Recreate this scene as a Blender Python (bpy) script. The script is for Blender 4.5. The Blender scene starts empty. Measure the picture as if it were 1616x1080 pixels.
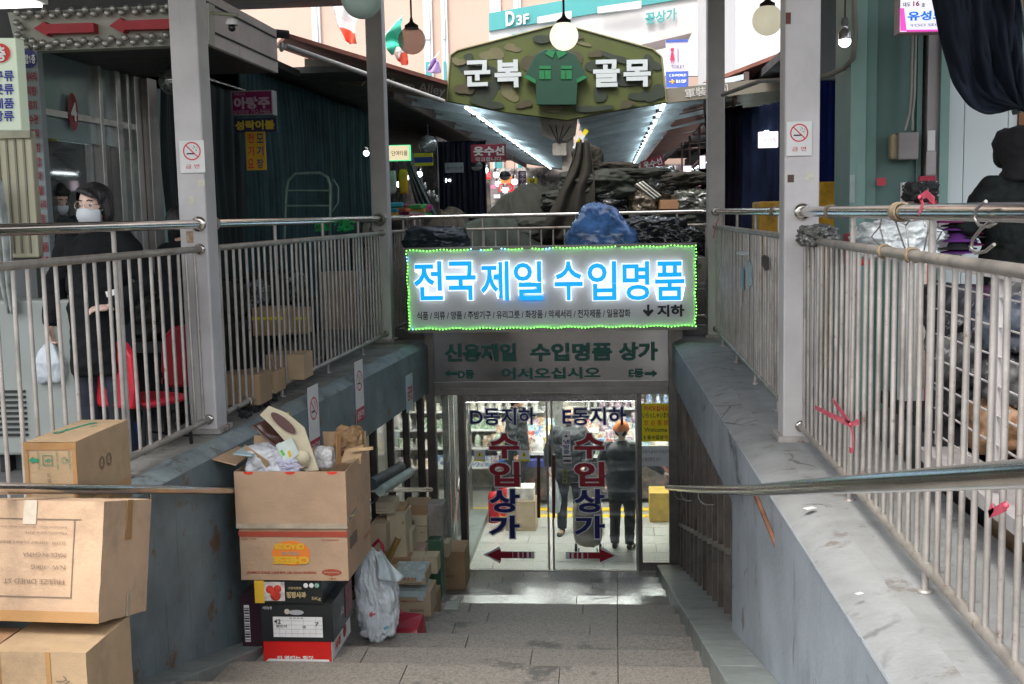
import bpy, bmesh, math, random
from mathutils import Vector, Matrix, noise, Euler
random.seed(7)
R = math.radians
S = bpy.context.scene
COL = S.collection
# ------------------------------------------------------------------ camera, world, sun, exposure
F, PITCH, YAW, ROLL, EYE = 1800.0, .11245, .08688, .02112, 1.6
def cam_matrix():
    cy, sy = math.cos(YAW), math.sin(YAW)
    A = Matrix(((1,0,0),(0,0,-1),(0,1,0))) @ Matrix(((cy,sy,0),(-sy,cy,0),(0,0,1)))
    cp, sp = math.cos(PITCH), math.sin(PITCH)
    Bm = Matrix(((1,0,0),(0,cp,-sp),(0,sp,cp)))
    cr, sr = math.cos(ROLL), math.sin(ROLL)
    return Matrix(((cr,sr,0),(-sr,cr,0),(0,0,1))) @ Bm @ A       # world -> x right, y down, z forward
K = cam_matrix(); KT = K.transposed(); EYEV = Vector((0,0,EYE))
cd = bpy.data.cameras.new('camera'); cam = bpy.data.objects.new('camera', cd); COL.objects.link(cam)
cd.sensor_width = 36; cd.lens = F/1616*36; cd.clip_start = .05; cd.clip_end = 500
rot = KT @ Matrix(((1,0,0),(0,-1,0),(0,0,-1)))
cam.matrix_world = Matrix.Translation(EYEV) @ rot.to_4x4()
cd.dof.use_dof = False
S.camera = cam
def ray(px, py): return KT @ Vector(((px-808)/F, (py-540)/F, 1))
def at(px, py, Y): d = ray(px, py); return EYEV + d*(Y/d.y)          # photo pixel -> point at distance Y
def atx(px, py, X): d = ray(px, py); return EYEV + d*(X/d.x)
def atz(px, py, Z): d = ray(px, py); return EYEV + d*((Z-EYE)/d.z)

w = bpy.data.worlds.new('World'); S.world = w; w.use_nodes = True
nt = w.node_tree; bg = nt.nodes['Background']; sky = nt.nodes.new('ShaderNodeTexSky')
sky.sky_type = 'NISHITA'; sky.sun_disc = False; sky.sun_elevation = R(58); sky.sun_rotation = R(200)
sky.dust_density = 4; sky.air_density = 1; sky.ozone_density = 1
hs = nt.nodes.new('ShaderNodeHueSaturation'); hs.inputs['Saturation'].default_value = .45
nt.links.new(sky.outputs[0], hs.inputs['Color']); nt.links.new(hs.outputs[0], bg.inputs[0]); bg.inputs[1].default_value = .14
sd = bpy.data.lights.new('sun', 'SUN'); sd.energy = 0.75; sd.angle = R(18); sd.color = (1,.97,.93)
sun = bpy.data.objects.new('sun', sd); COL.objects.link(sun)
sun.rotation_euler = Vector((.30, .84, -1.35)).to_track_quat('-Z','Y').to_euler()
S.view_settings.view_transform = 'Standard'; S.view_settings.look = 'None'
S.view_settings.exposure = 1.5; S.view_settings.gamma = 1
S.cycles.max_bounces = 8; S.cycles.diffuse_bounces = 4; S.cycles.glossy_bounces = 4
S.cycles.transparent_max_bounces = 12; S.cycles.caustics_reflective = False; S.cycles.caustics_refractive = False
S.cycles.use_denoising = True; S.cycles.sample_clamp_indirect = 6

# ------------------------------------------------------------------ materials
MATS = {}
def mat(name, col, rough=.6, metal=0, var=.12, scale=4, bump=.0, bscale=80, spot=None, spotcol=(.2,.08,.03), spotscale=9,
        emis=None, estr=1, stretch=None, dirt=0, coat=0, spec=.5, wave=None, streak=None, crack=0, big=0):
    if name in MATS: return MATS[name]
    m = bpy.data.materials.new(name); m.use_nodes = True; n = m.node_tree; L = n.links.new
    p = n.nodes['Principled BSDF']; tc = n.nodes.new('ShaderNodeTexCoord'); mp = n.nodes.new('ShaderNodeMapping')
    oi = n.nodes.new('ShaderNodeObjectInfo'); sc_ = n.nodes.new('ShaderNodeMath'); sc_.operation='MULTIPLY'; sc_.inputs[1].default_value=37.0; L(oi.outputs['Random'], sc_.inputs[0])
    va = n.nodes.new('ShaderNodeVectorMath'); va.operation='ADD'; L(tc.outputs['Object'], va.inputs[0]); L(sc_.outputs[0], va.inputs[1]); L(va.outputs[0], mp.inputs[0])
    if stretch: mp.inputs['Scale'].default_value = stretch
    def noi(sc, det=5, r=.6):
        t = n.nodes.new('ShaderNodeTexNoise'); t.inputs['Scale'].default_value = sc; t.inputs['Detail'].default_value = det
        t.inputs['Roughness'].default_value = r; L(mp.outputs[0], t.inputs['Vector']); return t
    def mix(a, b, f):
        x = n.nodes.new('ShaderNodeMix'); x.data_type = 'RGBA'
        for i, v in ((6,a),(7,b)):
            if isinstance(v, tuple): x.inputs[i].default_value = (*v,1) if len(v)==3 else v
            else: L(v, x.inputs[i])
        if isinstance(f, float): x.inputs[0].default_value = f
        else: L(f, x.inputs[0])
        return x.outputs[2]
    def ramp(src, a, b):
        r = n.nodes.new('ShaderNodeMapRange'); r.inputs[1].default_value = a; r.inputs[2].default_value = b; L(src, r.inputs[0]); return r.outputs[0]
    c = tuple(col)
    if var:
        c = mix(tuple(v*(1-var) for v in col), tuple(min(1,v*(1+var)) for v in col), ramp(noi(scale).outputs[0], .35, .65))
    if dirt:
        c = mix(c, tuple(v*.35+.01 for v in col), ramp(noi(scale*.45, 8, .7).outputs[0], .62-dirt*.25, .8))
    if streak:
        mp2 = n.nodes.new('ShaderNodeMapping'); L(tc.outputs['Object'], mp2.inputs[0]); mp2.inputs['Scale'].default_value = (14,14,.9)
        t = n.nodes.new('ShaderNodeTexNoise'); t.inputs['Scale'].default_value = 1.6; t.inputs['Detail'].default_value = 6; L(mp2.outputs[0], t.inputs['Vector'])
        c = mix(c, tuple(v*.45 for v in col), ramp(t.outputs[0], .75-streak*.3, .85))
    if spot:
        s1 = ramp(noi(spotscale, 9, .72).outputs[0], 1-spot, 1-spot+.07)
        c = mix(c, spotcol, s1)
    if wave:
        wv = n.nodes.new('ShaderNodeTexWave'); wv.bands_direction = wave[0]; wv.inputs['Scale'].default_value = wave[1]; wv.inputs['Distortion'].default_value = 1
        L(mp.outputs[0], wv.inputs['Vector'])
    if crack:
        vo = n.nodes.new('ShaderNodeTexVoronoi'); vo.feature='DISTANCE_TO_EDGE'; vo.inputs['Scale'].default_value=crack
        ad=n.nodes.new('ShaderNodeMix'); ad.data_type='VECTOR'; ad.inputs[0].default_value=.16; L(mp.outputs[0],ad.inputs[4]); L(noi(3,6).outputs[1],ad.inputs[5]); L(ad.outputs[1],vo.inputs['Vector'])
        ln=ramp(vo.outputs[0],.012,.0); mk=ramp(noi(1.1,3).outputs[0],.52,.6); mu=n.nodes.new('ShaderNodeMath'); mu.operation='MULTIPLY'; L(ln,mu.inputs[0]); L(mk,mu.inputs[1])
        c = mix(c, tuple(v*.25 for v in col), mu.outputs[0])
    if isinstance(c, tuple): p.inputs['Base Color'].default_value = (*c,1)
    else: L(c, p.inputs['Base Color'])
    p.inputs['Metallic'].default_value = metal; p.inputs['Roughness'].default_value = rough
    p.inputs['Specular IOR Level'].default_value = spec; p.inputs['Coat Weight'].default_value = coat
    if rough < .8 and var:
        rr = n.nodes.new('ShaderNodeMapRange'); rr.inputs[3].default_value = rough*.75; rr.inputs[4].default_value = min(1,rough*1.35)
        L(noi(scale*2.3).outputs[0], rr.inputs[0]); L(rr.outputs[0], p.inputs['Roughness'])
    if bump:
        b = n.nodes.new('ShaderNodeBump'); b.inputs['Strength'].default_value = min(1,bump); b.inputs['Distance'].default_value = .01
        
        src = noi(bscale, 4).outputs[0] if not wave else wv.outputs[0]
        if big:
            m2=n.nodes.new('ShaderNodeMath'); m2.operation='MULTIPLY_ADD'; m2.inputs[1].default_value=big; L(noi(5,6,.65).outputs[0],m2.inputs[0]); L(src,m2.inputs[2]); src=m2.outputs[0]
        L(src, b.inputs['Height']); L(b.outputs[0], p.inputs['Normal'])
    if emis: p.inputs['Emission Color'].default_value = (*emis,1); p.inputs['Emission Strength'].default_value = estr
    MATS[name] = m; return m
def glass(name, tint=(.95,.98,.97), rough=.02, refl=.12, milky=0):
    if name in MATS: return MATS[name]
    m = bpy.data.materials.new(name); m.use_nodes = True; n = m.node_tree; L = n.links.new; n.nodes.remove(n.nodes['Principled BSDF'])
    o = n.nodes['Material Output']; t = n.nodes.new('ShaderNodeBsdfTransparent'); g = n.nodes.new('ShaderNodeBsdfGlossy')
    t.inputs[0].default_value = (*tint,1); g.inputs['Roughness'].default_value = rough
    fr = n.nodes.new('ShaderNodeFresnel'); fr.inputs[0].default_value = 1.5
    ad = n.nodes.new('ShaderNodeMath'); ad.operation = 'ADD'; ad.inputs[1].default_value = refl-.04; ad.use_clamp = True; L(fr.outputs[0], ad.inputs[0])
    x = n.nodes.new('ShaderNodeMixShader'); L(ad.outputs[0], x.inputs[0]); L(t.outputs[0], x.inputs[1]); L(g.outputs[0], x.inputs[2])
    out = x
    if milky:
        d = n.nodes.new('ShaderNodeBsdfDiffuse'); d.inputs[0].default_value = (.8,.85,.86,1); y = n.nodes.new('ShaderNodeMixShader')
        tn = n.nodes.new('ShaderNodeTexNoise'); tn.inputs['Scale'].default_value = 14; tc = n.nodes.new('ShaderNodeTexCoord'); L(tc.outputs['Object'], tn.inputs['Vector'])
        mr = n.nodes.new('ShaderNodeMapRange'); mr.inputs[3].default_value = milky*.5; mr.inputs[4].default_value = min(1,milky*1.5); L(tn.outputs[0], mr.inputs[0])
        L(mr.outputs[0], y.inputs[0]); L(x.outputs[0], y.inputs[1]); L(d.outputs[0], y.inputs[2]); out = y
    L(out.outputs[0], o.inputs[0]); MATS[name] = m; return m
def frosted(name, tint, dif, f):
    m = bpy.data.materials.new(name); m.use_nodes = True; n = m.node_tree; L = n.links.new; n.nodes.remove(n.nodes['Principled BSDF'])
    t = n.nodes.new('ShaderNodeBsdfTransparent'); t.inputs[0].default_value=(*tint,1); d = n.nodes.new('ShaderNodeBsdfDiffuse'); d.inputs[0].default_value=(*dif,1)
    tr = n.nodes.new('ShaderNodeBsdfTranslucent'); tr.inputs[0].default_value=(*dif,1); a = n.nodes.new('ShaderNodeMixShader'); a.inputs[0].default_value=.6; L(d.outputs[0],a.inputs[1]); L(tr.outputs[0],a.inputs[2])
    x = n.nodes.new('ShaderNodeMixShader'); x.inputs[0].default_value=f; L(t.outputs[0],x.inputs[1]); L(a.outputs[0],x.inputs[2]); L(x.outputs[0],n.nodes['Material Output'].inputs[0]); return m
def emit(name, col, s): return mat(name, tuple(min(1,c) for c in col), .5, 0, 0, emis=col, estr=s)
def plain(name, col, rough=.6, metal=0): return mat(name, col, rough, metal, 0)

# ------------------------------------------------------------------ mesh building
W = {}
def wl(o): return W.get(o.name, Vector((0,0,0))) if o else Vector((0,0,0))
def prop(o, label=None, cat=None, group=None, kind=None):
    if label: o['label'] = label
    if cat: o['category'] = cat
    if group: o['group'] = group
    if kind: o['kind'] = kind
    return o
def thing(name, label, cat, loc, group=None):
    o = bpy.data.objects.new(name, None); COL.objects.link(o); o.empty_display_size = .1; o.location = loc
    W[o.name] = Vector(loc); return prop(o, label, cat, group)
class B:
    def __init__(s): s.v = []; s.f = []; s.mi = []; s.sm = []
    def add(s, vs, fs, m=0, smooth=False):
        k = len(s.v); s.v += [Vector(v) for v in vs]
        for f in fs: s.f.append(tuple(i+k for i in f)); s.mi.append(m); s.sm.append(smooth)
        return s
    def box(s, a, b, m=0):
        x0,y0,z0 = [min(p,q) for p,q in zip(a,b)]; x1,y1,z1 = [max(p,q) for p,q in zip(a,b)]
        return s.add([(x0,y0,z0),(x1,y0,z0),(x1,y1,z0),(x0,y1,z0),(x0,y0,z1),(x1,y0,z1),(x1,y1,z1),(x0,y1,z1)],
            [(0,3,2,1),(4,5,6,7),(0,1,5,4),(1,2,6,5),(2,3,7,6),(3,0,4,7)], m)
    def obox(s, c, size, rz=0, rx=0, ry=0, m=0):
        q = Euler((rx,ry,rz)).to_matrix(); hx,hy,hz = size[0]/2,size[1]/2,size[2]/2; c = Vector(c)
        vs = [c+q@Vector((x*hx,y*hy,z*hz)) for z in (-1,1) for x,y in ((-1,-1),(1,-1),(1,1),(-1,1))]
        return s.add(vs, [(0,3,2,1),(4,5,6,7),(0,1,5,4),(1,2,6,5),(2,3,7,6),(3,0,4,7)], m)
    def hexa(s, bot, top, m=0):      # four bottom and four top corners, ccw seen from above
        return s.add(list(bot)+list(top), [(0,3,2,1),(4,5,6,7),(0,1,5,4),(1,2,6,5),(2,3,7,6),(3,0,4,7)], m)
    def tube(s, pts, r, n=10, m=0, caps=True, smooth=True):
        pts = [Vector(p) for p in pts]; rs = r if isinstance(r,(list,tuple)) else [r]*len(pts); vs=[]; u=None
        for i,p in enumerate(pts):
            d = (pts[min(i+1,len(pts)-1)]-pts[max(i-1,0)]).normalized()
            if u is None: u = d.orthogonal().normalized()
            else:
                u = u-d*u.dot(d); u = u.normalized() if u.length>1e-6 else d.orthogonal().normalized()
            v = d.cross(u)
            for k in range(n): a=2*math.pi*k/n; vs.append(p+(u*math.cos(a)+v*math.sin(a))*rs[i])
        fs = [(i*n+k, i*n+(k+1)%n, (i+1)*n+(k+1)%n, (i+1)*n+k) for i in range(len(pts)-1) for k in range(n)]
        s.add(vs, fs, m, smooth)
        if caps: s.add(vs[:n], [tuple(range(n))[::-1]], m); s.add(vs[-n:], [tuple(range(n))], m)
        return s
    def cyl(s, a, b, r, n=16, m=0): return s.tube([a,b], r, n, m)
    def lathe(s, c, prof, n=20, m=0, axis='z'):
        c = Vector(c); vs=[]
        for r,z in prof:
            for k in range(n):
                a=2*math.pi*k/n; x,y=r*math.cos(a),r*math.sin(a)
                vs.append(c+(Vector((x,y,z)) if axis=='z' else Vector((x,-z,y)) if axis=='y' else Vector((z,x,y))))
        fs=[(i*n+k,i*n+(k+1)%n,(i+1)*n+(k+1)%n,(i+1)*n+k) for i in range(len(prof)-1) for k in range(n)]
        return s.add(vs, fs, m, True)
    def ball(s, c, r, n=20, m=0, sx=1, sy=1, sz=1, q=None):
        c = Vector(c); h=n//2; vs=[]; q = q or Matrix.Identity(3)
        for i in range(h+1):
            t=math.pi*i/h
            for k in range(n):
                a=2*math.pi*k/n; vs.append(c+q@Vector((r*sx*math.sin(t)*math.cos(a), r*sy*math.sin(t)*math.sin(a), -r*sz*math.cos(t))))
        return s.add(vs, [(i*n+k,i*n+(k+1)%n,(i+1)*n+(k+1)%n,(i+1)*n+k) for i in range(h) for k in range(n)], m, True)
    def prism(s, pts, o, u, v, d, m=0):   # 2d outline pts in plane (u,v) at o, extruded along -(u x v) by d (backwards)
        o,u,v = Vector(o),Vector(u).normalized(),Vector(v).normalized(); nrm = u.cross(v)
        a = sum(pts[i][0]*pts[(i+1)%len(pts)][1]-pts[(i+1)%len(pts)][0]*pts[i][1] for i in range(len(pts)))
        if a < 0: pts = pts[::-1]
        k=len(pts); f=[o+u*x+v*y for x,y in pts]; b=[q-nrm*d for q in f]
        return s.add(f+b, [tuple(range(k)), tuple(range(2*k-1,k-1,-1))]+[(i,k+i,k+(i+1)%k,(i+1)%k) for i in range(k)], m)
    def grid(s, fn, nu, nv, m=0, smooth=True):
        vs=[fn(i/nu, j/nv) for j in range(nv+1) for i in range(nu+1)]
        return s.add(vs, [(j*(nu+1)+i, j*(nu+1)+i+1, (j+1)*(nu+1)+i+1, (j+1)*(nu+1)+i) for j in range(nv) for i in range(nu)], m, smooth)
    def build(s, name, mats, parent=None, origin=None, bevel=0, solid=0, sub=0, weld=False):
        me = bpy.data.meshes.new(name)
        if origin is None:
            if parent: origin = wl(parent)
            else:
                xs=[v.x for v in s.v]; ys=[v.y for v in s.v]; zs=[v.z for v in s.v]
                origin = Vector(((min(xs)+max(xs))/2,(min(ys)+max(ys))/2,min(zs)))
        origin = Vector(origin)
        me.from_pydata([v-origin for v in s.v], [], s.f); me.validate(); me.update()
        for m in (mats if isinstance(mats,(list,tuple)) else [mats]): me.materials.append(m)
        if len(me.polygons)==len(s.f):
            me.polygons.foreach_set('material_index', s.mi); me.polygons.foreach_set('use_smooth', s.sm)
        if weld:
            bm = bmesh.new(); bm.from_mesh(me); bmesh.ops.remove_doubles(bm, verts=bm.verts, dist=1e-4); bm.to_mesh(me); bm.free()
        o = bpy.data.objects.new(name, me); COL.objects.link(o); W[o.name] = origin
        if parent: o.parent = parent; o.location = origin-wl(parent)
        else: o.location = origin
        if solid: md=o.modifiers.new('s','SOLIDIFY'); md.thickness=solid
        if bevel: md=o.modifiers.new('b','BEVEL'); md.width=bevel; md.segments=2; md.limit_method='ANGLE'
        if sub: md=o.modifiers.new('u','SUBSURF'); md.levels=sub; md.render_levels=sub
        return o
def struct(o): o['kind']='structure'; return o
def inst(src, parent, loc, rz=None, name=None, rot=None):   # a copy of one mesh object at a world place
    c = src.copy(); COL.objects.link(c); loc = Vector(loc)
    if parent: c.parent = parent; c.location = loc-wl(parent)
    else: c.parent = None; c.location = loc
    if rz is not None: c.rotation_euler = (0,0,rz)
    if rot is not None: c.rotation_euler = rot
    W[c.name] = loc; return c
def copy_tree(o, loc, rz=0, label=None, scale=None, parent=None):
    c = o.copy(); COL.objects.link(c)
    if parent: c.parent = parent
    else:
        c.location = loc; c.rotation_euler = (0,0,rz)
        if scale: c.scale = (scale,)*3
        if label: c['label'] = label
        W[c.name] = Vector(loc)
    for ch in o.children: copy_tree(ch, None, parent=c)
    return c
# ------------------------------------------------------------------ lettering
def txt(s, o, u, v, w=None, h=None, m=None, parent=None, bold=0, depth=.002, name='lettering', align='c', space=1, lspace=.8, both=False):
    """text s with its centre at o, running along u, up along v, scaled to width w and/or height h"""
    cu = bpy.data.curves.new('t','FONT'); cu.body = s; cu.size = 1; cu.offset = bold; cu.align_x = 'CENTER' if align=='c' else 'LEFT'
    cu.space_character = space; cu.space_line = lspace; cu.resolution_u = 3; cu.extrude = 0; cu.fill_mode = 'FRONT' if False else 'BOTH'
    ob = bpy.data.objects.new('t', cu); COL.objects.link(ob)
    dg = bpy.context.evaluated_depsgraph_get(); me = bpy.data.meshes.new_from_object(ob.evaluated_get(dg)); 
    bpy.data.objects.remove(ob)
    if not me.vertices: return None
    xs=[p.co.x for p in me.vertices]; ys=[p.co.y for p in me.vertices]
    cx,cy=(min(xs)+max(xs))/2,(min(ys)+max(ys))/2; tw,th=max(xs)-min(xs),max(ys)-min(ys)
    sx = w/tw if w else None; sy = h/th if h else None
    sx = sx or sy; sy = sy or sx
    o,u,v=Vector(o),Vector(u).normalized(),Vector(v).normalized(); n=u.cross(v)
    b=B(); k=len(me.vertices)
    f=[o+u*((p.co.x-cx)*sx)+v*((p.co.y-cy)*sy) for p in me.vertices]
    fs=[tuple(p.vertices) for p in me.polygons]
    b.add([q+n*depth for q in f], fs)
    if depth > .004:
        ed={}
        for p in fs:
            for i in range(len(p)):
                e=(p[i],p[(i+1)%len(p)]); ed[e]=1
        bd=[e for e in ed if (e[1],e[0]) not in ed]
        b.add([q+n*depth for q in f]+f, [(e[1],e[0],e[0]+k,e[1]+k) for e in bd])
    bpy.data.meshes.remove(me)
    return b.build(name, m, parent)
X_, Y_, Z_ = Vector((1,0,0)), Vector((0,1,0)), Vector((0,0,1))
def txt_px(s, x0, y0, x1, y1, Y, m, parent, **k):      # lettering on a plane facing the street at distance Y
    a, b_ = at(x0,y1,Y), at(x1,y0,Y)
    a2, b2 = at(x0,y0,Y), at(x1,y1,Y)
    return txt(s, (a+b_+a2+b2)/4, X_, Z_, w=(b_.x+b2.x-a.x-a2.x)/2, h=(a2.z+b_.z-a.z-b2.z)/2, m=m, parent=parent, **k)
def rect_px(x0,y0,x1,y1,Y):
    a,b_=at((x0+x1)/2,y1,Y),at((x0+x1)/2,y0,Y); c,d=at(x0,(y0+y1)/2,Y),at(x1,(y0+y1)/2,Y)
    return c.x,d.x,a.z,b_.z
# ------------------------------------------------------------------ soft shapes
def remeshed(b, name, mats, parent, vox=.012, smooth=4, disp=None):
    o = b.build(name, mats, parent)
    md = o.modifiers.new('r','REMESH'); md.mode='VOXEL'; md.voxel_size=vox; md.use_smooth_shade=True
    if smooth: md=o.modifiers.new('s','SMOOTH'); md.factor=.5; md.iterations=smooth
    dg = bpy.context.evaluated_depsgraph_get(); me = bpy.data.meshes.new_from_object(o.evaluated_get(dg))
    o.modifiers.clear(); me.materials.clear()
    for m in (mats if isinstance(mats,(list,tuple)) else [mats]): me.materials.append(m)
    if disp:
        me.calc_loop_triangles(); nn=[v.normal.copy() for v in me.vertices]
        for v,n_ in zip(me.vertices,nn): v.co += n_*disp(v.co)
    for p in me.polygons: p.use_smooth=True
    o.data = me; return o
def crumple(name, c, r, mats, parent=None, seed=0, amp=.12, freq=3, flat=None, sub=5, top=None, label=None, cat=None, group=None, tex=None):
    """a crumpled bag or bundle: an icosphere pushed in and out by ridged noise; flat = height it rests on"""
    bm = bmesh.new(); bmesh.ops.create_icosphere(bm, subdivisions=sub, radius=1); c=Vector(c); r=Vector(r); off=Vector((seed*7.3,seed*3.1,seed))
    for v in bm.verts:
        d=v.co.normalized(); p=d*freq+off
        n1=noise.noise(p); n2=1-abs(noise.noise(p*2.1+Vector((5,0,0))))*2; n3=1-abs(noise.noise(p*4.6))*2; n4=1-abs(noise.noise(p*9.5))*2
        k=1+amp*(n1*1.1+n2*.45+n3*.25+n4*.12)
        sq = 1/max(.45,(abs(d.x)**4+abs(d.y)**4+abs(d.z)**4)**.25)*.86
        q=Vector((d.x*r.x,d.y*r.y,d.z*r.z))*k*sq
        if top: q=top(q,d)
        q+=c
        if flat is not None and q.z<flat: q.z=flat+.002*noise.noise(q*9)
        v.co=q
    me=bpy.data.meshes.new(name); org=wl(parent) if parent else Vector((c.x,c.y,flat if flat is not None else c.z-r.z))
    bmesh.ops.translate(bm, verts=bm.verts, vec=-org); bm.to_mesh(me); bm.free()
    for p in me.polygons: p.use_smooth=True
    me.materials.append(mats); o=bpy.data.objects.new(name,me); COL.objects.link(o); W[o.name]=org
    if parent: o.parent=parent
    else: o.location=org
    return prop(o,label,cat,group)
def curtain(name, p0, p1, ztop, zbot, m, amp=.05, folds=14, seed=0, parent=None, gather=0, nu=160, nv=24, zt2=None):
    p0,p1=Vector((*p0,0)),Vector((*p1,0)); d=(p1-p0); L=d.length; d.normalize(); nrm=Vector((-d.y,d.x,0))
    zt2 = ztop if zt2 is None else zt2
    def fn(u,v):
        ph=u*folds*2*math.pi+3*noise.noise(Vector((u*5,v*.8,seed))); a=amp*(.45+.55*v)*(.6+.8*abs(noise.noise(Vector((u*9,seed,2)))))
        q=p0+d*(u*L)+nrm*(math.sin(ph)*a+.4*a*math.sin(ph*2.3+seed)+.08*noise.noise(Vector((u*3,v*2,seed))))
        q.z=(ztop+(zt2-ztop)*u)*(1-v)+zbot*v - .012*abs(math.sin(ph*.5))*(1-v)
        return q
    return B().grid(fn,nu,nv).build(name,m,parent,solid=.006)
# ------------------------------------------------------------------ palette
PAINT = mat('grey_paint',(.54,.52,.51),.55,0,.10,2.5,.12,60,spot=.30,spotcol=(.10,.06,.04),spotscale=6,streak=.25)
STEEL = mat('stainless',(.58,.56,.54),.2,1,.10,9,.05,30)
RAIL = mat('rail_tube',(.60,.57,.53),.17,1,.12,6,.03,25,spot=.33,spotcol=(.25,.17,.1),spotscale=7)
BAL = mat('baluster_steel',(.42,.392,.36),.42,.5,.2,5,.12,90,spot=.385,spotcol=(.22,.13,.08),spotscale=13,dirt=.35)
DRAIL = mat('dusty_rail',(.36,.33,.29),.5,.45,.2,6,.1,50,spot=.42,spotcol=(.24,.15,.09),spotscale=9)
RUST = mat('rust',(.20,.095,.055),.8,.2,.35,12,.2,80)
FRAME = mat('door_frame_metal',(.20,.19,.175),.33,.85,.15,5,.04,40,dirt=.25)
DFRAME = mat('dark_frame_metal',(.11,.10,.09),.4,.75,.25,5,.05,40,dirt=.3)
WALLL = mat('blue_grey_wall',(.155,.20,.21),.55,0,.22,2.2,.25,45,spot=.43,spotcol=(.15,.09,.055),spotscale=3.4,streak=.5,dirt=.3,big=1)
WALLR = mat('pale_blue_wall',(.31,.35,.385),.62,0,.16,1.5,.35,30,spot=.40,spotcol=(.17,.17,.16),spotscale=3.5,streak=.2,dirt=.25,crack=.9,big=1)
LEDGE = mat('ledge_cement',(.22,.22,.195),.8,0,.3,3,.5,40,spot=.44,spotcol=(.09,.08,.065),spotscale=4,dirt=.5,crack=1.3,big=1.5)
CHAMF = mat('ledge_edge_cement',(.22,.27,.275),.7,0,.25,3,.45,40,spot=.44,spotcol=(.12,.12,.1),spotscale=5,dirt=.4,crack=1.3,big=1.5)
RLEDGE = mat('right_ledge_cement',(.285,.295,.29),.8,0,.10,5,.5,30,spot=.42,spotcol=(.19,.18,.16),spotscale=4.5,dirt=.05,crack=1.1,big=.6)
GRAN = mat('stair_granite',(.225,.205,.178),.5,0,.32,70,.25,110,dirt=.5,spot=.42,spotcol=(.09,.085,.075),spotscale=2.2)
GRANW = mat('wet_granite',(.17,.17,.162),.17,0,.3,70,.35,9,dirt=.35,big=1)
GROUT = plain('stair_grout',(.045,.045,.04),.9)
KERB = mat('kerb_stone',(.20,.225,.215),.42,0,.14,5,.12,60,dirt=.28)
TILE = mat('indoor_tile',(.46,.46,.43),.25,0,.18,50,.08,60)
ASPH = mat('street_ground_grey',(.10,.10,.095),.75,0,.2,3,.3,40,dirt=.3)
BLACK = plain('black',(.012,.012,.013),.6)
DARK = mat('dark_soffit',(.06,.062,.064),.7,0,.3,3)
# ------------------------------------------------------------------ layout
def wallR(Y): return .87-.0177*(Y-3.4)          # inner face of the right stairwell wall
def wallL(Y): return -2.6+.068*(Y-6)            # inner face of the left stairwell wall
def railL(Y): return -2.79+.024*(Y-5)
def railR(Y): return 1.17
def noseY(k): return 13.045-.645*k
def noseZ(k): return -2.61+.15*k
def lineZ(Y): return -2.61+.15+(12.4-Y)*.23256  # line through the step noses
LED = .15; FARY = 14.62
# stairs: granite slabs on a dark grout core
st = B(); random.seed(3)
for k in range(1,18):
    y1 = noseY(k); y0 = noseY(k+1); z = noseZ(k); xa, xb = wallL(y1)+.02, .64
    if k==17: y0 = 1.0
    st.box((xa-.3,y0,z-.5),(xb,y1-.012,z-.032),1)
    x = xa-.25+random.uniform(0,.6); 
    cuts=[xa]
    while x < .05: cuts.append(x); x += random.uniform(.92,1.1)
    cuts=[c for c in cuts if c>=xa and c<-.18]+[.045-.012*k*.2]+[xb]
    for a,b_ in zip(cuts,cuts[1:]):
        jit=random.uniform(-.0025,.0025)
        st.box((a+.002,y0+.004,z-.03+jit),(b_-.002,y1,z+jit),2 if k<=4 else 0)
        st.box((a+.002,y1-.025,z-.16),(b_-.002,y1-.012,z-.033+jit),0)
struct(st.build('stairs',[GRAN,GROUT,GRANW],bevel=.003))
lf = B(); lf.box((-2.5,12.385,-2.9),(.74,13.3,-2.645),1)
for i,(a,b_) in enumerate(((12.39,12.68),(12.685,13.05))):
    xs=[-2.3,-1.62,-.75-.3*i,.045,.72]
    for p,q in zip(xs,xs[1:]): lf.box((p+.002,a+.002,-2.65),(q-.002,b_-.002,-2.61+random.uniform(-.001,.001)),0)
struct(lf.build('landing_floor',[GRANW,GROUT],bevel=.002))
# indoor floor beyond the doors
fl = B(); fl.box((-6,13.06,-2.95),(6,24,-2.64),1)
y=13.07; j=0
while y<15.35:
    x=-2.1+(j%2)*.35
    while x<.9: fl.box((x+.002,y+.002,-2.66),(min(x+.66,.95)-.002,y+.37,-2.606),0); x+=.66
    y+=.375; j+=1
fl.box((-6,15.35,-2.66),(6,24,-2.612),2)
struct(fl.build('indoor_floor',[TILE,GROUT,mat('indoor_floor_grey',(.30,.30,.28),.3,0,.15,20)],bevel=.002))
tl=B()
for yy in (15.45,15.8): tl.box((-2.4,yy,-2.61),(1.9,yy+.16,-2.604))
struct(tl.build('tactile_strip',mat('tactile_yellow',(.75,.50,.02),.5,0,.1,20)))
# street level sheets round the stairwell
g = B()
for a,b_ in (((-60,-20,-.25),(-3.02,80,0)),((1.62,-20,-.25),(60,80,0)),((-3.02,14.75,-.25),(1.62,80,0)),((-3.02,-20,-.25),(1.62,.98,-.02))): g.box(a,b_)
struct(g.build('street_ground',ASPH))
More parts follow.
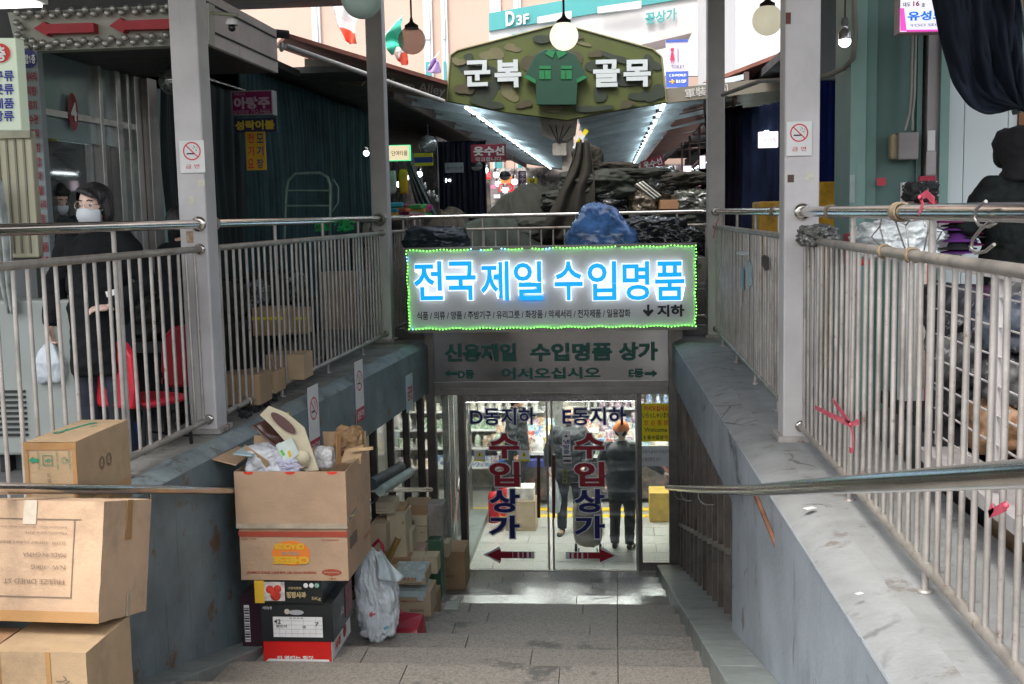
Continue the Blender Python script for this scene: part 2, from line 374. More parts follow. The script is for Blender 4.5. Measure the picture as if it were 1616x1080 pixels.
# stairwell walls with ledges, one thing per side
def side_wall(name,label,wf,s,fa,band,zb,mats,ledge_w):
    wm,lm,cm = mats; t = thing(name,label,'wall',(wf(1),1,LED))
    ys=[.6+i*.1 for i in range(124)]
    ys=[y for y in ys if y<13]+[13.02]
    def lz(Y): return lineZ(Y)-.35 if Y<fa else zb
    b=B()                                                   # face
    def strip(P,Q,m=0,dst=b,sub=6,arc=0,sm=False):
        vs=[];n=len(ys)
        for i,y in enumerate(ys):
            for j in range(sub+1): p,q=Vector(P(y)),Vector(Q(y)); r=p.lerp(q,j/sub); r.z+=arc*(math.sin(j/sub*math.pi/2)-j/sub); vs.append(r)
        fs=[]
        for i in range(n-1):
            for j in range(sub):
                a=i*(sub+1)+j; f=(a,a+1,a+sub+2,a+sub+1); fs.append(f if s<0 else f[::-1])
        dst.add(vs,fs,m,sm)
    w_=.055 if s<0 else .05                                 # chamfer
    def lump(y,k): return .020*noise.noise(Vector((y*1.7,k,s)))+.012*noise.noise(Vector((y*5,k,s)))
    yb=[y for y in ys if y<=fa]+[y for y in ys if y>fa]
    b.hexa([(wf(.6),.6,lineZ(.6)-.5),(wf(fa),fa,lineZ(fa)-.5),(wf(fa)+s*.18,fa,lineZ(fa)-.5),(wf(.6)+s*.18,.6,lineZ(.6)-.5)][::(-1 if s<0 else 1)][::-1],
           [(wf(.6),.6,LED-w_),(wf(fa),fa,LED-w_),(wf(fa)+s*.18,fa,LED-w_),(wf(.6)+s*.18,.6,LED-w_)][::(-1 if s<0 else 1)][::-1],0)
    b.hexa([(wf(fa),fa,zb),(wf(13.02),13.02,zb),(wf(13.02)+s*.18,13.02,zb),(wf(fa)+s*.18,fa,zb)][::(-1 if s<0 else 1)][::-1],
           [(wf(fa),fa,LED-w_),(wf(13.02),13.02,LED-w_),(wf(13.02)+s*.18,13.02,LED-w_),(wf(fa)+s*.18,fa,LED-w_)][::(-1 if s<0 else 1)][::-1],0)
    b.build('wall_face',wm,t)
    c=B()
    strip(lambda y:(wf(y)-s*.004,y,LED-w_-.004),lambda y:(wf(y)+s*(ledge_w+lump(y,1)),y,LED+lump(y,2)),dst=c,sub=8,arc=w_,sm=True)
    c.build('ledge_edge',cm,t)
    l=B(); wo=abs(fa)*0
    strip(lambda y:(wf(y)+s*(ledge_w-.002+lump(y,1)),y,LED+lump(y,2)-.001),lambda y:((-3.06 if s<0 else 1.66),y,LED+.01*noise.noise(Vector((y,3,s)))),dst=l,sub=8)
    l.box(((-3.07 if s<0 else 1.67),.6,-.3),((-3.0 if s<0 else 1.6),13.02,LED-.012))
    l.build('ledge',lm,t); return t
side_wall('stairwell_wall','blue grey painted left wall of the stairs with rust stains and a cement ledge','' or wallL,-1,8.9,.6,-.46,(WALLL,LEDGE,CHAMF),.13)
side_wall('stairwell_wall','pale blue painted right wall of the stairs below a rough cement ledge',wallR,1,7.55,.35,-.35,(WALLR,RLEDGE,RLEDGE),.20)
# kerbs along the stairs
for nm,xi,xo,h in (('stair_kerb',lambda Y:.565-.009*(Y-5.5),lambda Y:wallR(Y)+(.0 if Y<7.5 else .12),.1),('stair_kerb',lambda Y:wallL(Y)+.21,lambda Y:wallL(Y)-.02,.015)):
    b=B(); ya,yb_=1.2,12.98
    def q(Y,x,dz): return (x,Y,max(lineZ(Y),-2.61)+dz)
    sg=1 if h==.1 else -1
    for i in range(12):
        Y0=ya+(yb_-ya)*i/12; Y1=ya+(yb_-ya)*(i+1)/12-.004
        bot=[q(Y0,xi(Y0),-.4),q(Y0,xo(Y0),-.4),q(Y1,xo(Y1),-.4),q(Y1,xi(Y1),-.4)]; top=[q(Y0,xi(Y0),h),q(Y0,xo(Y0),h),q(Y1,xo(Y1),h),q(Y1,xi(Y1),h)]
        if sg<0: bot,top=bot[::-1],top[::-1]
        b.hexa(bot,top)
    struct(b.build(nm,KERB,bevel=.006))
# dark volumes behind the side windows
def shell(name,label,cat,boxes,m):
    b=B()
    for a,c in boxes: b.box(a,c)
    return prop(b.build(name,m),label,cat)
shell('retaining_wall','low concrete upstand and slab under the far railing','wall',[((-2.95,13.22,-.3),(1.55,14.74,-.01)),((-2.95,14.6,0),(1.6,14.74,.13))],mat('concrete',(.16,.16,.15),.8,0,.2,3,.2))
# metal side windows left and right of the lower stairs
def side_windows(label,wf,s,y0,y1,zt,step,depth,mm,gm,slat):
    t=thing('side_window',label,'window',(wf(10),y1,-2.6)); fr=B(); x_=lambda y: wf(y)+s*.05
    y=y0; ys=[]
    while y<y1: ys.append(y); y+=step
    ys.append(y1)
    for i,y in enumerate(ys):
        zb=max(lineZ(y),-2.61)+.02; x=x_(y); fr=B(); fr.box((x,y-.035,zb),(x+s*depth,y+.035,zt)); fr.build('post',mm,t,bevel=.004)
    hz=B()
    for h0,h1,th in ((.0,.0,.06),(.55,.55,.05)):
        for a,b_ in zip(ys,ys[1:]):
            a1,b1=a+.036,b_-.036
            za=max(lineZ(a),-2.61)+.02+h0; zb=max(lineZ(b_),-2.61)+.02+h1; xa,xb=x_(a),x_(b_)
            if za+th<zt and (h0==0 or slat):
                q=[(xa,a1,za),(xa+s*.04,a1,za),(xb+s*.04,b1,zb),(xb,b1,zb)]; q2=[(p[0],p[1],p[2]+th) for p in q]
                if s<0: q,q2=q[::-1],q2[::-1]
                hz.hexa(q,q2)
    hz.build('cross_bar',mm,t)
    g=B()
    for a,b_ in zip(ys,ys[1:]):
        za=max(lineZ(a),-2.61)+.08; zb=max(lineZ(b_),-2.61)+.08; xa,xb=x_(a)+s*.05,x_(b_)+s*.05
        g.add([(xa,a+.036,za),(xb,b_-.036,zb),(xb,b_-.036,zt),(xa,a+.036,zt)],[(0,1,2,3)])
    g.build('pane',gm,t); return t
GW=glass('window_glass',(.75,.8,.8),.05,.1); DG=glass('dull_side_glass',(.35,.36,.36),.15,.16,.06)
side_windows('dull metal framed glazing below the left stair wall behind the stacked cartons',wallL,-1,8.95,12.95,-.46,.66,.07,DFRAME,GW,False)
side_windows('row of brown metal posts and dull glass under the right stair wall',wallR,1,7.6,12.95,-.35,.42,.09,mat('brown_metal',(.16,.14,.125),.4,.7,.25,4,.05,dirt=.3),DG,True)
shell('basement_wall','dark wall of the basement room behind the right side glazing','wall',[((1.5,7,-3),(1.6,13,-.3))],mat('bw',(.10,.095,.09),.8))
shell('basement_wall','dim wall of the basement shop behind the left side glazing','wall',[((-4.3,8,-3),(-4.2,13,-.3)),((-4.2,8.0,-3),(-2.6,8.1,-.5))],mat('bw2',(.35,.34,.3),.8,0,.4,5))
# canopy over the stairwell, above the picture; unseen, near edge cut back to let sky light in
shell('canopy_roof','pale grey roof slab carried by the four columns above the stairs','roof',[((-7.5,3.6,4.32),(3.6,12.9,4.5)),((-7.5,12.7,3.97),(-2.75,13.05,4.32))],mat('canopy_paint',(.42,.40,.39),.6,0,.1,2,dirt=.1))
# ------------------------------------------------------------------ columns
def tag_px(label,x0,y0,x1,y1,Y,mt,cat='sticker'):
    a=rect_px(x0,y0,x1,y1,Y); b=B().box((a[0],Y,a[2]),(a[1],Y+.002,a[3])); return prop(b.build('sticker',mt),label,cat)
def column(x0,x1,y0,y1,label,zb=LED):
    t=thing('steel_column',label,'column',((x0+x1)/2,(y0+y1)/2,zb),'columns carrying the canopy')
    B().box((x0,y0,zb),(x1,y1,4.32)).build('shaft',PAINT,t,bevel=.012)
    B().box((x0-.03,y0-.03,zb),(x1+.03,y1+.03,zb+.035)).build('base_plate',mat('chipped_base',(.35,.33,.31),.7,0,.2,8,.2,spot=.45,spotcol=(.22,.09,.04)),t,bevel=.004)
    return t
c1=column(-2.865,-2.675,7.45,7.66,'grey painted column on the left ledge, nearest on that side, with a no smoking notice')
c2=column(-2.70,-2.51,12.9,13.1,'grey painted column at the far end of the left ledge, rope tied at its side')
c3=column(1.10,1.29,13.0,13.2,'grey painted column at the far end of the right ledge beside the lit sign')
c4=column(1.06,1.27,7.1,7.31,'grey painted column on the right ledge with peeling paint and a no smoking notice')
WHITE=mat('white_print',(.72,.72,.70),.5,0,.04,10); RED=plain('red_print',(.62,.02,.03),.5); INK=plain('ink',(.02,.02,.025),.6); NAVY=plain('navy_print',(.02,.02,.16),.5)
def no_smoking(t,o,u,v,w,h,strip=None,wm=WHITE):
    o,u,v=Vector(o),Vector(u).normalized(),Vector(v).normalized(); n=u.cross(v)
    B().prism([(-w/2,-h/2),(w/2,-h/2),(w/2,h/2),(-w/2,h/2)],o+n*.003,u,v,.003).build('plate',wm,t)
    c=o+v*h*.17+n*.0045; r=w*.36; b=B(); k=28
    vs=[]; 
    for i in range(k):
        a=2*math.pi*i/k; vs+= [c+(u*math.cos(a)+v*math.sin(a))*r, c+(u*math.cos(a)+v*math.sin(a))*r*.86]
    b.add(vs,[(2*i,(2*i+2)%(2*k),(2*i+3)%(2*k),2*i+1) for i in range(k)])
    d=(u-v).normalized(); e=(u+v).normalized(); b.add([c+d*r*.9+e*r*.06+n*.0006,c-d*r*.9+e*r*.06+n*.0006,c-d*r*.9-e*r*.06+n*.0006,c+d*r*.9-e*r*.06+n*.0006],[(0,1,2,3)])
    b.build('prohibition_ring',RED,t)
    b=B(); cc=c-n*.001-v*r*.25; b.add([cc-u*r*.6-v*r*.1,cc+u*r*.35-v*r*.1,cc+u*r*.35+v*r*.06,cc-u*r*.6+v*r*.06],[(0,1,2,3)])
    cc=c-n*.001
    for i in range(7):
        a=i*.5; p=cc+u*r*(.12+.09*i)+v*r*(.1+.25*math.sin(i*1.3)+.15); b.add([p,p+u*r*.09,p+u*r*.09+v*r*.1,p+v*r*.1],[(0,1,2,3)])
    b.build('cigarette_mark',INK,t)
    if strip: 
        B().prism([(-w/2,-h/2),(w/2,-h/2),(w/2,-h/2+h*.22),(-w/2,-h/2+h*.22)],o+n*.005,u,v,.0015).build('strip',mat('pinkred',(.45,.03,.06),.5,0,.02),t)
        txt(strip,o-v*h*.39+n*.005,u,v,w=w*.8,h=h*.13,m=WHITE,parent=t,bold=.02)
    else: txt('금 연',o-v*h*.30+n*.004,u,v,w=w*.56,h=h*.13,m=RED,parent=t)
for px,Y,lb in (((284,222,323,273),7.44,'white no smoking notice on the left near column'),((1241,192,1281,246),7.09,'white no smoking notice on the right near column')):
    a=rect_px(*px,Y); t=thing('no_smoking_sign',lb,'sign',((a[0]+a[1])/2,Y,a[2]))
    no_smoking(t,((a[0]+a[1])/2,Y,(a[2]+a[3])/2),X_,Z_,a[1]-a[0],a[3]-a[2])
CR=mat('cream_paper',(.6,.58,.48),.6,0,.1,30)
for i,(x0,y0,x1,y1,Y,mt,lb) in enumerate(((313,284,323,294,7.447,CR,'small cream square stuck high on the left near column'),(298,310,307,322,7.447,CR,'small cream square stuck lower on the left near column'),
    (1271,272,1283,284,7.097,CR,'small cream square on the right near column below its notice'),(1243,276,1253,288,7.097,mat('brown_patch',(.10,.06,.05),.8),'dark brown glue patch on the right near column'),
    (294,365,305,384,7.447,mat('tan_patch',(.42,.30,.2),.8,0,.3,40),'torn tan paper patch between the rail ends on the left column'),(1240,20,1248,38,7.097,mat('rust_patch',(.14,.05,.04),.8),'rusty flake of missing paint high on the right near column'))):
    tag_px(lb,x0,y0,x1,y1,Y,mt)
# ------------------------------------------------------------------ railings
PBAL=None
def railing(label,path,y0,y1,step,posts,zl=LED,off=0,top=RAIL,mid=DRAIL,axis='y',rt=.03,rm=.022,rbr=.011,nb=True,postz=None,flA=True,flB=True):
    """path(t)->(x,y) for t from y0 to y1"""
    P=lambda t,z: Vector((*path(t),z))
    t=thing('railing',label,'railing',P((y0+y1)/2,zl),'steel railings round the stairwell')
    n=6; ts=[y0+(y1-y0)*i/n for i in range(n+1)]
    B().tube([P(a,1.572) for a in ts],rt,16).build('top_rail',top,t)
    B().tube([P(a,1.405) for a in ts],rm,14).build('middle_rail',mid,t)
    B().tube([P(a,zl+.10) for a in ts],.021,12).build('bottom_rail',DRAIL,t)
    zb,zt=zl+.12,1.385
    pr=B().tube([(0,0,0),(0,0,zt-zb)],rbr,8,caps=False).build('baluster',BAL,t,origin=(0,0,0)); pr.location=P(y0+step*.6,zb)-wl(t)
    a=y0+step*1.6
    while a<y1-step*.3: 
        c=inst(pr,t,P(a,zb)); c.rotation_euler=(random.gauss(0,.003),random.gauss(0,.003),random.random()*6); a+=step
    pp=None
    for a in posts:
        if pp is None:
            b=B().tube([(0,0,-.012),(0,0,1.545-zl)],.014,10); b.lathe((0,0,0),[(.03,.0),(.03,.008),(.015,.012)],12); pp=b.build('post',BAL,t,origin=(0,0,0)); pp.location=P(a,zl)-wl(t)
        else: inst(pp,t,P(a,zl))
    fl=None
    for a,sg,ok in ((y0,1,flA),(y1,-1,flB)):
        if not ok: continue
        d=(P(a+.01,0)-P(a,0)).normalized()*sg
        for z,r in ((1.572,rt),(1.405,rm),(zl+.10,.021)):
            c=P(a,z); b=B().tube([c-d*.002,c+d*.012,c+d*.018],[r*1.75,r*1.7,r*1.15],16); b.build('flange',RAIL,t)
    return t
railing('near left steel railing running from the picture edge to the column with the notice',lambda t:(railL(t),t),3.2,7.45,.1405,(3.4,4.78,6.19),flA=False)
railing('long left steel railing between the two left columns with clips at its foot',lambda t:(railL(t)+.02,t),7.66,12.9,.139,(9.0,10.4,11.75))
railing('short left steel railing going on behind the far left column',lambda t:(-2.6+.02*(t-13),t),13.1,FARY-.03,.12,(14.2,),flB=False)
railing('near right steel railing with hangers and pink ribbons running past the picture edge',lambda t:(railR(t),t),2.3,7.1,.1352,(2.91,4.28,5.65),flA=False)
railing('right steel railing between the two right columns with paper scraps between its bars',lambda t:(1.19,t),7.31,13.0,.135,(8.2,9.5,10.85,12.2))
railing('short right steel railing going on behind the far right column',lambda t:(1.2,t),13.2,FARY-.03,.12,(14.2,),flB=False)
railing('far steel railing across the end of the stairwell in front of the clothing heaps',lambda t:(t,FARY),-2.58,1.22,.148,(-2.5,-1.62,-.42,.85),flA=False,flB=False,rt=.025,rm=.016)
# handrails on the stair walls
def handrail(label,pts,brk,s,rusty=None):
    t=thing('handrail',label,'handrail',pts[-1])
    B().tube(pts,.029 if s>0 else .025,18).build('tube',RAIL,t)
    for p in brk:
        p=Vector(p); w_=(wallL if s<0 else wallR)(p.y)
        B().tube([p-Vector((0,0,.02)),p+Vector((0,0,-.06)),p+Vector((s*.02,0,-.1)),p+Vector((s*.05,0,-.12)),Vector((w_,p.y,p.z-.12))],.009,8).build('bracket',STEEL,t)
    return t
hl=[atx(-160,769,-2.58),atx(0,771,-2.53),atx(250,773,-2.46),atx(370,775,-2.42),atx(680,773,-2.04)]
handrail('shiny steel handrail on the left stair wall passing behind the cartons',hl,[hl[1].lerp(hl[2],.93),hl[3].lerp(hl[4],.3),hl[3].lerp(hl[4],.6),hl[3].lerp(hl[4],.9)],-1)
hr=[Vector(p) for p in ((.63,13.0,-1.585),(.64,12.6,-1.49),(.655,9.0,-.62),(.70,5.7,.19),(.745,3.2,.83),(.77,2.15,1.10),(.78,1.4,1.29))]
t=handrail('shiny steel handrail curving down along the right stair wall',hr,[hr[1].lerp(hr[2],.25),hr[1].lerp(hr[2],.55),hr[2].lerp(hr[3],.1)],1)
a=atx(1190,776,.735); e=atx(1228,868,.845); B().tube([a,e],.013,8).build('brace',RUST,t)
# ------------------------------------------------------------------ the lit sign over the stairs
SY=12.70
x0,x1,z0,z1=-2.265,.935,.315,1.205
t=thing('shop_sign','grey sign box with glowing blue outlined letters and a green light chain round it','sign',((x0+x1)/2,SY,z0))
B().box((x0,SY,z0),(x1,SY+.14,z1)).build('sign_box',mat('sign_grey',(.74,.76,.78),.4,.0,.05,1.2,.02,3,dirt=.05,streak=.15),t,bevel=.008)
B().box((x0-.02,SY-.012,z1+.001),(x1+.02,SY+.16,z1+.03)).build('top_trim',FRAME,t)
B().box((x0-.02,SY-.012,z0-.04),(x1+.02,SY+.16,z0-.001)).build('bottom_trim',FRAME,t)
GLW=emit('letter_white_glow',(.9,.95,1),.34); GLB=mat('letter_blue_glow',(.0,.10,.4),.4,0,.4,3.5,emis=(.0,.36,1),estr=.40)
def glow(s,px,py,qx,qy):
    for m,bo,d,nm in ((GLW,.058,.05,'letter_outline'),(GLB,.016,.055,'letter_face')):
        g=.085-bo; k=.09*0
        e=(bo-.03)*58
        txt_px(s,px-e*.55,py-e*.55,qx+e*.55,qy+e*.55,SY-.003,m,t,bold=bo,depth=d,name=nm)
def glow1(ch,x0_,x1_): glow(ch,x0_,412,x1_,474)
for ch,a,b_ in (('전',654,700),('국',704,752),('제',759,804),('일',811,857),('수',875,920),('입',927,973),('명',982,1025),('품',1033,1080)): glow1(ch,a,b_)
txt_px('식품 / 의류 / 양품 / 주방기구 / 유리그릇 / 화장품 / 악세서리 / 전자제품 / 일용잡화',658,490,995,503,SY-.003,INK,t,bold=.018)
txt_px('지하',1037,481,1080,500,SY-.003,INK,t,bold=.035,depth=.008)
b=B(); o=at(1023,491,SY-.012); b.prism([(-.012,.07),(.012,.07),(.012,-.0),(.045,.02),(.06,.0),(0,-.065),(-.06,.0),(-.045,.02),(-.012,0)],o,X_,Z_,.01); b.build('arrow_mark',INK,t)
# light chain
GRE=emit('led_green',(.16,1,.08),6); LBL=emit('led_blue',(.15,.65,1),8); WIREG=plain('chain_wire',(.05,.12,.05),.5)
b=B(); wires=[]; per=[]
def leg(a,b_,n):
    for i in range(n): per.append(Vector(a).lerp(Vector(b_),i/n))
dx=.018; A_=(x0-.005,SY-.02,z1-.0);Bq=(x1+.005,SY-.02,z1);Cq=(x1+.005,SY-.02,z0+.005);Dq=(x0,SY-.02,z0+.005)
leg(A_,Bq,84); leg(Bq,Cq,24); leg(Cq,Dq,84); leg(Dq,A_,24)
for i,p in enumerate(per):
    wv=.007*math.sin(i*.75)*(1 if noise.noise(p*3)>-.2 else .4)
    p2=p+(Vector((0,0,wv)) if i<84 or 108<=i<192 else Vector((wv,0,0))); wires.append(p2)
    if i in (20,21,26,27,35,36,62): continue
    b.ball(p2,.0052,6,1 if i in (19,22,28,29,41,42,191,213,214) else 0)
b.tube(wires+[wires[0]],.002,5,2,caps=False)
prop(b.build('light_chain',[GRE,LBL,WIREG],t),kind='stuff')
# ------------------------------------------------------------------ entrance frame, transom and glass doors
DY=13.1
t=thing('entrance_front','brushed metal shop front with glass doors at the foot of the stairs','shop front',(-.7,DY,-2.61))
xl,xr=-2.09,.70
fr=B(); 
for a,b_ in (((xl-.07,DY-.06,-2.6),(xl+.03,DY+.08,.3)),((xr-.045,DY-.06,-2.6),(xr+.12,DY+.08,.3)),((-1.795,DY-.03,-2.61),(-1.725,DY+.05,-.415)),((.295,DY-.03,-2.61),(.345,DY+.05,-.415))): B().box(a,b_).build('jamb',FRAME,t,bevel=.006)
B().box((xl+.031,DY-.04,-.50),(xr-.046,DY+.06,-.416)).build('head_rail',mat('head_metal',(.30,.28,.27),.3,.8,.12,4),t,bevel=.004)
B().box((-1.73,DY-.008,-.585),(.294,DY+.03,-.501)).build('track_cover',mat('track_metal',(.36,.34,.34),.25,.8,.1,4),t)
B().box((-.92,DY-.07,-.505),(-.45,DY-.041,-.475)).build('door_closer',FRAME,t,bevel=.004)
B().box((.346,DY-.03,-2.6),(xr-.046,DY+.04,-2.50)).build('threshold',FRAME,t)
# mirrored transom
def wavy(u,v):
    x=xl+.031+(xr-.077-xl)*u; z=-.413+(.255+.413)*v
    return Vector((x,DY-.02+.0035*math.sin(u*9+1.5*v)+.003*noise.noise(Vector((u*5,v*2.5,1))),z))
B().grid(wavy,60,16).build('transom_panel',mat('transom_mirror',(.46,.455,.46),.17,1,.06,1.2),t)
B().box((xl+.031,DY-.036,-.4155),(xr-.046,DY-.022,-.345)).build('transom_rail',mat('head_metal'if 0 else 'head_metal2',(.26,.25,.24),.3,.8,.12,4),t)
GRN=plain('sign_green',(.0,.085,.06),.5)
for s_,p in (('신용제일',(702,542,815,571)),('수입명품',(837,541,966,570)),('상가',(976,540,1038,569))): txt_px(s_,*p,DY-.028,GRN,t,bold=.045,depth=.02)
txt_px('어서오십시오',791,580,948,598,DY-.028,GRN,t,bold=.04,depth=.012)
txt_px('D동',723,584,748,598,DY-.028,GRN,t,bold=.04,depth=.01); txt_px('E동',992,582,1016,596,DY-.028,GRN,t,bold=.04,depth=.01)
for a,sg in ((712,-1),(1027,1)):
    o=at(a,590,DY-.04); B().prism([(-.07*sg,-.018),(.02*sg,-.018),(.02*sg,-.045),(.075*sg,0),(.02*sg,.045),(.02*sg,.018),(-.07*sg,.018)],o,X_,Z_,.01).build('arrow_mark',GRN,t)
# glass leaves
DG2=glass('door_glass',(.93,.97,.96),.01,.07,.035)
BLU=plain('door_navy',(.012,.012,.13),.5); CRI=plain('door_crimson',(.30,.008,.02),.5); OUT=mat('door_outline',(.68,.71,.74),.5,0,0)
def pane(nm,px0,px1,pz0,pz1,dy=0): return B().box((px0,DY+dy,pz0),(px1,DY+dy+.01,pz1)).build(nm,DG2,t)
def lt(s_,p,m,par,bold=.03,ol=True):
    if ol: e=1.6; txt_px(s_,p[0]-e,p[1]-e,p[2]+e,p[3]+e,DY-.004,OUT,par,bold=bold+.032,depth=.001,name='letter_outline')
    txt_px(s_,*p,DY-.004,m,par,bold=bold,depth=.0035)
def door(label,x0,x1,handle_px):
    d=B().box((x0,DY,-2.60),(x1,DY+.01,-.59)).build('door_leaf',DG2,t); d['label']=label
    for a in (x0,x1-.022): B().box((a,DY-.016,-2.6),(a+.022,DY+.026,-.587)).build('door_stile',mat('stile_metal',(.42,.41,.39),.3,.8,.1,5),d)
    a=at(handle_px,718,DY-.08); c=at(handle_px,817,DY-.08)
    b=B().tube([a,c],.019,12); 
    for q in (a.lerp(c,.12),a.lerp(c,.88)): b.tube([q,(q.x,DY,q.z)],.009,8)
    b.build('handle',mat('wood_handle',(.10,.035,.02) if handle_px<860 else (.17,.10,.06),.4,0,.3,9),d); return d
dl=door('left glass door lettered D in navy',-1.722,-.742,850); dr=door('right glass door lettered E in navy',-.708,.293,874)
lt('D동지하',(742,644,845,671),BLU,dl,.018); lt('E동지하',(888,643,988,671),BLU,dr,.018)
for dd,x0_,x1_ in ((dl,772,820),(dr,906,954)):
    for ch,y0_,y1_,m in (('수',684,724,CRI),('입',729,768,CRI),('상',772,809,BLU),('가',814,850,BLU)): lt(ch,(x0_,y0_,x1_,y1_),m,dd,.034)
for dd,cx,sg in ((dl,803,-1),(dr,934,1)):
    o=at(cx,876 if sg<0 else 877,DY-.006); s_=.0073
    P=[(-38,-5),(-38,5),(13,5),(13,12),(38,0),(13,-12),(13,-5)]
    B().prism([(x*s_*sg*1.1,y*s_*1.2) for x,y in P],o,X_,Z_,.001).build('arrow_outline',OUT,dd)
    b=B(); o=o-Y_*.002
    b.prism([(x*s_*sg,y*s_) for x,y in ((-6,-5),(-6,5),(13,5),(13,11),(37,0),(13,-11),(13,-5))],o,X_,Z_,.001)
    for a,wd in ((-36,3),(-29,5),(-22,5),(-14,7)): b.prism([(a*s_*sg,-5*s_),((a+wd)*s_*sg,-5*s_),((a+wd)*s_*sg,5*s_),(a*s_*sg,5*s_)],o,X_,Z_,.001)
    b.build('arrow_mark',CRI,dd)
pane('side_pane',xl+.031,-1.796,-2.6,-.501); pane('side_pane',.346,xr-.046,-2.49,-.501)
# notices on the glass
YEL=mat('notice_yellow',(.78,.66,.0),.5,0,.03,5); Yn=DY-.012
def notice(name,label,px,mt,lines,parent=None,Y=Yn,cat='notice'):
    a=rect_px(*px,Y); q=thing(name,label,cat,((a[0]+a[1])/2,Y,a[2]))
    B().box((a[0],Y,a[2]),(a[1],Y+.004,a[3])).build('sheet',mt,q)
    for ln in lines:
        s_,p,m=ln[:3]; txt_px(s_,*p,Y-.0005,m,q,bold=ln[3] if len(ln)>3 else .01,depth=.0012)
    return q
notice('welcome_notice','yellow welcome notice in four languages on the right side pane',(1012,637,1058,697),YEL,
 [('어서오십시오.',(1016,640,1056,649),RED,.03),('いらっしゃいませ',(1014,651,1057,660),INK,.02),('欢 迎 惠 顾',(1016,663,1055,672),mat('orange_ink',(.6,.12,.0),.5,0,0),.01),('Welcome',(1017,675,1053,682),INK,.01),('E 동수입상가',(1016,687,1054,694),INK,.03)])
notice('rules_notice','white printed rules sheet below the yellow welcome notice',(1012,704,1057,736),mat('sheet_white',(.55,.58,.58),.5,0,.03,5),
 [('○음식,음료수 반입금지',(1014,710,1056,716),INK,.0),('○불법촬영 금지',(1014,722,1042,728),INK,.0)])
notice('cooling_notice','narrow white strip with blue lettering on the right glass door',(887,681,900,719),WHITE,[('냉',(889,694,899,701),BLU,.03),('방',(889,702,899,709),BLU,.03),('중',(889,710,899,717),BLU,.03),('▲',(890,686,897,690),INK,.0)])
notice('small_label','small pale label under the strip notice on the right glass door',(888,722,902,732),mat('pale_label',(.5,.45,.47),.5,0,.1,20),[('━',(889,726,901,729),INK,.0)])
notice('green_strip_notice','narrow olive strip notice low on the right glass door',(887,741,895,763),mat('olive_strip',(.22,.25,.1),.5,0,.1,20),[('고',(888,745,894,749),INK,.02),('객',(888,751,894,755),INK,.02),('용',(888,757,894,761),INK,.02)])
for px,lb in (((748,711,766,728),'yellow edged warning sticker on the left glass door, left of the red letters'),((818,711,836,728),'yellow edged warning sticker on the left glass door beside its handle')):
    a=rect_px(*px,Yn); q=thing('warning_sticker',lb,'sticker',((a[0]+a[1])/2,Yn,a[2])); B().box((a[0],Yn,a[2]),(a[1],Yn+.004,a[3])).build('sheet',WHITE,q)
    B().box((a[0],Yn-.001,a[2]),(a[1],Yn,a[2]+.018)).build('yellow_edge',YEL,q)
    cx,cz=(a[0]+a[1])/2,(a[2]+a[3])/2+.015; B().prism([(-.035,-.025),(.035,-.025),(0,.035)],(cx,Yn-.002,cz),X_,Z_,.001).build('triangle',YEL,q)
    B().prism([(-.008,-.016),(.008,-.016),(.005,.016),(-.005,.016)],(cx,Yn-.003,cz),X_,Z_,.001).build('symbol',INK,q)
# sign brackets and slab under the bags
prop(B().box((-2.30,12.86,.93),(1.02,14.5,1.0)).build('entrance_roof',mat('concrete',(.16,.16,.15))),'flat roof slab of the stair entrance under the bags','roof')
prop(B().box((-2.05,12.9,.31),(.9,13.0,.93)).build('entrance_wall',mat('concrete',(.16,.16,.15))),'grey wall behind the lit sign carrying the slab','wall')
# notices on the left wall (plane follows the wall)
wu=(Vector((wallL(12),12,0))-Vector((wallL(7),7,0))).normalized()
def wall_spot(px,py):
    d=ray(px,py); s_=(wallL(0))/(d.x/d.y-.068)   # x=a+.068y
    return EYEV+d*(s_/d.y)
for px,wd,h,lb,strip in (((494,663),.26,.56,'white no smoking plate nearest the cartons on the left wall',1),((566,617),.26,.56,'white no smoking plate in the middle of the left wall',1),((645,620),.30,.40,'white lettered plate nearest the doors on the left wall',0)):
    p=wall_spot(*px)+Vector((.006,0,0)); q=thing('no_smoking_plate',lb,'sign',p)
    if strip: no_smoking(q,p,wu,Z_,wd,h,'금연구역')
    else:
        B().prism([(-wd/2,-h/2),(wd/2,-h/2),(wd/2,h/2),(-wd/2,h/2)],p+Vector((.004,0,0)),wu,Z_,.004).build('plate',mat('plate_pale',(.5,.58,.58),.5,0,.04,5),q)
        txt('금연',p+Vector((.006,0,0)),wu,Z_,w=wd*.7,h=h*.4,m=RED,parent=q,bold=.02)
p=wall_spot(447,675); q=Vector((.005,0,0))
prop(B().prism([(-.12,-.1),(.12,-.1),(.12,.1),(-.12,.1)],p+q,wu,Z_,.003).build('yellow_notice',YEL),'yellow notice on the left wall half behind the trash box','notice')
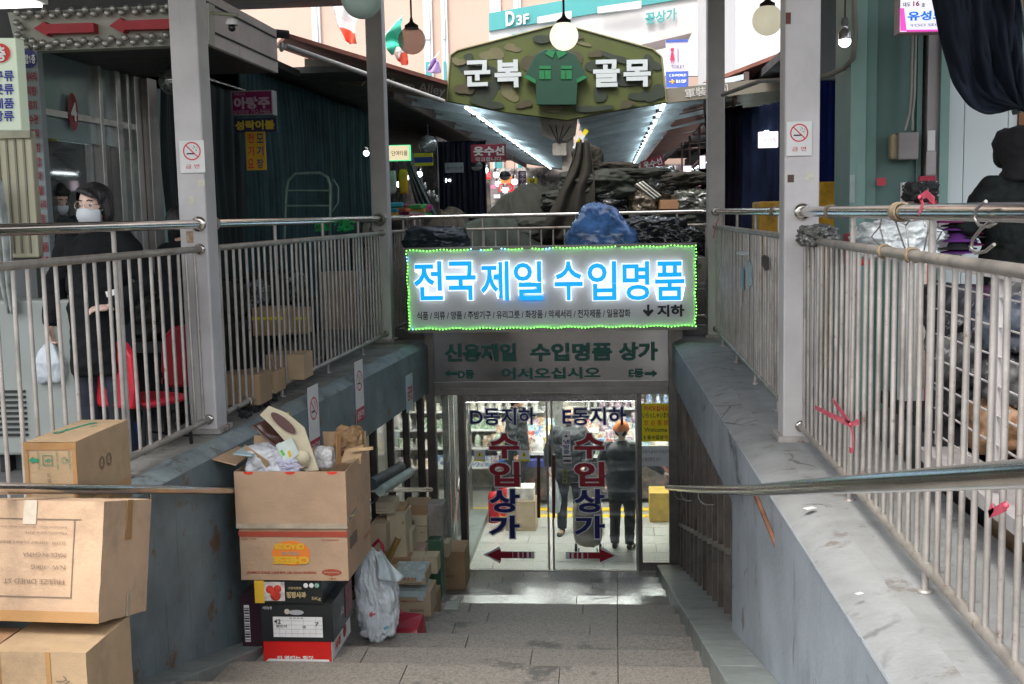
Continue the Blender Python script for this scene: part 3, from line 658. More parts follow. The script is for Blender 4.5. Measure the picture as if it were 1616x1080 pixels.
# ------------------------------------------------------------------ indoor market beyond the doors
CEI=mat('indoor_ceiling',(.6,.6,.58),.7,0,.05,5)
shell('indoor_ceiling','white ceiling of the indoor market','ceiling',[((-6,13.2,-.32),(5,22,-.3))],CEI)
shell('indoor_wall','pale back wall of the indoor market','wall',[((-6,20.0,-2.65),(5,20.1,-.33))],mat('indoor_wall_white',(.55,.55,.52),.6,0,.1,3))
shell('indoor_wall','pale right wall of the indoor passage','wall',[((.98,13.3,-2.65),(1.05,14.9,-.33))],mat('ribbed_metal',(.45,.48,.48),.35,.4,.1,4))
shell('indoor_wall','far left wall of the indoor market','wall',[((-5.0,13.3,-2.65),(-4.9,20,-.33))],mat('indoor_wall_white',(.55,.55,.52)))
TUBE=emit('tube_light',(1,.98,.92),22)
for i,(x,y,L_) in enumerate(((-1.5,14.3,1.2),(0,14.3,1.2),(-2.6,15.6,1.2),(-.9,15.7,1.2),(.7,15.7,1.2),(-2.2,18,1.2),(.4,18,1.2),(2.2,16,1.2))):
    q=thing('ceiling_lamp','white tube lamp on the indoor ceiling','lamp',(x,y,-.40),'tube lamps on the indoor ceiling')
    B().box((x-L_/2,y-.1,-.40),(x+L_/2,y+.1,-.325)).build('housing',WHITE,q); B().box((x-L_/2+.02,y-.085,-.412),(x+L_/2-.02,y+.085,-.403)).build('tube',TUBE,q)
# left inner glazing with posts and slanted rail
t=thing('glazed_partition','metal posted glass partition with a slanting rail inside the left of the entrance','partition',(-2.0,14.2,-2.61))
PG=glass('partition_glass',(.85,.93,.93),.03,.12,.10)
for i in range(6):
    y=13.35+i*.42; B().box((-2.02-.0*i,y-.03,-2.55),(-1.94,y+.03,-.33)).build('post',STEEL,t)
B().add([(-1.98,13.3,-2.5),(-1.98,15.45,-2.5),(-1.98,15.45,-.34),(-1.98,13.3,-.34)],[(0,1,2,3)]).build('pane',PG,t)
B().box((-2.1,13.3,-2.61),(-1.72,15.5,-2.50)).build('plinth',KERB,t,bevel=.004)
B().hexa([(-1.935,13.4,-2.3),(-1.925,13.4,-2.3),(-1.925,15.2,-1.05),(-1.935,15.2,-1.05)],[(-1.935,13.4,-2.18),(-1.925,13.4,-2.18),(-1.925,15.2,-.93),(-1.935,15.2,-.93)]).build('slanted_bar',STEEL,t)
B().tube([(-1.86,13.4,-1.72),(-1.86,15.3,-1.68)],.02,10).build('rail',STEEL,t)
t=thing('indoor_rail_panel','ribbed metal partition with a rounded top rail inside on the right','partition',(.88,14.2,-2.61))
for i in range(8): B().box((.84,13.45+i*.19,-2.6),(.90,13.53+i*.19,-1.70)).build('rib',STEEL,t)
B().tube([(.66,13.35,-1.64),(.86,13.55,-1.64),(.87,15.0,-1.64)],.03,12).build('top_rail',RAIL,t)
B().box((.70,13.3,-2.61),(1.0,14.1,-2.49)).build('step',KERB,t,bevel=.004)
# goods: shelves with countable things
random.seed(11)
GCOL=[(.55,.12,.09),(.62,.50,.15),(.16,.28,.5),(.62,.58,.5),(.22,.38,.22),(.42,.26,.15),(.68,.67,.66),(.38,.22,.34),(.3,.5,.55),(.55,.43,.32)]
GM=[mat('goods_%d'%i,c,.35,0,.35,14,spot=.52,spotcol=(.70,.68,.62),spotscale=18) for i,c in enumerate(GCOL)]
protos=[]
for mi,mm in enumerate(GM):
    b=B().grid(lambda u,v: Vector(((u-.5)*.16*(1-.05*math.cos(v*6.28)),-.025*math.sin(u*3.14)*math.sin(min(1,v*1.1)*3.14)-.01,v*.20)),8,8); b.grid(lambda u,v: Vector(((.5-u)*.16,.025*math.sin(u*3.14)*math.sin(v*3.14)+.01,v*.20)),8,8); pk=b
    bt=B().lathe((0,0,0),[(.001,0),(.036,0),(.038,.02),(.038,.13),(.02,.165),(.014,.175),(.014,.19),(.018,.192),(.018,.21),(.001,.212)],10)
    bx=B().box((-.065,-.04,0),(.065,.04,.15))
    cn=B().lathe((0,0,0),[(.001,0),(.05,0),(.05,.004),(.048,.006),(.048,.12),(.05,.124),(.001,.125)],12)
    for nm,bb,lb in (('packet',pk,'soft'),('bottle',bt,'capped'),('carton',bx,'small'),('tin',cn,'round')):
        o=bb.build(nm,mm,None,origin=(0,0,0)); COL.objects.unlink(o); protos.append((nm,o))
GN=['red','mustard','blue','cream','green','brown','white','purple','teal','tan']
def goods(x0,x1,y,z,step,lab_g,kinds=('packet','bottle','carton','tin'),sc=1.0,pile=False):
    x=x0
    while x<x1:
        if pile:
            n,o=random.choice([p for p in protos if p[0] in kinds])
        elif random.random()<.3 or x==x0: cur=random.choice([p for p in protos if p[0] in kinds]); n,o=cur
        else: n,o=cur
        c=o.copy(); COL.objects.link(c); c.location=(x,y+random.uniform(-.02,.02),z); s_=sc*random.uniform(.85,1.15); c.scale=(s_,s_,s_)
        c.rotation_euler=(random.uniform(-.1,.1),0,random.uniform(-.3,.3)); 
        prop(c,'%s %s %s %s'%({'packet':'soft','bottle':'capped','carton':'small','tin':'round'}[n],GN[int(o.data.materials[0].name[6:])],n,lab_g),n,n+'s '+lab_g); x+=step*s_
def shelf(label,x0,x1,y,zs,dep=.42,mm=None):
    t=thing('display_shelf',label,'shelf',((x0+x1)/2,y,-2.61)); mm=mm or WHITE
    for z in zs: B().box((x0,y-dep/2,z-.03),(x1,y+dep/2,z)).build('board',mm,t)
    for x in (x0,x1): B().box((x-.02,y+dep/2+.001,-2.61),(x+.02,y+dep/2+.03,-.45)).build('upright',mm,t)
    B().box((x0,y+dep/2+.031,-2.61),(x1,y+dep/2+.04,-.5)).build('back_panel',mat('shelf_back',(.42,.40,.36),.7,0,.3,9),t)
    return t
shelf('wide white display shelf of packets behind the right glass door',-.72,1.6,17.2,(-1.9,-1.62,-1.34,-1.06,-.78))
shelf('wide white display shelf of goods behind the left glass door',-3.3,-1.0,17.0,(-2.2,-1.9,-1.62,-1.34,-1.06,-.78))
for z,n_ in zip((-1.9,-1.62,-1.34,-1.06,-.78),('lowest','second','middle','fourth','top')): goods(-.68,1.55,17.05,z,.118,'on the %s shelf behind the right door'%n_)
for z,n_ in zip((-2.2,-1.9,-1.62,-1.34,-1.06,-.78),('bottom','second','third','fourth','fifth','top')): goods(-3.2,-1.05,16.85,z,.135,'on the %s shelf behind the left door'%n_)
def counter(label,x0,x1,y0,y1,h,mm):
    t=thing('display_table',label,'table',((x0+x1)/2,y0,-2.61)); B().box((x0,y0,-2.61+h-.04),(x1,y1,-2.61+h)).build('top',mm,t)
    for x in (x0+.04,x1-.04):
        for y in (y0+.04,y1-.04): B().box((x-.02,y-.02,-2.61),(x+.02,y+.02,-2.61+h-.041)).build('leg',STEEL,t)
    B().box((x0+.02,y0+.07,-2.55),(x1-.02,y1-.07,-2.61+h-.12)).build('base_cabinet',mat('dark_front',(.09,.08,.08),.6,0,.5,9,spot=.42,spotcol=(.4,.1,.08),spotscale=9),t)
    return t
counter('low display table heaped with packets left of the meeting of the doors',-1.65,-.85,16.1,16.6,.78,WHITE)
counter('low display table heaped with packets behind the man in the cap',-.55,1.3,16.2,16.7,.72,WHITE)
for k in range(4): goods(-1.62,-.88,16.16+k*.11,-1.83+k*.08,.12,'heaped on the table behind the left door',('packet',),.95,True)
for k in range(4): goods(-.5,1.25,16.24+k*.11,-1.89+k*.08,.13,'heaped on the table behind the right door',('packet','carton'),.95,True)
for i,(x,z,c) in enumerate(((-1.45,-2.0,(.03,.12,.45)),(-1.1,-2.0,(.04,.06,.25)))):
    prop(B().box((x-.16,15.9,z),(x+.16,16.08,z+.09)).build('tray',mat('tray%d'%i,c,.4)),('bright blue' if i==0 else 'dark blue')+' shallow tray hooked on the front of the table behind the left door','tray')
b=B().box((-1.42,14.75,-2.605),(-1.02,15.1,-2.2)); prop(b.build('carton',mat('tan_card',(.5,.38,.26),.8,0,.08,6),bevel=.004),'plain tan carton standing on the indoor floor behind the left door','carton')
prop(B().box((-1.4,14.78,-2.199),(-1.04,15.08,-2.03)).build('carton',mat('white_card',(.6,.55,.5),.7,0,.3,6),bevel=.004),'white and red carton on top of the plain one indoors','carton')
for i,(x,y) in enumerate(((-1.62,15.2),(-1.5,15.55))):
    q=thing('fire_extinguisher','red fire extinguisher '+('nearer to' if i==0 else 'farther from')+' the glass doors on the indoor floor','extinguisher',(x,y,-2.61))
    B().lathe((x,y,-2.61),[(.001,0),(.075,0),(.08,.02),(.08,.36),(.06,.42),(.03,.44)],16).build('cylinder',plain('ext_red',(.6,.01,.02),.3),q); B().tube([(x,y,-2.17),(x,y,-2.1),(x+.09,y-.03,-2.08)],.014,8).build('handle',BLACK,q)
prop(B().box((.5,15.2,-2.605),(.95,15.6,-2.2)).build('crate',mat('ochre_crate',(.5,.33,.06),.6,0,.2,8),bevel=.01),'ochre plastic crate on the indoor floor at the right','crate')
q=thing('electrical_box','white metal cabinet on the indoor wall above the right door lettering','cabinet',(-.62,16.8,-1.0)); B().box((-.72,16.7,-1.1),(-.25,16.85,-.55)).build('cabinet_body',WHITE,q,bevel=.01); B().box((-.58,16.69,-.95),(-.4,16.699,-.75)).build('grille',mat('grille',(.15,.15,.15)),q)
# ------------------------------------------------------------------ camouflage gable sign and its beam
GY=15.5
def G(px,py,Y=GY): p=at(px,py,Y); return (p.x,p.z)
O0=Vector((0,GY,0))
out=[G(705,160),G(711,88),G(722,80),G(872,41),G(896,41),G(1030,78),G(1044,90),G(1052,162),G(960,177),G(895,190),G(800,178)]
t=thing('gable_sign','camouflage painted gable sign with white letters and a green shirt between them','sign',(-.6,GY,2.85))
B().prism(out,O0,X_,Z_,.14).build('board',mat('camo_olive',(.062,.078,.012),.5,0,.12,3,dirt=.08),t,bevel=.008)
def inset(P,s_=.985):
    cx=sum(p[0] for p in P)/len(P); cz=sum(p[1] for p in P)/len(P); return [(cx+(p[0]-cx)*s_,cz+(p[1]-cz)*s_) for p in P]
b=B(); k=len(out); 
for i in range(k):
    a,c=out[i],out[(i+1)%k]
    if i in (7,8,9,10): continue
    b.tube([(a[0],GY-.01,a[1]),(c[0],GY-.01,c[1])],.013,6)
b.build('edge_trim',mat('camo_edge',(.20,.19,.09),.6,0,.15,6),t)
def blobpoly(px,py,rx,ry,seed,n=22,ang=0):
    P=[]
    for i in range(n):
        a=2*math.pi*i/n; r=1+.28*math.sin(2*a+seed)+.16*math.sin(3*a+seed*2.1)
        x=math.cos(a)*rx*r; y=math.sin(a)*ry*r; P.append(G(px+x*math.cos(ang)-y*math.sin(ang),py+x*math.sin(ang)+y*math.cos(ang)))
    return P
CD=mat('camo_dark',(.02,.029,.016),.55,0,.15,5); CT=mat('camo_tan',(.115,.105,.048),.55,0,.12,5); CB=mat('camo_brown',(.055,.045,.02),.55,0,.15,5)
for i,(px,py,rx,ry,sd_,m_,an) in enumerate(((752,112,24,14,1,CD,0),(765,147,18,17,2.2,CD,0),(790,128,18,10,4,CD,0),(778,86,17,10,3,CT,.2),(803,146,15,12,1,CT,.7),(808,76,12,6,0,CT,0),(845,100,17,20,2,CB,0),(900,103,22,20,5,CB,.3),(918,68,12,4,1,CT,.3),(872,172,14,7,2,CT,.1),
    (950,105,20,14,2,CD,0),(990,128,24,10,1,CD,0),(1003,112,26,12,4,CD,.2),(1028,100,13,10,1,CD,.5),(1035,148,15,13,3,CD,0),(1010,152,14,9,2,CD,0),(946,150,9,14,1,CD,.2),(828,165,12,6,3,CB,0),(735,140,14,11,3,CB,.4),(724,98,9,7,1,CT,0),(770,165,22,7,2,CD,.2),(935,172,26,6,1,CD,-.1),(972,92,24,6,2,CD,.35),(990,165,14,5,4,CB,0),(940,86,10,6,3,CB,.2),(860,62,16,8,1,CD,-.2),(905,58,14,5,2,CB,.2),(740,92,9,6,5,CD,0),(1018,128,7,14,1,CB,0))):
    B().prism(blobpoly(px,py,rx,ry,sd_,ang=an),O0-Y_*(.004+.0012*i),X_,Z_,.003).build('camouflage_patch',m_,t)
WL=mat('sign_white',(.46,.50,.50),.5,0,.03,6)
for ch,p in (('군',(733,96,774,137)),('복',(781,95,823,139)),('골',(936,95,978,138)),('목',(984,95,1027,138))): txt_px(ch,*p,GY-.03,WL,t,bold=.036,depth=.045)
SG=mat('shirt_green',(.005,.045,.024),.5,0,.05,6); SG2=mat('shirt_bright',(.006,.14,.04),.5)
b=B(); b.prism([G(*p) for p in ((846,88),(862,80),(890,80),(908,88),(928,124),(912,131),(910,167),(848,167),(846,131),(828,124))],O0-Y_*.12,X_,Z_,.07).build('shirt',SG,t,bevel=.006)
for P in (((861,87),(868,80),(877,84),(873,94)),((878,84),(888,79),(895,87),(882,95)),((828,124),(833,120),(847,128),(846,134)),((910,127),(922,121),(928,124),(911,133)),((852,106),(870,106),(870,111),(852,111)),((886,106),(903,106),(903,111),(886,111)),((852,113),(860,113),(860,127),(852,127)),((861,113),(870,113),(870,127),(861,127)),((886,113),(893,113),(893,127),(886,127)),((894,113),(903,113),(903,127),(894,127))):
    B().prism([G(*p) for p in P],O0-Y_*.132,X_,Z_,.012).build('shirt_piece',SG2,t)
BEAM=mat('beam_brown',(.16,.145,.11),.6,0,.12,3,dirt=.2)
t=thing('alley_beam','brown grey cross beam lettered Military Uniform Alley left and right of the gable sign','beam',(-.6,GY+.1,2.9))
for P in (((480,92),(706,127),(706,160),(480,120)),((1050,140),(1240,121),(1240,141),(1050,163))): B().prism([G(*p) for p in P],O0+Y_*.02,X_,Z_,.12).build('beam_half',BEAM,t)
aL,bL=G(520,117),G(702,146); c_=Vector(((aL[0]+bL[0])/2,GY+.015,(aL[1]+bL[1])/2)); uu=Vector((bL[0]-aL[0],0,bL[1]-aL[1])).normalized()
LT=mat('beam_letters',(.52,.5,.46),.5,0,0)
txt('Military Uniform Alley',c_,uu,uu.cross(-Y_).cross(Y_) if 0 else Vector((-uu.z,0,uu.x)),w=(Vector((bL[0]-aL[0],0,bL[1]-aL[1]))).length,h=.16,m=LT,parent=t,bold=.01,depth=.006)
aR,bR=G(1083,148),G(1147,139); uu=Vector((bR[0]-aR[0],0,bR[1]-aR[1])).normalized()
txt('軍裝胡同',Vector(((aR[0]+bR[0])/2,GY+.015,(aR[1]+bR[1])/2)),uu,Vector((-uu.z,0,uu.x)),w=.56,h=.12,m=LT,parent=t,bold=.01,depth=.006)
# ------------------------------------------------------------------ butterfly roof over the alley, centre post, light strips
ROOFM=mat('roof_slats',(.60,.68,.72),.45,.3,.12,3,dirt=.12)
for sg,label in ((-1,'slatted grey left half of the alley roof sloping down to the centre post'),(1,'slatted grey right half of the alley roof sloping down to the centre post')):
    t=thing('alley_roof',label,'roof',(sg*1.5-.6,25,2.9)); b=B(); n=56
    for i in range(n):
        y0=15.66+i*.45; y1=y0+.452; xa=-.55+sg*.12; xb=-.55+sg*2.35; za=2.86; zb=3.30; l=.028*(i%2)
        q=[(xa,y0,za+l),(xb,y0,zb+l),(xb,y1,zb+l+.03),(xa,y1,za+l+.03)]
        if sg<0: q=q[::-1]
        b.hexa(q,[(p[0],p[1],p[2]+.07-l) for p in q])
    b.build('slats',ROOFM,t)
    B().hexa([(-.55+sg*2.36,15.66,3.2),(-.55+sg*2.42,15.66,3.2),(-.55+sg*2.42,41,3.2),(-.55+sg*2.36,41,3.2)][::sg],[(-.55+sg*2.36,15.66,3.4),(-.55+sg*2.42,15.66,3.4),(-.55+sg*2.42,41,3.4),(-.55+sg*2.36,41,3.4)][::sg]).build('edge_beam',mat('edge_beam_brown',(.12,.08,.07),.6,0,.2,3),t)
    for yy in (17,19.4,21.8,24.2,27): B().hexa([(-.55+sg*.12,yy,2.78),(-.55+sg*2.35,yy,3.22),(-.55+sg*2.35,yy+.07,3.22),(-.55+sg*.12,yy+.07,2.78)][::sg],[(-.55+sg*.12,yy,2.84),(-.55+sg*2.35,yy,3.28),(-.55+sg*2.35,yy+.07,3.28),(-.55+sg*.12,yy+.07,2.84)][::sg]).build('rib',ROOFM,t)
STRIP=emit('strip_white',(.85,.97,1),5)
for sg,xs,lb in ((-1,-1.93,'white light strip with black clips under the left half of the alley roof'),(1,.76,'white light strip with black clips under the right half of the alley roof')):
    z=2.84+.44*((abs(xs+.55)-.12)/2.23)-.05; t=thing('light_strip',lb,'light strip',(xs,15.7,z)); y=15.72; i=0
    while y<38:
        B().box((xs-.02,y,z),(xs+.02,y+1.08,z+.02)).build('tube',STRIP,t); B().obox((xs-.03,y+1.14,z),(.07,.07,.05),rz=.3).build('clip',BLACK,t); y+=1.2; i+=1
t=thing('roof_post','weathered steel centre post with bracket and junction boxes under the gable sign','post',(-.56,15.9,0))
PW=mat('old_paint',(.38,.35,.31),.6,.1,.2,9,.1,60,dirt=.3)
B().box((-.64,15.85,0),(-.48,16.0,2.86)).build('shaft',PW,t,bevel=.01); B().prism([G(*p,15.8) for p in ((852,186),(912,186),(908,214),(896,222),(872,222),(857,214))],(0,15.8,0),X_,Z_,.05).build('bracket',PW,t,bevel=.004)
B().prism([G(*p,15.75) for p in ((872,226),(894,226),(894,246),(872,246))],(0,15.75,0),X_,Z_,.07).build('junction_box',PW,t,bevel=.006)
for px in (866,876,888,900): B().tube([(G(px,196)[0],15.72,G(px,196)[1]),(G(880,225)[0],15.72,G(880,225)[1])],.008,6).build('cable',BLACK,t)
q=thing('barrier_scrap','crossed white and yellow barrier boards leaning at the centre post','barrier',at(921,235,15.6))
for a,c in (((906,235),(926,205)),((908,216),(925,233))):
    p0,p1=at(*a,15.6),at(*c,15.6); d=(p1-p0); L_=d.length; d.normalize(); nn=Vector((-d.z,0,d.x))
    for i in range(4):
        s0,s1=p0+d*L_*i/4,p0+d*L_*(i+1)/4; B().add([s0-nn*.03,s1-nn*.03,s1+nn*.03,s0+nn*.03,s0-nn*.03+Y_*.015,s1-nn*.03+Y_*.015,s1+nn*.03+Y_*.015,s0+nn*.03+Y_*.015],[(0,1,2,3),(7,6,5,4),(0,4,5,1),(3,2,6,7)]).build('stripe_board',YEL if i%2 else WHITE,q)
# ------------------------------------------------------------------ clothing heaps behind the far railing
def cloth(n,c,rough=.85,**k): return mat(n,c,rough,0,.25,7,.5,18,**k)
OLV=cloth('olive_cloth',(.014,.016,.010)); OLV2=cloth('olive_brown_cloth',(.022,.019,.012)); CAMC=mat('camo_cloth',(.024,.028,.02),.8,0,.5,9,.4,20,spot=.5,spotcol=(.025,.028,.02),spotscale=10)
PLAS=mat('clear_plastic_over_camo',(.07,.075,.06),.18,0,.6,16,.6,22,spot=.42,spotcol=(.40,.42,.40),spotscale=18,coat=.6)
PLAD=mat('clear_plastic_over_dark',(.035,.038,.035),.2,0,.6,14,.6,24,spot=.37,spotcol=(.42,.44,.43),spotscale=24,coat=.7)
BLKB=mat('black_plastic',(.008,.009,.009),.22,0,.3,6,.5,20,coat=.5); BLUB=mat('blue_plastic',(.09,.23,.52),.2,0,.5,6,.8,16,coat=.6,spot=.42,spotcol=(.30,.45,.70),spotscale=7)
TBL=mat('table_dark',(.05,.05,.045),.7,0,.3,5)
shell('goods_platform','dark low table carrying the clothing heaps behind the far railing','table',[((-2.2,15.2,.02),(1.5,16.6,.55)),((-2.0,16.62,.02),(1.4,17.5,.9))],TBL)
# big olive tarp mound
def tarp(name,label,px0,px1,pyt,Y,zb,dep,m,seed,skew=0,pw=.7):
    a,b_=at(px0,pyt,Y).x,at(px1,pyt,Y).x; zt=at((px0+px1)/2,pyt,Y).z
    def fn(u,v):
        uu=u*2-1; vv=v*2-1; r=max(0,1-abs(uu)**2.4)*max(0,1-abs(vv)**2.4); h=r**pw
        q=Vector((a+(b_-a)*(u+.02*noise.noise(Vector((v*4,u*3,seed)))),Y+dep*v,zb+(zt-zb)*h*(1+skew*(u-.6))))
        f=1-abs(noise.noise(Vector((u*7+v*3,v*4,seed))))*2; f2=1-abs(noise.noise(Vector((u*15,v*9,seed+4))))*2
        q.z+=(.05*f+.02*f2)*h; q.y-=.03*f; return q
    return prop(B().grid(fn,90,50).build(name,m),label,'tarp')
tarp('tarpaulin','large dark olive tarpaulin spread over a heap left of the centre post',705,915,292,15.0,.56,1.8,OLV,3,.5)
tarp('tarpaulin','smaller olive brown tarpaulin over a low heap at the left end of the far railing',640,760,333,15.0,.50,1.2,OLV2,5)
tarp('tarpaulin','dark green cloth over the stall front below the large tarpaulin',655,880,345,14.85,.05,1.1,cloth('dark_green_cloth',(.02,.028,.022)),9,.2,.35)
# draped cloth hanging from the post
def drape(u,v):
    hw=.12+.42*v**1.2*(1 if v<.55 else 1-.7*(v-.55)); y=15.0-.2*math.sin(v*1.7); z=2.5-1.25*v
    x=-.33-.30*v*v+(u-.5)*hw*1.5; f=math.sin(u*15+v*3+2*noise.noise(Vector((u*3,v*3,1))))
    return Vector((x,y+.05*f,z+.03*noise.noise(Vector((u*5,v*5,2)))))
prop(B().grid(drape,60,40).build('hanging_cloth',OLV2,solid=.01),'brown olive cloth bunched and hanging from the centre post','cloth')
crumple('cloth_bundle',(-.27,15.25,2.2),(.22,.2,.26),OLV2,seed=8,amp=.2,freq=2,label='brown olive cloth bundle tied at the top of the heap beside the centre post',cat='cloth')
hp=[('clothing_stack',(945,292),(.55,.4,.22),CAMC,'folded camouflage clothes stacked right of the hanging cloth','clothes'),
('clothing_stack',(935,312),(.55,.4,.14),PLAD,'plastic wrapped clothes at the bottom of the stack above the blue bag','clothes'),
('wrapped_roll',(980,292),(.19,.35,.19),PLAS,'clear wrapped roll in the middle of the heap','roll'),
('wrapped_roll',(1014,318),(.21,.3,.19),mat('brown_wrap',(.15,.12,.08),.2,0,.6,16,.4,22,spot=.36,spotcol=(.5,.48,.42),spotscale=30,coat=.5),'brown wrapped round roll low in the heap above the railing','roll'),
('wrapped_roll',(1022,287),(.22,.3,.17),PLAS,'clear wrapped bundle on top of the brown round roll','roll'),
('clothing_stack',(962,268),(.4,.35,.10),OLV2,'yellowish olive clothes on top of the heap','clothes'),
('clothing_stack',(990,276),(.6,.3,.09),OLV,'dark olive clothes laid over the top of the heap','clothes'),
('clothing_stack',(1040,290),(.28,.3,.22),BLKB,'black glossy bag among the clothes at the right of the heap','bag'),
('clothing_stack',(1060,300),(.30,.3,.20),CAMC,'camouflage clothes sloping at the right of the heap','clothes'),
('clothing_stack',(1090,318),(.30,.3,.17),PLAS,'clear wrapped clothes at the right end of the heap next to the column','clothes'),
('clothing_stack',(966,325),(.16,.2,.07),mat('yellow_cloth',(.30,.25,.03),.7,0,.3,9,.3),'folded yellow cloth just above the railing','cloth'),
('clothing_stack',(1050,325),(.5,.3,.09),OLV2,'brown cloth along the railing at the right of the heap','clothes'),
('clothing_stack',(930,345),(.5,.3,.22),PLAD,'dark wrapped clothes behind the bars left of the blue bag','clothes'),
('clothing_stack',(1070,355),(.5,.3,.22),CAMC,'camouflage clothes behind the bars at the right end of the far railing','clothes'),
('clothing_stack',(905,318),(.45,.4,.16),CAMC,'camouflage clothes bulging over the railing left of the hanging cloth foot','clothes'),
('clothing_stack',(1075,283),(.35,.3,.10),OLV2,'olive brown jacket slung over the right shoulder of the heap','clothes'),
('clothing_stack',(860,362),(.4,.3,.2),CAMC,'camouflage clothes behind the bars under the centre post','clothes')]
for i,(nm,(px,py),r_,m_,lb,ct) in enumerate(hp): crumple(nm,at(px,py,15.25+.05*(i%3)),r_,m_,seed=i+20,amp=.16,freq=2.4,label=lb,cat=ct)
def fan(u,v):
    p=at(1000+30*v+14*u,292+24*v-6*u,15.0); return p+Vector((0,.04*math.sin(u*18),0))
prop(B().grid(fan,30,12).build('white_cloth',mat('white_cloth',(.55,.55,.5),.8,0,.2,9),solid=.005),'pleated white cloth hanging out of the heap','cloth')
prop(B().obox(at(1060,323,15.1),(.36,.25,.12),rz=.2).build('carton',mat('brown_carton',(.33,.18,.09),.8,0,.1,6),bevel=.004),'flat brown carton among the clothes at the right end','carton')
def tiebag(q,d):
    if d.z>0: k=1-d.z*.72; q.x*=k; q.y*=k; q.x-=.07*d.z; q.z*=1.12
    return q
bb=crumple('blue_bag',at(950,368,13.3),(.44,.32,.33),BLUB,seed=4,amp=.13,freq=2.2,flat=1.005,top=tiebag,label='big knotted blue plastic bag on the slab above the lit sign',cat='bag')
b=B()
for s_ in (-1,1): b.tube([at(935,345,13.2),at(930+s_*6,336,13.2),at(927+s_*10,333,13.2)],[.05,.03,.012],8)
b.build('knot',BLUB,bb); bb.children[0].matrix_parent_inverse=Matrix()
crumple('black_bag',at(1030,374,13.5),(.42,.3,.24),BLKB,seed=9,amp=.2,freq=2.6,flat=1.005,label='black plastic bag on the slab right of the blue bag',cat='bag')
crumple('black_bag',at(1078,380,13.4),(.24,.22,.15),BLKB,seed=12,amp=.2,freq=2.6,flat=1.005,label='small black plastic bag on the slab nearest the far right column',cat='bag')
crumple('dark_sheet',at(690,380,13.4),(.38,.3,.17),mat('dark_blue_sheet',(.02,.035,.045),.35,0,.3,7,.4,20,coat=.2),seed=15,amp=.2,freq=2,flat=1.005,label='dark blue plastic sheet bunched at the left end above the lit sign',cat='sheet')
# ------------------------------------------------------------------ far street: overexposed building, banners, flags
FW=mat('facade_peach',(.56,.40,.32),.7,0,.05,.5); FG=mat('facade_glass',(.55,.62,.65),.15,.2,.1,1); FWH=mat('facade_white',(.66,.65,.64),.6,0,.03,1); TEAL=mat('teal_panel',(.07,.33,.33),.6,0,.05,1)
t=thing('far_building','pale peach building with tall window strips and teal panels far up the alley','building',(-4,42,0))
B().box((-26,42,0),(9,46,22)).build('wall',FW,t)
for px0,px1 in ((495,508),(670,684),(698,708),(775,792),(812,824)):
    a=rect_px(px0,0,px1,200,41.9); 
    B().box((a[0],41.85,0),(a[1],41.99,20)).build('window_strip',FWH,t); B().box((a[0]+.08,41.8,0),(a[1]-.1,41.849,20)).build('window',FG,t)
    for i in range(12): B().box((a[0]+.06,41.75,1.5+i*1.6),(a[1]-.08,41.799,2.3+i*1.6)).build('panel',TEAL if i%2 else FWH,t)
a=rect_px(770,-60,1112,40,38)
t=thing('market_banner','teal and white hanging banner board reading D3F above the gable sign','banner',((a[0]+a[1])/2,38,a[2]))
def Q(px,py,Y=38): p=at(px,py,Y); return (p.x,p.z)
B().prism([Q(*p) for p in ((772,50),(1120,-10),(1120,120),(772,120))],(0,38,0),X_,Z_,.3).build('white_board',FWH,t)
B().prism([Q(*p) for p in ((772,22),(1120,-38),(1120,-8),(772,50))],(0,37.9,0),X_,Z_,.2).build('teal_band',TEAL,t)
B().prism([Q(*p) for p in ((1010,-80),(1110,-90),(1110,-30),(1010,-22))],(0,37.9,0),X_,Z_,.2).build('upper_board',FWH,t)
def slant(s_,x0,y0,x1,y1,m,par,Y=37.85,sl=-.10,bold=.03):
    c=at((x0+x1)/2,(y0+y1)/2,Y); uu=Vector((1,0,.13)).normalized(); W_=(at(x1,y0,Y)-at(x0,y0,Y)).length; H_=(at(x0,y0,Y)-at(x0,y1,Y)).length
    txt(s_,c,uu,Vector((0,0,1)),w=W_,h=H_,m=m,parent=par,bold=bold,depth=.03)
slant('D',798,18,812,41,FWH,t); slant('3F',815,23,835,39,FWH,t); slant('꽃상가',1018,17,1068,36,TEAL,t); slant('그릇도매',806,48,870,62,TEAL,t)
for px0,py0,px1,py1 in ((848,22,902,34),(943,6,1012,18)): B().prism([Q(*p,37.7) for p in ((px0,py0+6),(px1,py0-4),(px1,py1-4),(px0,py1+4))],(0,37.6,0),X_,Z_,.1).build('pale_plate',FWH,t)
t=thing('footbridge','pale covered footbridge crossing high behind the gable sign','bridge',(2,34,5)); B().prism([Q(*p,34) for p in ((930,75),(1092,38),(1092,52),(930,90))],(0,34,0),X_,Z_,2).build('deck',mat('bridge_pink',(.62,.5,.48),.7,0,.05,1),t)
t=thing('white_building','bright white building with a louvred opening on the right of the alley','building',(2,26,0))
B().box((2.6,24,0),(12,34,12)).build('wall',mat('white_render',(.60,.59,.585),.7,0,.03,1),t); B().box((2.55,26,7.2),(2.59,28.4,8.4)).build('louvre',mat('louvre',(.3,.3,.3)),t)
a=rect_px(1051,63,1086,138,22)
t=thing('toilet_sign','tall pale and blue toilet sign with an orange arrow right of the gable sign','sign',((a[0]+a[1])/2,22,a[2]))
B().box((a[0],22,a[2]),(a[1],22.12,a[3])).build('panel',mat('toilet_pale',(.55,.5,.58),.5,0,.02),t)
TB=plain('toilet_blue',(.04,.09,.38)); a2=rect_px(1051,113,1086,136,21.99); B().box((a[0]-.001,21.985,a[2]),(a[1]+.001,21.998,a2[3])).build('blue_panel',TB,t); B().box((a[0]-.001,21.985,a[3]-.04),(a[1]+.001,21.998,a[3]+.001)).build('top_band',TB,t)
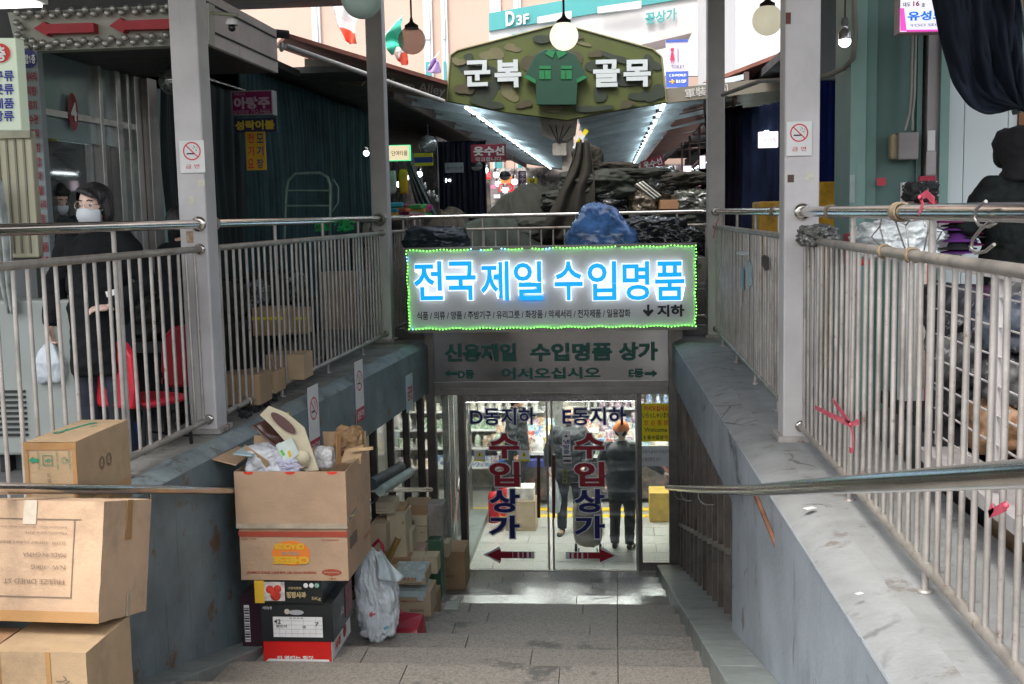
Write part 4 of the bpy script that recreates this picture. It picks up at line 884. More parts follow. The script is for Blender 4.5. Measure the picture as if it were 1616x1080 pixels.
txt_px('TOILET',1059,103,1080,108,21.98,INK,t,bold=.0); txt_px('C E-WORLD',1056,117,1083,121,21.98,WHITE,t,bold=.03); txt_px('B1/2F',1067,126,1083,131,21.98,WHITE,t,bold=.03); txt_px('→',1056,125,1065,133,21.98,mat('orange_arrow',(.9,.4,.0)),t,bold=.04)
o=at(1061,88,21.97); RP=plain('toilet_red',(.6,.02,.08)); B().ball(o+Z_*.11,.035,10,sy=.2).build('figure_head',RP,t); B().prism([(-.045,-.08),(.045,-.08),(.02,.06),(-.02,.06)],o,X_,Z_,.01).build('figure_dress',RP,t)
for s_ in (-.02,.015): B().box((o.x+s_,o.y-.01,o.z-.14),(o.x+s_+.012,o.y,o.z-.09)).build('figure_leg',RP,t)
B().box((o.x+.10,o.y-.01,o.z-.13),(o.x+.11,o.y,o.z+.13)).build('divider',INK,t)
# flags
def flag(label,pole0,pole1,P,cols,Y,seed):
    t=thing('flag',label,'flag',at(*pole0,Y)); B().tube([at(*pole0,Y),at(*pole1,Y)],.015,6).build('string',WHITE,t)
    A0,A1,C0,C1=[at(*p,Y) for p in P]   # top edge A0-A1, bottom edge C0-C1
    for i,c in enumerate(cols):
        def fn(u,v,i=i):
            w_=(i+v)/len(cols); p=A0.lerp(A1,u).lerp(C0.lerp(C1,u),w_); return p+Vector((0,.12*math.sin(u*7+w_*5+seed),.03*math.sin(w_*9+u*4)))
        B().grid(fn,12,10).build('stripe',c,t,solid=.01)
FRD=mat('flag_red',(.75,.10,.05),.8); FWT=mat('flag_white',(.8,.76,.74),.8); FGN=mat('flag_green',(.04,.42,.28),.8); FPU=mat('flag_violet',(.45,.32,.6),.8)
flag('white and red flag hanging left of the far left column',(528,12),(560,32),((520,2),(562,22),(546,66),(562,70)),(FWT,FWT,FRD),24,1)
flag('green and white flag hanging right of the far left column',(608,55),(636,25),((634,28),(636,72),(606,62),(616,86)),(FGN,FGN),24,2)
flag('white and red end of a flag below the clear globe lamp',(618,86),(640,76),((618,80),(636,70),(634,104),(645,98)),(FWT,FRD),24.4,4)
flag('small violet flag behind the awning left of the gable sign',(676,105),(694,82),((684,96),(690,92),(672,114),(696,114)),(FPU,),24,3)
# bushes of signs and awnings: brown awnings left and right
AW=mat('awning_brown',(.20,.075,.05),.8,0,.25,5,.2,20,streak=.3)
def slab(pts_top,th,mt,name,parent=None,label=None,cat=None):
    b=B(); q=[Vector(p) for p in pts_top]; n=(q[1]-q[0]).cross(q[3]-q[0])
    if n.z<0: q=q[::-1]
    b.hexa([p-Z_*th for p in q],q); o=b.build(name,mt,parent); return prop(o,label,cat)
t=thing('awning','long red brown awning over the left stalls sloping towards the gable sign','awning',(-3.5,15,3))
slab([at(452,52,13.2),at(705,128,15.2),at(712,190,26)+Vector((0,0,.3)),at(520,185,22)+Vector((-1,0,1.4))],.05,AW,'canvas',t)
B().tube([at(452,73,13.0),at(700,160,15.1)],.03,8).build('front_bar',mat('pale_bar',(.5,.48,.45),.5,.2,.1),t); B().ball(at(444,74,12.95),.06,12,sx=.5).build('end_cap',mat('pale_bar',(.5,.48,.45)),t)
B().tube([at(405,50,12.9),at(455,55,13.1)],.05,8).build('roller',DARK,t)
t=thing('awning','brown awning over the right stalls rising away from the alley beam','awning',(2.5,17,3))
slab([at(1110,130,16),at(1250,76,15.6),at(1250,126,19),at(1010,262,34)],.05,AW,'canvas',t)
slab([at(1110,156,15.9),at(1260,120,15.5),at(1260,150,17),at(1110,180,18)],.06,BEAM,'front_beam',t)
for i in range(4): B().tube([at(1130+30*i,165-10*i,15.8),at(1120+30*i,225-8*i,22)],.03,6).build('rafter',mat('rafter_brown',(.10,.05,.04)),t)
# ------------------------------------------------------------------ left side: market building, signs, curtains
def P3(x,y,z): return Vector((x,y,z))
LX=-4.3
t=thing('market_building','market building on the left with a dark slatted soffit and steel framed glass doors','building',(-6,9,0))
sof=B()
for i in range(19): sof.box((-8.5,8.36+i*.10,2.90),(-3.0,8.36+i*.10+.094,2.93),0)
sof.build('soffit',mat('soffit_slats',(.045,.04,.037),.45,0,.3,4,.1,20),t)
B().box((-8.5,8.3,2.935),(-3.01,10.26,3.3)).build('canopy',mat('canopy_dark',(.05,.05,.05)),t)
B().box((-3.0,8.3,2.90),(-2.96,10.28,3.28)).build('fascia',mat('stained_fascia',(.72,.64,.62),.6,0,.12,2,.1,30,spot=.36,spotcol=(.08,.06,.05),spotscale=3,streak=.4),t)
for z in (3.0,3.2): B().tube([(-2.95,8.4,z),(-2.95,10.25,z)],.008,6).build('cable',BLACK,t)
BM=mat('brushed_panel',(.50,.49,.47),.3,.8,.15,3,dirt=.15); GL=glass('shopfront_glass',(.45,.55,.55),.04,.16,.06)
B().box((LX-.05,8.35,2.25),(LX,10.3,2.9)).build('transom',mat('transom_glass',(.30,.38,.38),.15,.2,.1,2),t)
B().box((LX-.002,8.4,2.42),(LX+.03,10.25,2.47)).build('bar',BM,t)
for y,wd in ((8.38,.05),(9.42,.06),(9.75,.10),(9.98,.05),(10.15,.12)): B().box((LX-.06,y,0),(LX+.05,y+wd,2.9)).build('mullion',BM,t,bevel=.004)
B().box((LX-.04,8.44,0),(LX-.03,9.41,2.24)).build('pane',GL,t); B().box((LX-.04,9.49,0),(LX-.03,9.74,2.24)).build('pane',mat('dark_pane',(.02,.025,.025),.1),t)
for y in (9.0,9.1,9.28): B().tube([(LX+.08,y,1.05),(LX+.08,y,1.75)],.014,8).build('pull_handle',STEEL,t)
B().box((LX-.02,10.28,0),(LX+.12,10.5,2.9)).build('pilaster',mat('pilaster_metal',(.30,.28,.27),.3,.8,.15,3),t,bevel=.01)
c=B(); n_=24; cc=Vector((LX+.035,8.95,2.48)); c.add([cc+Vector((0,math.cos(a)*.085,math.sin(a)*.15)) for a in [2*math.pi*i/n_ for i in range(n_)]],[tuple(range(n_))[::1]]); 
c.build('red_disc',mat('disc_red',(.25,.01,.02),.5),t); txt('4',cc+X_*.004,Y_,Z_,h=.15,m=WHITE,parent=t,bold=.03)
shell('building_interior','dim blue grey room behind the left glass doors','wall',[((-7.5,8.2,0),(-7.4,12,2.9)),((-7.4,11.2,0),(-4.4,11.3,2.9)),((-7.4,8.1,0),(-4.4,8.2,2.9))],mat('room_blue',(.30,.38,.38),.6,0,.2,2))
q=thing('ceiling_lamp','bright tube lamp inside the left building seen through its glass door','lamp',(-5.6,9.6,2.6)); B().box((-6.1,9.55,2.62),(-5.1,9.7,2.68)).build('housing',WHITE,q); B().box((-6.1,9.57,2.59),(-5.1,9.68,2.615)).build('tube',emit('tube2',(.9,1,1),14),q)
notice('door_notice','yellow and black notice on the left glass door of the building',(73,208,90,243),YEL,[('신고',(75,211,88,219),INK,.03),('D동-4',(75,226,88,232),WHITE,.0)],Y=8.9)
# arrow sign with bulbs
a=rect_px(13,10,330,82,8.15); AZ0,AZ1=a[2],a[3]
t=thing('arrow_sign','long cream sign with red arrows bordered by unlit round bulbs at the top left','sign',((a[0]+a[1])/2,8.15,AZ0))
def AP(px,py,Y=8.15): p=at(px,py,Y); return (p.x,p.z)
B().prism([AP(*p) for p in ((12,20),(330,5),(330,70),(27,82))],(0,8.15,0),X_,Z_,.12).build('panel',mat('cream_sign',(.42,.42,.35),.5,0,.08,3,dirt=.12),t)
ARR=mat('arrow_red',(.42,.02,.03),.5,0,.08,6)
for P in (((56,46),(73,35),(76,39),(150,37),(151,52),(78,54),(76,58)),((175,42),(193,29),(196,34),(290,30),(290,46),(200,48),(196,53))): B().prism([AP(*p,8.1) for p in P],(0,8.07,0),X_,Z_,.079).build('red_arrow',ARR,t)
BULB=mat('bulb_silver',(.42,.42,.38),.18,.55,.15,20); bp=None; pts=[]
for i in range(12): pts.append((27+i*21.6,20-i*.9)); pts.append((39+i*21.8,27-i*1.0))
for i in range(11): pts.append((68+i*21.5,68-i*1.4)); pts.append((57+i*21.9,74-i*1.0))
pts+=[(26,36),(33,44),(28,55),(37,62),(30,75),(51,65),(42,75),(77,74)]
for px,py in pts:
    p=at(px,py,8.10)
    if bp is None: bp=B().ball((0,0,0),.026,12).tube([(0,.01,0),(0,.048,0)],.012,8).build('bulb',BULB,t,origin=(0,0,0)); bp.location=p-wl(t)
    else: inst(bp,t,p)
# left lightbox and vertical signs
t=thing('lightbox_sign','pale lightbox with a red disc and blue lettering cut by the left edge','sign',at(0,205,7.6))
PGN=mat('pale_green_panel',(.50,.56,.45),.5,0,.04,3,emis=(.5,.6,.45),estr=.12)
B().prism([AP(*p,7.6) for p in ((-60,60),(24,60),(34,206),(-60,206))],(0,7.6,0),X_,Z_,.12).build('box',PGN,t,bevel=.006)
b=B(); cc=at(-1,84,7.585); b.add([cc+Vector((math.cos(a)*.078,0,math.sin(a)*.065)) for a in [2*math.pi*i/24 for i in range(24)]],[tuple(range(24))]); b.build('red_disc',plain('disc_red2',(.6,.04,.03)),t)
txt_px('층',-8,73,9,97,7.58,WHITE,t,bold=.04)
for s_,y_ in (('구류',112),('릇류',133),('제품',155),('방류',175)): txt_px(s_,-10,y_,22,y_+17,7.59,mat('sign_blue',(.02,.03,.28)),t,bold=.03)
t=thing('vertical_sign','tall narrow grey board with a navy disc and columns of red lettering','sign',at(48,430,8.0))
B().prism([AP(*p,8.0) for p in ((27,82),(58,80),(82,430),(50,434))],(0,8.0,0),X_,Z_,.08).build('board',mat('board_grey',(.22,.25,.26),.4,0,.08,2),t,bevel=.004)
b=B(); cc=at(44,93,7.99); b.add([cc+Vector((math.cos(a)*.065,0,math.sin(a)*.065)) for a in [2*math.pi*i/24 for i in range(24)]],[tuple(range(24))]); b.build('navy_disc',NAVY,t); txt_px('종합1층',32,86,56,101,7.985,WHITE,t,bold=.03)
DR=mat('dark_red_ink',(.28,.02,.03))
for i,s_ in enumerate(('악세사리','머리핀','브로치','손수건','목도리','스타킹','장갑','모자','양말','악세사리','벨트','넥타이','손톱품','핀')):
    y_=114+i*22.4; o_=i*1.7; txt_px(s_,33+o_,y_,58+o_ if len(s_)>3 else 55+o_,y_+15,7.988,DR,t,bold=.03)
t=thing('steel_cabinet','beige ribbed steel shutter cabinet by the left picture edge','cabinet',at(20,620,6.9))
a=rect_px(-60,208,55,408,7.0); BG=mat('beige_steel',(.42,.40,.28),.5,.1,.06,2,dirt=.12)
B().box((a[0],7.0,a[2]),(a[1],7.07,a[3])).build('body',BG,t,bevel=.01)
for i in range(9): x=a[1]-.05-i*.056; B().box((x-.006,6.99,a[2]+.03),(x+.006,6.9995,a[3]-.05)).build('rib',mat('beige_shadow',(.2,.19,.14)),t)  # flat darker strips, the shade between the shutter ribs put into colour
B().box((a[0],6.97,a[3]-.045),(a[1]+.01,6.999,a[3])).build('lintel',BG,t)
B().box((a[0]+.05,7.05,0),(a[1]-.05,7.12,a[2]-.001)).build('stand',mat('grey_stand',(.12,.13,.13)),t)
def veil(u,v): p=at(-20+20*u+35*v**1.5+8*math.sin(v*4)*u,285+210*v,6.85); return p+Vector((0,.03*math.sin(u*14+v*5),0))
prop(B().grid(veil,30,24).build('plastic_sheet',mat('milky_sheet',(.35,.38,.36),.3,0,.3,12,.4,20,coat=.3),solid=.004),'milky plastic sheet hanging over the beige cabinet','sheet')
t=thing('air_conditioner','pale outdoor air conditioner unit standing on the left ground behind the bars','air conditioner',(-3.75,7.1,0))
B().box((-4.0,6.9,.12),(-3.35,7.3,1.12)).build('casing',mat('ac_grey',(.30,.33,.31),.5,.1,.06,3,dirt=.15),t,bevel=.02)
for i in range(9): B().box((-3.95,6.885,.25+i*.035),(-3.72,6.899,.265+i*.035)).build('vent_slat',BLACK,t)
for x in (-3.95,-3.42): B().box((x,6.95,0),(x+.05,7.25,.119)).build('foot',BLACK,t)
prop(B().box((-3.32,6.9,0),(-3.12,7.2,.28)).build('crate',mat('blue_crate',(.02,.08,.30),.5),bevel=.01),'blue plastic crate on the ground beside the air conditioner','crate')
# curtains left
GC=mat('green_curtain',(.012,.046,.052),.75,0,.3,2,.2,30,streak=.1); GD=mat('black_green_curtain',(.008,.018,.020),.8,0,.3,2,.2,30)
prop(curtain('curtain',(-4.15,10.55),(-4.1,12.6),3.0,0.05,GD,.05,8,3),'very dark curtain beside the steel pilaster of the market building','curtain')
prop(curtain('curtain',(-4.12,12.75),(-4.05,19.5),3.33,0.05,GC,.07,34,5,nu=420),'long dark green pleated curtain behind the left railing','curtain')
B_=B().tube([(-4.1,10.5,3.03),(-4.05,12.7,3.03)],.015,8).build('curtain_rail',STEEL); prop(B_,'thin steel curtain rail above the very dark curtain','rail')
shell('stall_roof','dark tin ceiling over the left stalls','roof',[((-8,10.9,3.38),(-3.9,14.5,3.46)),((-8,14.5,3.42),(-3.2,40,3.5)),((-8,10.9,0),(-7.9,40,3.42))],DARK)
def boxsign(name,label,px,Y,d,mt,lines,side=None):
    a=rect_px(*px,Y); q=thing(name,label,'sign',((a[0]+a[1])/2,Y,a[2])); B().box((a[0],Y,a[2]),(a[1],Y+d,a[3])).build('box',side or mt,q,bevel=.004)
    B().box((a[0]+.012,Y-.002,a[2]+.012),(a[1]-.012,Y-.0002,a[3]-.012)).build('face',mt,q)
    for ln in lines: txt_px(ln[0],*ln[1],Y-.003,ln[2],q,bold=ln[3] if len(ln)>3 else .02,depth=.002)
    return q
MG=mat('magenta_panel',(.26,.012,.12),.4,0,.04,3); PT=mat('pink_text',(.62,.45,.55),.5,0,0); YT=mat('yellow_text',(.70,.52,.03),.5,0,0)
boxsign('shop_sign','magenta lightbox with pale lettering and a phone number on the green curtain',(365,143,430,182),11.6,.16,MG,[('피팔35호',(369,147,387,151),PT,.0),('아랑주',(369,153,426,172),PT,.05),('남대문점',(369,174,392,180),PT,0),('752-9466',(396,173,426,179),PT,.0)],side=mat('pale_casing',(.35,.36,.36)))
boxsign('shop_sign','navy sign with yellow brush lettering under the magenta lightbox',(369,187,437,209),11.62,.03,mat('navy_panel',(.012,.014,.06),.5),[('성락이불',(371,190,433,205),YT,.045)])
boxsign('shop_sign','tall orange yellow sign with two columns of letters below the navy sign',(388,208,419,269),11.6,.02,mat('amber_panel',(.62,.36,.012),.5,0,.05,3),
 [(c,(391,211+i*20,401,226+i*20),RED,.02) for i,c in enumerate('전기요')]+[(c,(405,211+i*20,416,226+i*20),NAVY,.02) for i,c in enumerate('모기장')])
# globe by the column, half hidden
q=thing('globe_lamp','large unlit glass globe lamp half hidden behind the near left column','lamp',at(268,125,9.2)); B().ball(at(273,128,9.2),.115,24).build('globe',glass('smoky_globe',(.35,.35,.33),.05,.25,.08),q); B().tube([at(273,107,9.2),at(273,60,9.2)],.008,6).build('stem',BLACK,q)
# security camera
q=thing('security_camera','white dome security camera on a short arm right of the near left column','camera',at(366,42,7.6)); B().tube([at(332,21,7.6),at(375,24,7.6)],.012,8).build('arm',mat('arm_green',(.25,.27,.18)),q); B().lathe(at(366,38,7.6),[(.001,.03),(.036,.03),(.042,.0),(.038,-.008)],16).build('housing',WHITE,q); B().ball(at(366,44,7.6),.026,14).build('dome',plain('dome_black',(.01,.01,.012),.1),q)
# near tube lamp top left
q=thing('ceiling_lamp','lit tube lamp under the canopy at the top left corner','lamp',at(20,3,7.2)); p=at(-60,5,7.2); p2=at(64,3,7.2); B().box((p.x,7.1,p.z-.01),(p2.x,7.3,p.z+.06)).build('housing',WHITE,q); B().box((p.x+.02,7.12,p.z-.03),(p2.x-.03,7.28,p.z-.012)).build('tube',emit('tube3',(1,.98,.9),1.6),q)
# hand truck behind the railing
t=thing('hand_truck','green and steel hand truck standing upright behind the left railing','hand truck',(-3.0,11.2,0)); HTM=mat('green_tube',(.12,.19,.16),.4,.3,.2,9)
def HT(px,py,Y=11.2): return at(px,py,Y)
B().tube([HT(448,392),HT(452,300),HT(455,285),HT(466,274),HT(505,273),HT(517,280),HT(521,292),HT(521,392)],.014,8).build('frame',HTM,t)
for y_ in (301,325,352,380): B().tube([HT(452,y_),HT(520,y_)],.010,6).build('rung',HTM,t)
B().tube([HT(526,283,11.4),HT(534,296,11.4),HT(534,320,11.4),HT(524,334,11.4)],.009,6).build('side_loop',HTM,t)
B().box((-3.32,11.0,0.02),(-2.9,11.25,.05)).build('toe_plate',HTM,t)
for x in (-3.36,-2.86): B().lathe((x,11.28,.13),[(.001,-.02),(.11,-.02),(.13,-.01),(.13,.01),(.11,.02),(.001,.02)],16,axis='x').build('wheel',BLACK,t)
NET=mat('green_rope',(.01,.35,.08),.7,0,.3,20,.5,60)
for px,lb in ((509,'bright green rope coil left of the rail post behind the left railing'),(543,'bright green rope coil right of the rail post behind the left railing')):
    b=B(); random.seed(px)
    for i in range(7):
        b.tube([at(px+random.uniform(-14,14)*math.cos(a)+i-3,356+9*math.sin(a+i*.6),11.0)+Y_*.01*i for a in [j*.7 for j in range(10)]],.008,5)
    prop(b.build('rope',NET),lb,'rope')
# junk behind the long left railing
random.seed(21); CARDS=[mat('card_a',(.40,.27,.15),.85,0,.12,3,.1,20,dirt=.06),mat('card_b',(.46,.33,.20),.85,0,.12,3,.1,20,dirt=.05),mat('card_c',(.34,.23,.13),.85,0,.12,3,.1,20,dirt=.08)]
jl=['brown carton with a yellow band behind the long left railing, nearest the camera','brown carton with a yellow band behind the long left railing, in the middle','tall grey brown carton behind the far end of the long left railing','low folded carton at the foot of the long left railing near its column','low folded carton at the foot of the long left railing further along','flat carton leaning low behind the long left railing']
for (x0_,y0_,x1_,y1_,Y,k),lb in zip(((416,487,438,530,9.6,0),(462,488,474,528,10.5,0),(520,430,562,520,12.6,1),(365,592,400,640,8.3,2),(398,588,424,622,8.7,0),(438,560,470,600,9.2,1)),jl):
    a=rect_px(x0_,y0_,x1_,y1_,Y); q=thing('carton',lb,'carton',((a[0]+a[1])/2-.1,Y,max(0,a[2]))); B().box((a[0]-.1,Y,max(.005,a[2])),(a[1]+.05,Y+.3,a[3])).build('box',CARDS[k],q,bevel=.004)
    if 'yellow' in lb: B().box((a[0]-.101,Y-.002,(a[2]+a[3])/2+.02),(a[1]+.051,Y-.0005,(a[2]+a[3])/2+.045)).build('band',YEL,q)
shell('stall_table','black cloth covered stall table behind the long left railing','table',[((-3.95,8.2,.62),(-3.25,12.6,.70)),((-3.93,8.25,0),(-3.85,12.55,.62))],BLACK)
for i in range(6):
    a=random.uniform(8.4,12.2); crumple('black_bundle',(-3.5,8.5+i*.68,.85),(.25,.3,.2),BLKB if i%2 else OLV,seed=40+i,amp=.2,label='dark cloth and plastic bundle number-less on the black stall table'.replace(' number-less','')+(', %s from the near end'%('first','second','third','fourth','fifth','last')[i]),cat='bundle')
crumple('yellow_bag',(-3.05,8.25,.62),(.08,.1,.14),mat('yellow_bagm',(.45,.42,.02),.5,0,.3,8),seed=3,sub=4,label='small yellow green bag just right of the near left column behind the bars',cat='bag')
# red chairs
def chair(label,x,y,rz):
    t=thing('chair',label,'chair',(0,0,0),'red padded chairs behind the left railing'); CR_=mat('chair_red',(.50,.012,.03),.4,0,.2,5,.1,30); FRM=mat('chair_frame',(.02,.02,.022),.35,.5,.1)
    def seat(u,v): a=u*2*math.pi; r=.22*(abs(math.cos(a))**4+abs(math.sin(a))**4)**-.25*min(1,v*2 if v<.5 else 1); r=.22*(abs(math.cos(a))**4+abs(math.sin(a))**4)**-.25; z=[0,0,.05,.06,.06][int(v*4+.01)]; k=[.0,1,1,.9,.0][int(v*4+.01)]; return Vector((r*k*math.cos(a),r*k*math.sin(a),.42+z))
    B().grid(seat,28,4).build('seat',CR_,t,sub=1)
    B().prism([(-.17,0),(.17,0),(.205,.12),(.19,.34),(.12,.42),(0,.44),(-.12,.42),(-.19,.34),(-.205,.12)],(0,.22,.44),X_,Z_,.055).build('backrest',CR_,t,bevel=.02)
    for s_ in (-1,1):
        B().tube([(s_*.19,-.19,0),(s_*.19,-.17,.42)],.012,8).build('leg',FRM,t); B().tube([(s_*.20,.24,0),(s_*.19,.19,.42),(s_*.19,.25,.50)],.012,8).build('leg',FRM,t)
    B().tube([(-.18,-.17,.2),(.18,-.17,.2)],.009,6).build('stretcher',FRM,t)
    t.location=(x,y,0); t.rotation_euler=(0,0,rz); return t
chair('red padded chair behind the left railing near the masked person',-2.99,7.05,2.7)
chair('red padded chair partly hidden by the near left column',-3.02,7.95,3.5)
# ------------------------------------------------------------------ alley stalls beyond the far railing, left
BULBW=emit('bulb_white',(.9,.97,1),2.5)
def lampbulb(label,px,py,Y,r=.045,lit=True,cord=40,grp=None):
    q=thing('hanging_bulb',label,'bulb',at(px,py,Y),grp); B().ball(at(px,py,Y),r,14).build('bulb',BULBW if lit else mat('bulb_off',(.5,.5,.48),.2),q)
    p=at(px,py,Y)+Z_*r*.8; B().lathe(p,[(r*.75,0),(r*.7,r*.9),(r*.35,r*1.4)],12).build('socket',STEEL,q); B().tube([p+Z_*r*1.3,at(px,py-cord,Y)],.006,5).build('cord',BLACK,q)
for px,py,Y,lb in ((629,291,19,'lit bulb left of the pair in the bright left stall'),(641,281,19.3,'lit bulb right of the pair in the bright left stall'),(662,275,20,'lit bulb hanging under the yellow and blue sign'),(578,242,15,'lit bulb at the end of the green curtain left of the column'),(766,269,26,'lit bulb under the red repair sign'),(783,276,27,'second lit bulb behind the red repair sign'),(812,287,29,'lit bulb beside the orange sign far up the alley'),(797,300,30,'lit bulb low beside the red sign far up the alley'),(1084,285,24,'lit bulb at the right end of the heap'),(1289,198,12.6,'lit bulb just right of the near right column')): lampbulb(lb,px,py,Y,r=.045*Y/17)
for px,py in ((670,296),(677,309),(684,309),(689,316)): lampbulb('unlit bulb hanging in a cluster in front of the dark curtain',px,py,19,.04,False,60,'cluster of unlit bulbs in the left stall')
prop(curtain('curtain',(at(693,300,22).x,22),(at(768,300,22).x,22),3.0,.3,mat('navy_curtain',(.010,.012,.03),.8,0,.3,3,.2,20),.05,9,7),'dark navy curtain behind the cluster of bulbs in the alley','curtain')
def sw(u,v): 
    p=at(640+10*u+v*38*(.4+u*.6)+8*v*v,255+88*v,18.8); return p+Vector((0,.08*math.sin(u*22),0))
prop(B().grid(sw,50,20).build('grey_drape',mat('grey_drape',(.16,.17,.19),.7,0,.2,4,.2,20),solid=.01),'grey drape sweeping down beside the bright left stall','drape')
shell('stall_counter','colourful towel stall counter beyond the far left corner of the railing','table',[((-3.6,16.6,.0),(-2.75,18.2,1.15))],mat('stall_print',(.45,.42,.38),.7,0,.5,5,spot=.46,spotcol=(.5,.08,.06),spotscale=5))
random.seed(5); TC=[(.65,.03,.25),(.7,.12,.3),(.1,.5,.15),(.05,.4,.5),(.75,.5,.1),(.6,.6,.6),(.02,.05,.1),(.7,.2,.1),(.35,.1,.4)]
TN=['hot pink','pink','green','turquoise','yellow','white','black','orange','purple']
for i in range(22):
    k=i%9; px=618+random.uniform(0,52); py=340-(i//9)*8
    prop(B().obox(at(px,py+random.uniform(-3,3),16.9+.05*(i%4)),(.26,.2,.06),rz=random.uniform(-.5,.5),rx=random.uniform(-.1,.1)).build('folded_towel',mat('towel_%d'%k,TC[k],.9,0,.15,9,.3,50),bevel=.015),TN[k]+' folded towel in the %s layer on the bright left stall counter'%('lowest','middle','top')[i//9],'towel','folded towels on the bright left stall')
for lb,px,c in (('white long bag hanging in the bright left stall',(614,268,626,307),(.7,.68,.68)),('amber yellow lettered bag hanging in the bright left stall',(629,266,644,308),(.75,.42,.02)),('pink bag hanging at the far left of the bright stall',(608,262,613,285),(.6,.05,.3))):
    a=rect_px(*px,18.4); crumple('hanging_bag',((a[0]+a[1])/2,18.4,(a[2]+a[3])/2),((a[1]-a[0])/2*1.1,.05,(a[3]-a[2])/2*1.05),mat('hb_%d'%px[0],c,.5,0,.15,8),seed=px[0],amp=.06,sub=4,label=lb,cat='bag')
boxsign('shop_sign','lit cream sign with green chain lights at the bright left stall',(612,229,647,254),18,.1,mat('lit_cream',(.8,.72,.5),.5,0,.2,4,emis=(1,.85,.55),estr=.3),[('단여타올',(618,238,643,246),mat('brown_ink',(.2,.1,.05)),.01)],side=mat('lit_green',(.1,.5,.2),.5,0,0,emis=(.1,1,.4),estr=.3))
boxsign('shop_sign','yellow and blue sign hanging left of the mirror globe',(654,242,683,262),18.5,.03,mat('yel_panel',(.75,.6,.02)),[('남성타올',(657,249,680,256),WHITE,.03),('여성타올수건',(657,244,680,247),RED,0)])
a=rect_px(654,248,683,257,18.49); B().box((a[0],18.493,a[2]),(a[1],18.496,a[3])).build('blue_band',mat('band_blue',(.03,.03,.3)),bpy.data.objects[[o.name for o in bpy.data.objects if o.get('label','').startswith('yellow and blue sign')][0]])
boxsign('shop_sign','deep red clothes repair sign with white lettering left of the gable post',(743,228,798,256),19,.05,mat('sign_crimson',(.30,.02,.045),.5,0,.05),[('옷수선',(747,231,796,246),WHITE,.04),('작크팝니다...',(750,248,797,255),WHITE,.01)])
boxsign('shop_sign','small pale plate on the dark navy curtain',(702,257,731,273),21,.03,mat('plate_grey',(.3,.33,.36)),[('메이크업도매',(705,263,729,268),INK,.0)])
boxsign('shop_sign','orange shop sign far up the alley',(790,279,812,289),30,.1,mat('orange_panel',(.8,.25,.05),.5,0,0,emis=(1,.3,.08),estr=.5),[('TRY',(792,281,808,287),WHITE,.03)])
boxsign('shop_sign','red shop sign with white capitals below the orange sign',(787,290,810,303),30,.1,mat('red_panel',(.6,.03,.03),.5,0,0,emis=(1,.05,.05),estr=.3),[('DVD',(789,292,808,301),WHITE,.05)])
boxsign('shop_sign','small red square sign below the repair sign',(762,271,774,283),27,.1,mat('red_panel',(.6,.03,.03)),[('안경',(763,274,773,280),WHITE,.03)])
boxsign('shop_sign','narrow purple hanging sign with white letters left of the centre post',(818,270,830,298),24,.05,mat('purple_panel',(.18,.04,.10)),[(c,(820,272+i*8,829,279+i*8),WHITE,.02) for i,c in enumerate('옷수선')])
boxsign('shop_sign','round edged yellow sign beside the purple hanging sign',(832,281,848,295),25,.05,mat('yel_panel',(.75,.6,.02)),[('남',(837,283,844,292),INK,.03)])
q=thing('globe_lamp','unlit mirror like globe lamp hanging above the yellow and blue sign','lamp',at(675,227,17)); B().ball(at(675,228,17),.135,24).build('globe',glass('clear_globe',(.75,.78,.78),.03,.3,.2),q); B().tube([at(675,214,17),at(675,196,17)],.01,6).build('stem',BLACK,q)
for px,py,lb in ((752,268,'dark shaded globe lamp under the left end of the repair sign'),(797,283,'dark shaded lamp under the right end of the repair sign')):
    q=thing('shaded_lamp',lb,'lamp',at(px,py,20)); B().lathe(at(px,py-4,20),[(.001,.10),(.06,.09),(.10,.03),(.115,0)],18).build('shade',BLACK,q); B().ball(at(px,py-3,20),.09,14,sz=.6).build('globe',mat('globe_white',(.6,.6,.6),.3),q)
shell('alley_end','bright cluttered shop fronts closing the far end of the alley','building',[((-4.5,41.0,0),(4,41.2,3.2))],mat('clutter',(.35,.30,.30),.6,0,.8,1.2,spot=.48,spotcol=(.7,.68,.6),spotscale=2))
shell('stall_block','lit back of the left stalls along the alley','building',[((-5.2,17.5,0),(-5.1,40,3.2)),((-3.9,29,0),(-3.0,29.1,3.2)),((-3.6,22.1,0),(-3.3,28.9,3.1))],mat('clutter2',(.22,.19,.18),.7,0,.8,1.5,spot=.47,spotcol=(.6,.5,.4),spotscale=3))
# ------------------------------------------------------------------ alley stalls, right
prop(curtain('curtain',(at(1112,300,17.5).x,17.5),(at(1172,300,16.5).x,16.5),3.05,.2,mat('black_purple_curtain',(.008,.007,.012),.95,0,.3,3,.2,20,spec=.05),.05,7,11),'black purple pleated curtain right of the far right column','curtain')
prop(curtain('curtain',(at(1168,300,16.2).x,16.2),(at(1235,300,15).x,15),2.95,.2,mat('navy_curtain2',(.005,.008,.020),.95,0,.3,3,.2,20,spec=.05),.07,5,12),'dark navy curtain left of the near right column','curtain')
shell('stall_roof','dark tin ceiling over the right stalls','roof',[((2.05,13.6,3.35),(6,40,3.45)),((5.5,9,0),(5.6,40,3.35)),((2.6,24,0),(2.7,40,3.3))],DARK)
boxsign('shop_sign','lit white and pink screen sign on the dark curtain',(1198,208,1228,233),14.2,.1,mat('screen_pink',(.9,.75,.85),.5,0,.15,2,emis=(1,.85,.95),estr=.45),[('사가방',(1205,217,1226,225),mat('pale_red',(.7,.3,.4)),.01)])
boxsign('shop_sign','small lit white pink sign behind the far right column',(1105,246,1113,266),19,.08,mat('screen_pink',(.9,.75,.85)),[])
boxsign('shop_sign','lit pale sign at the right end of the heap',(1079,262,1091,278),21,.08,mat('screen_pink',(.9,.75,.85)),[])
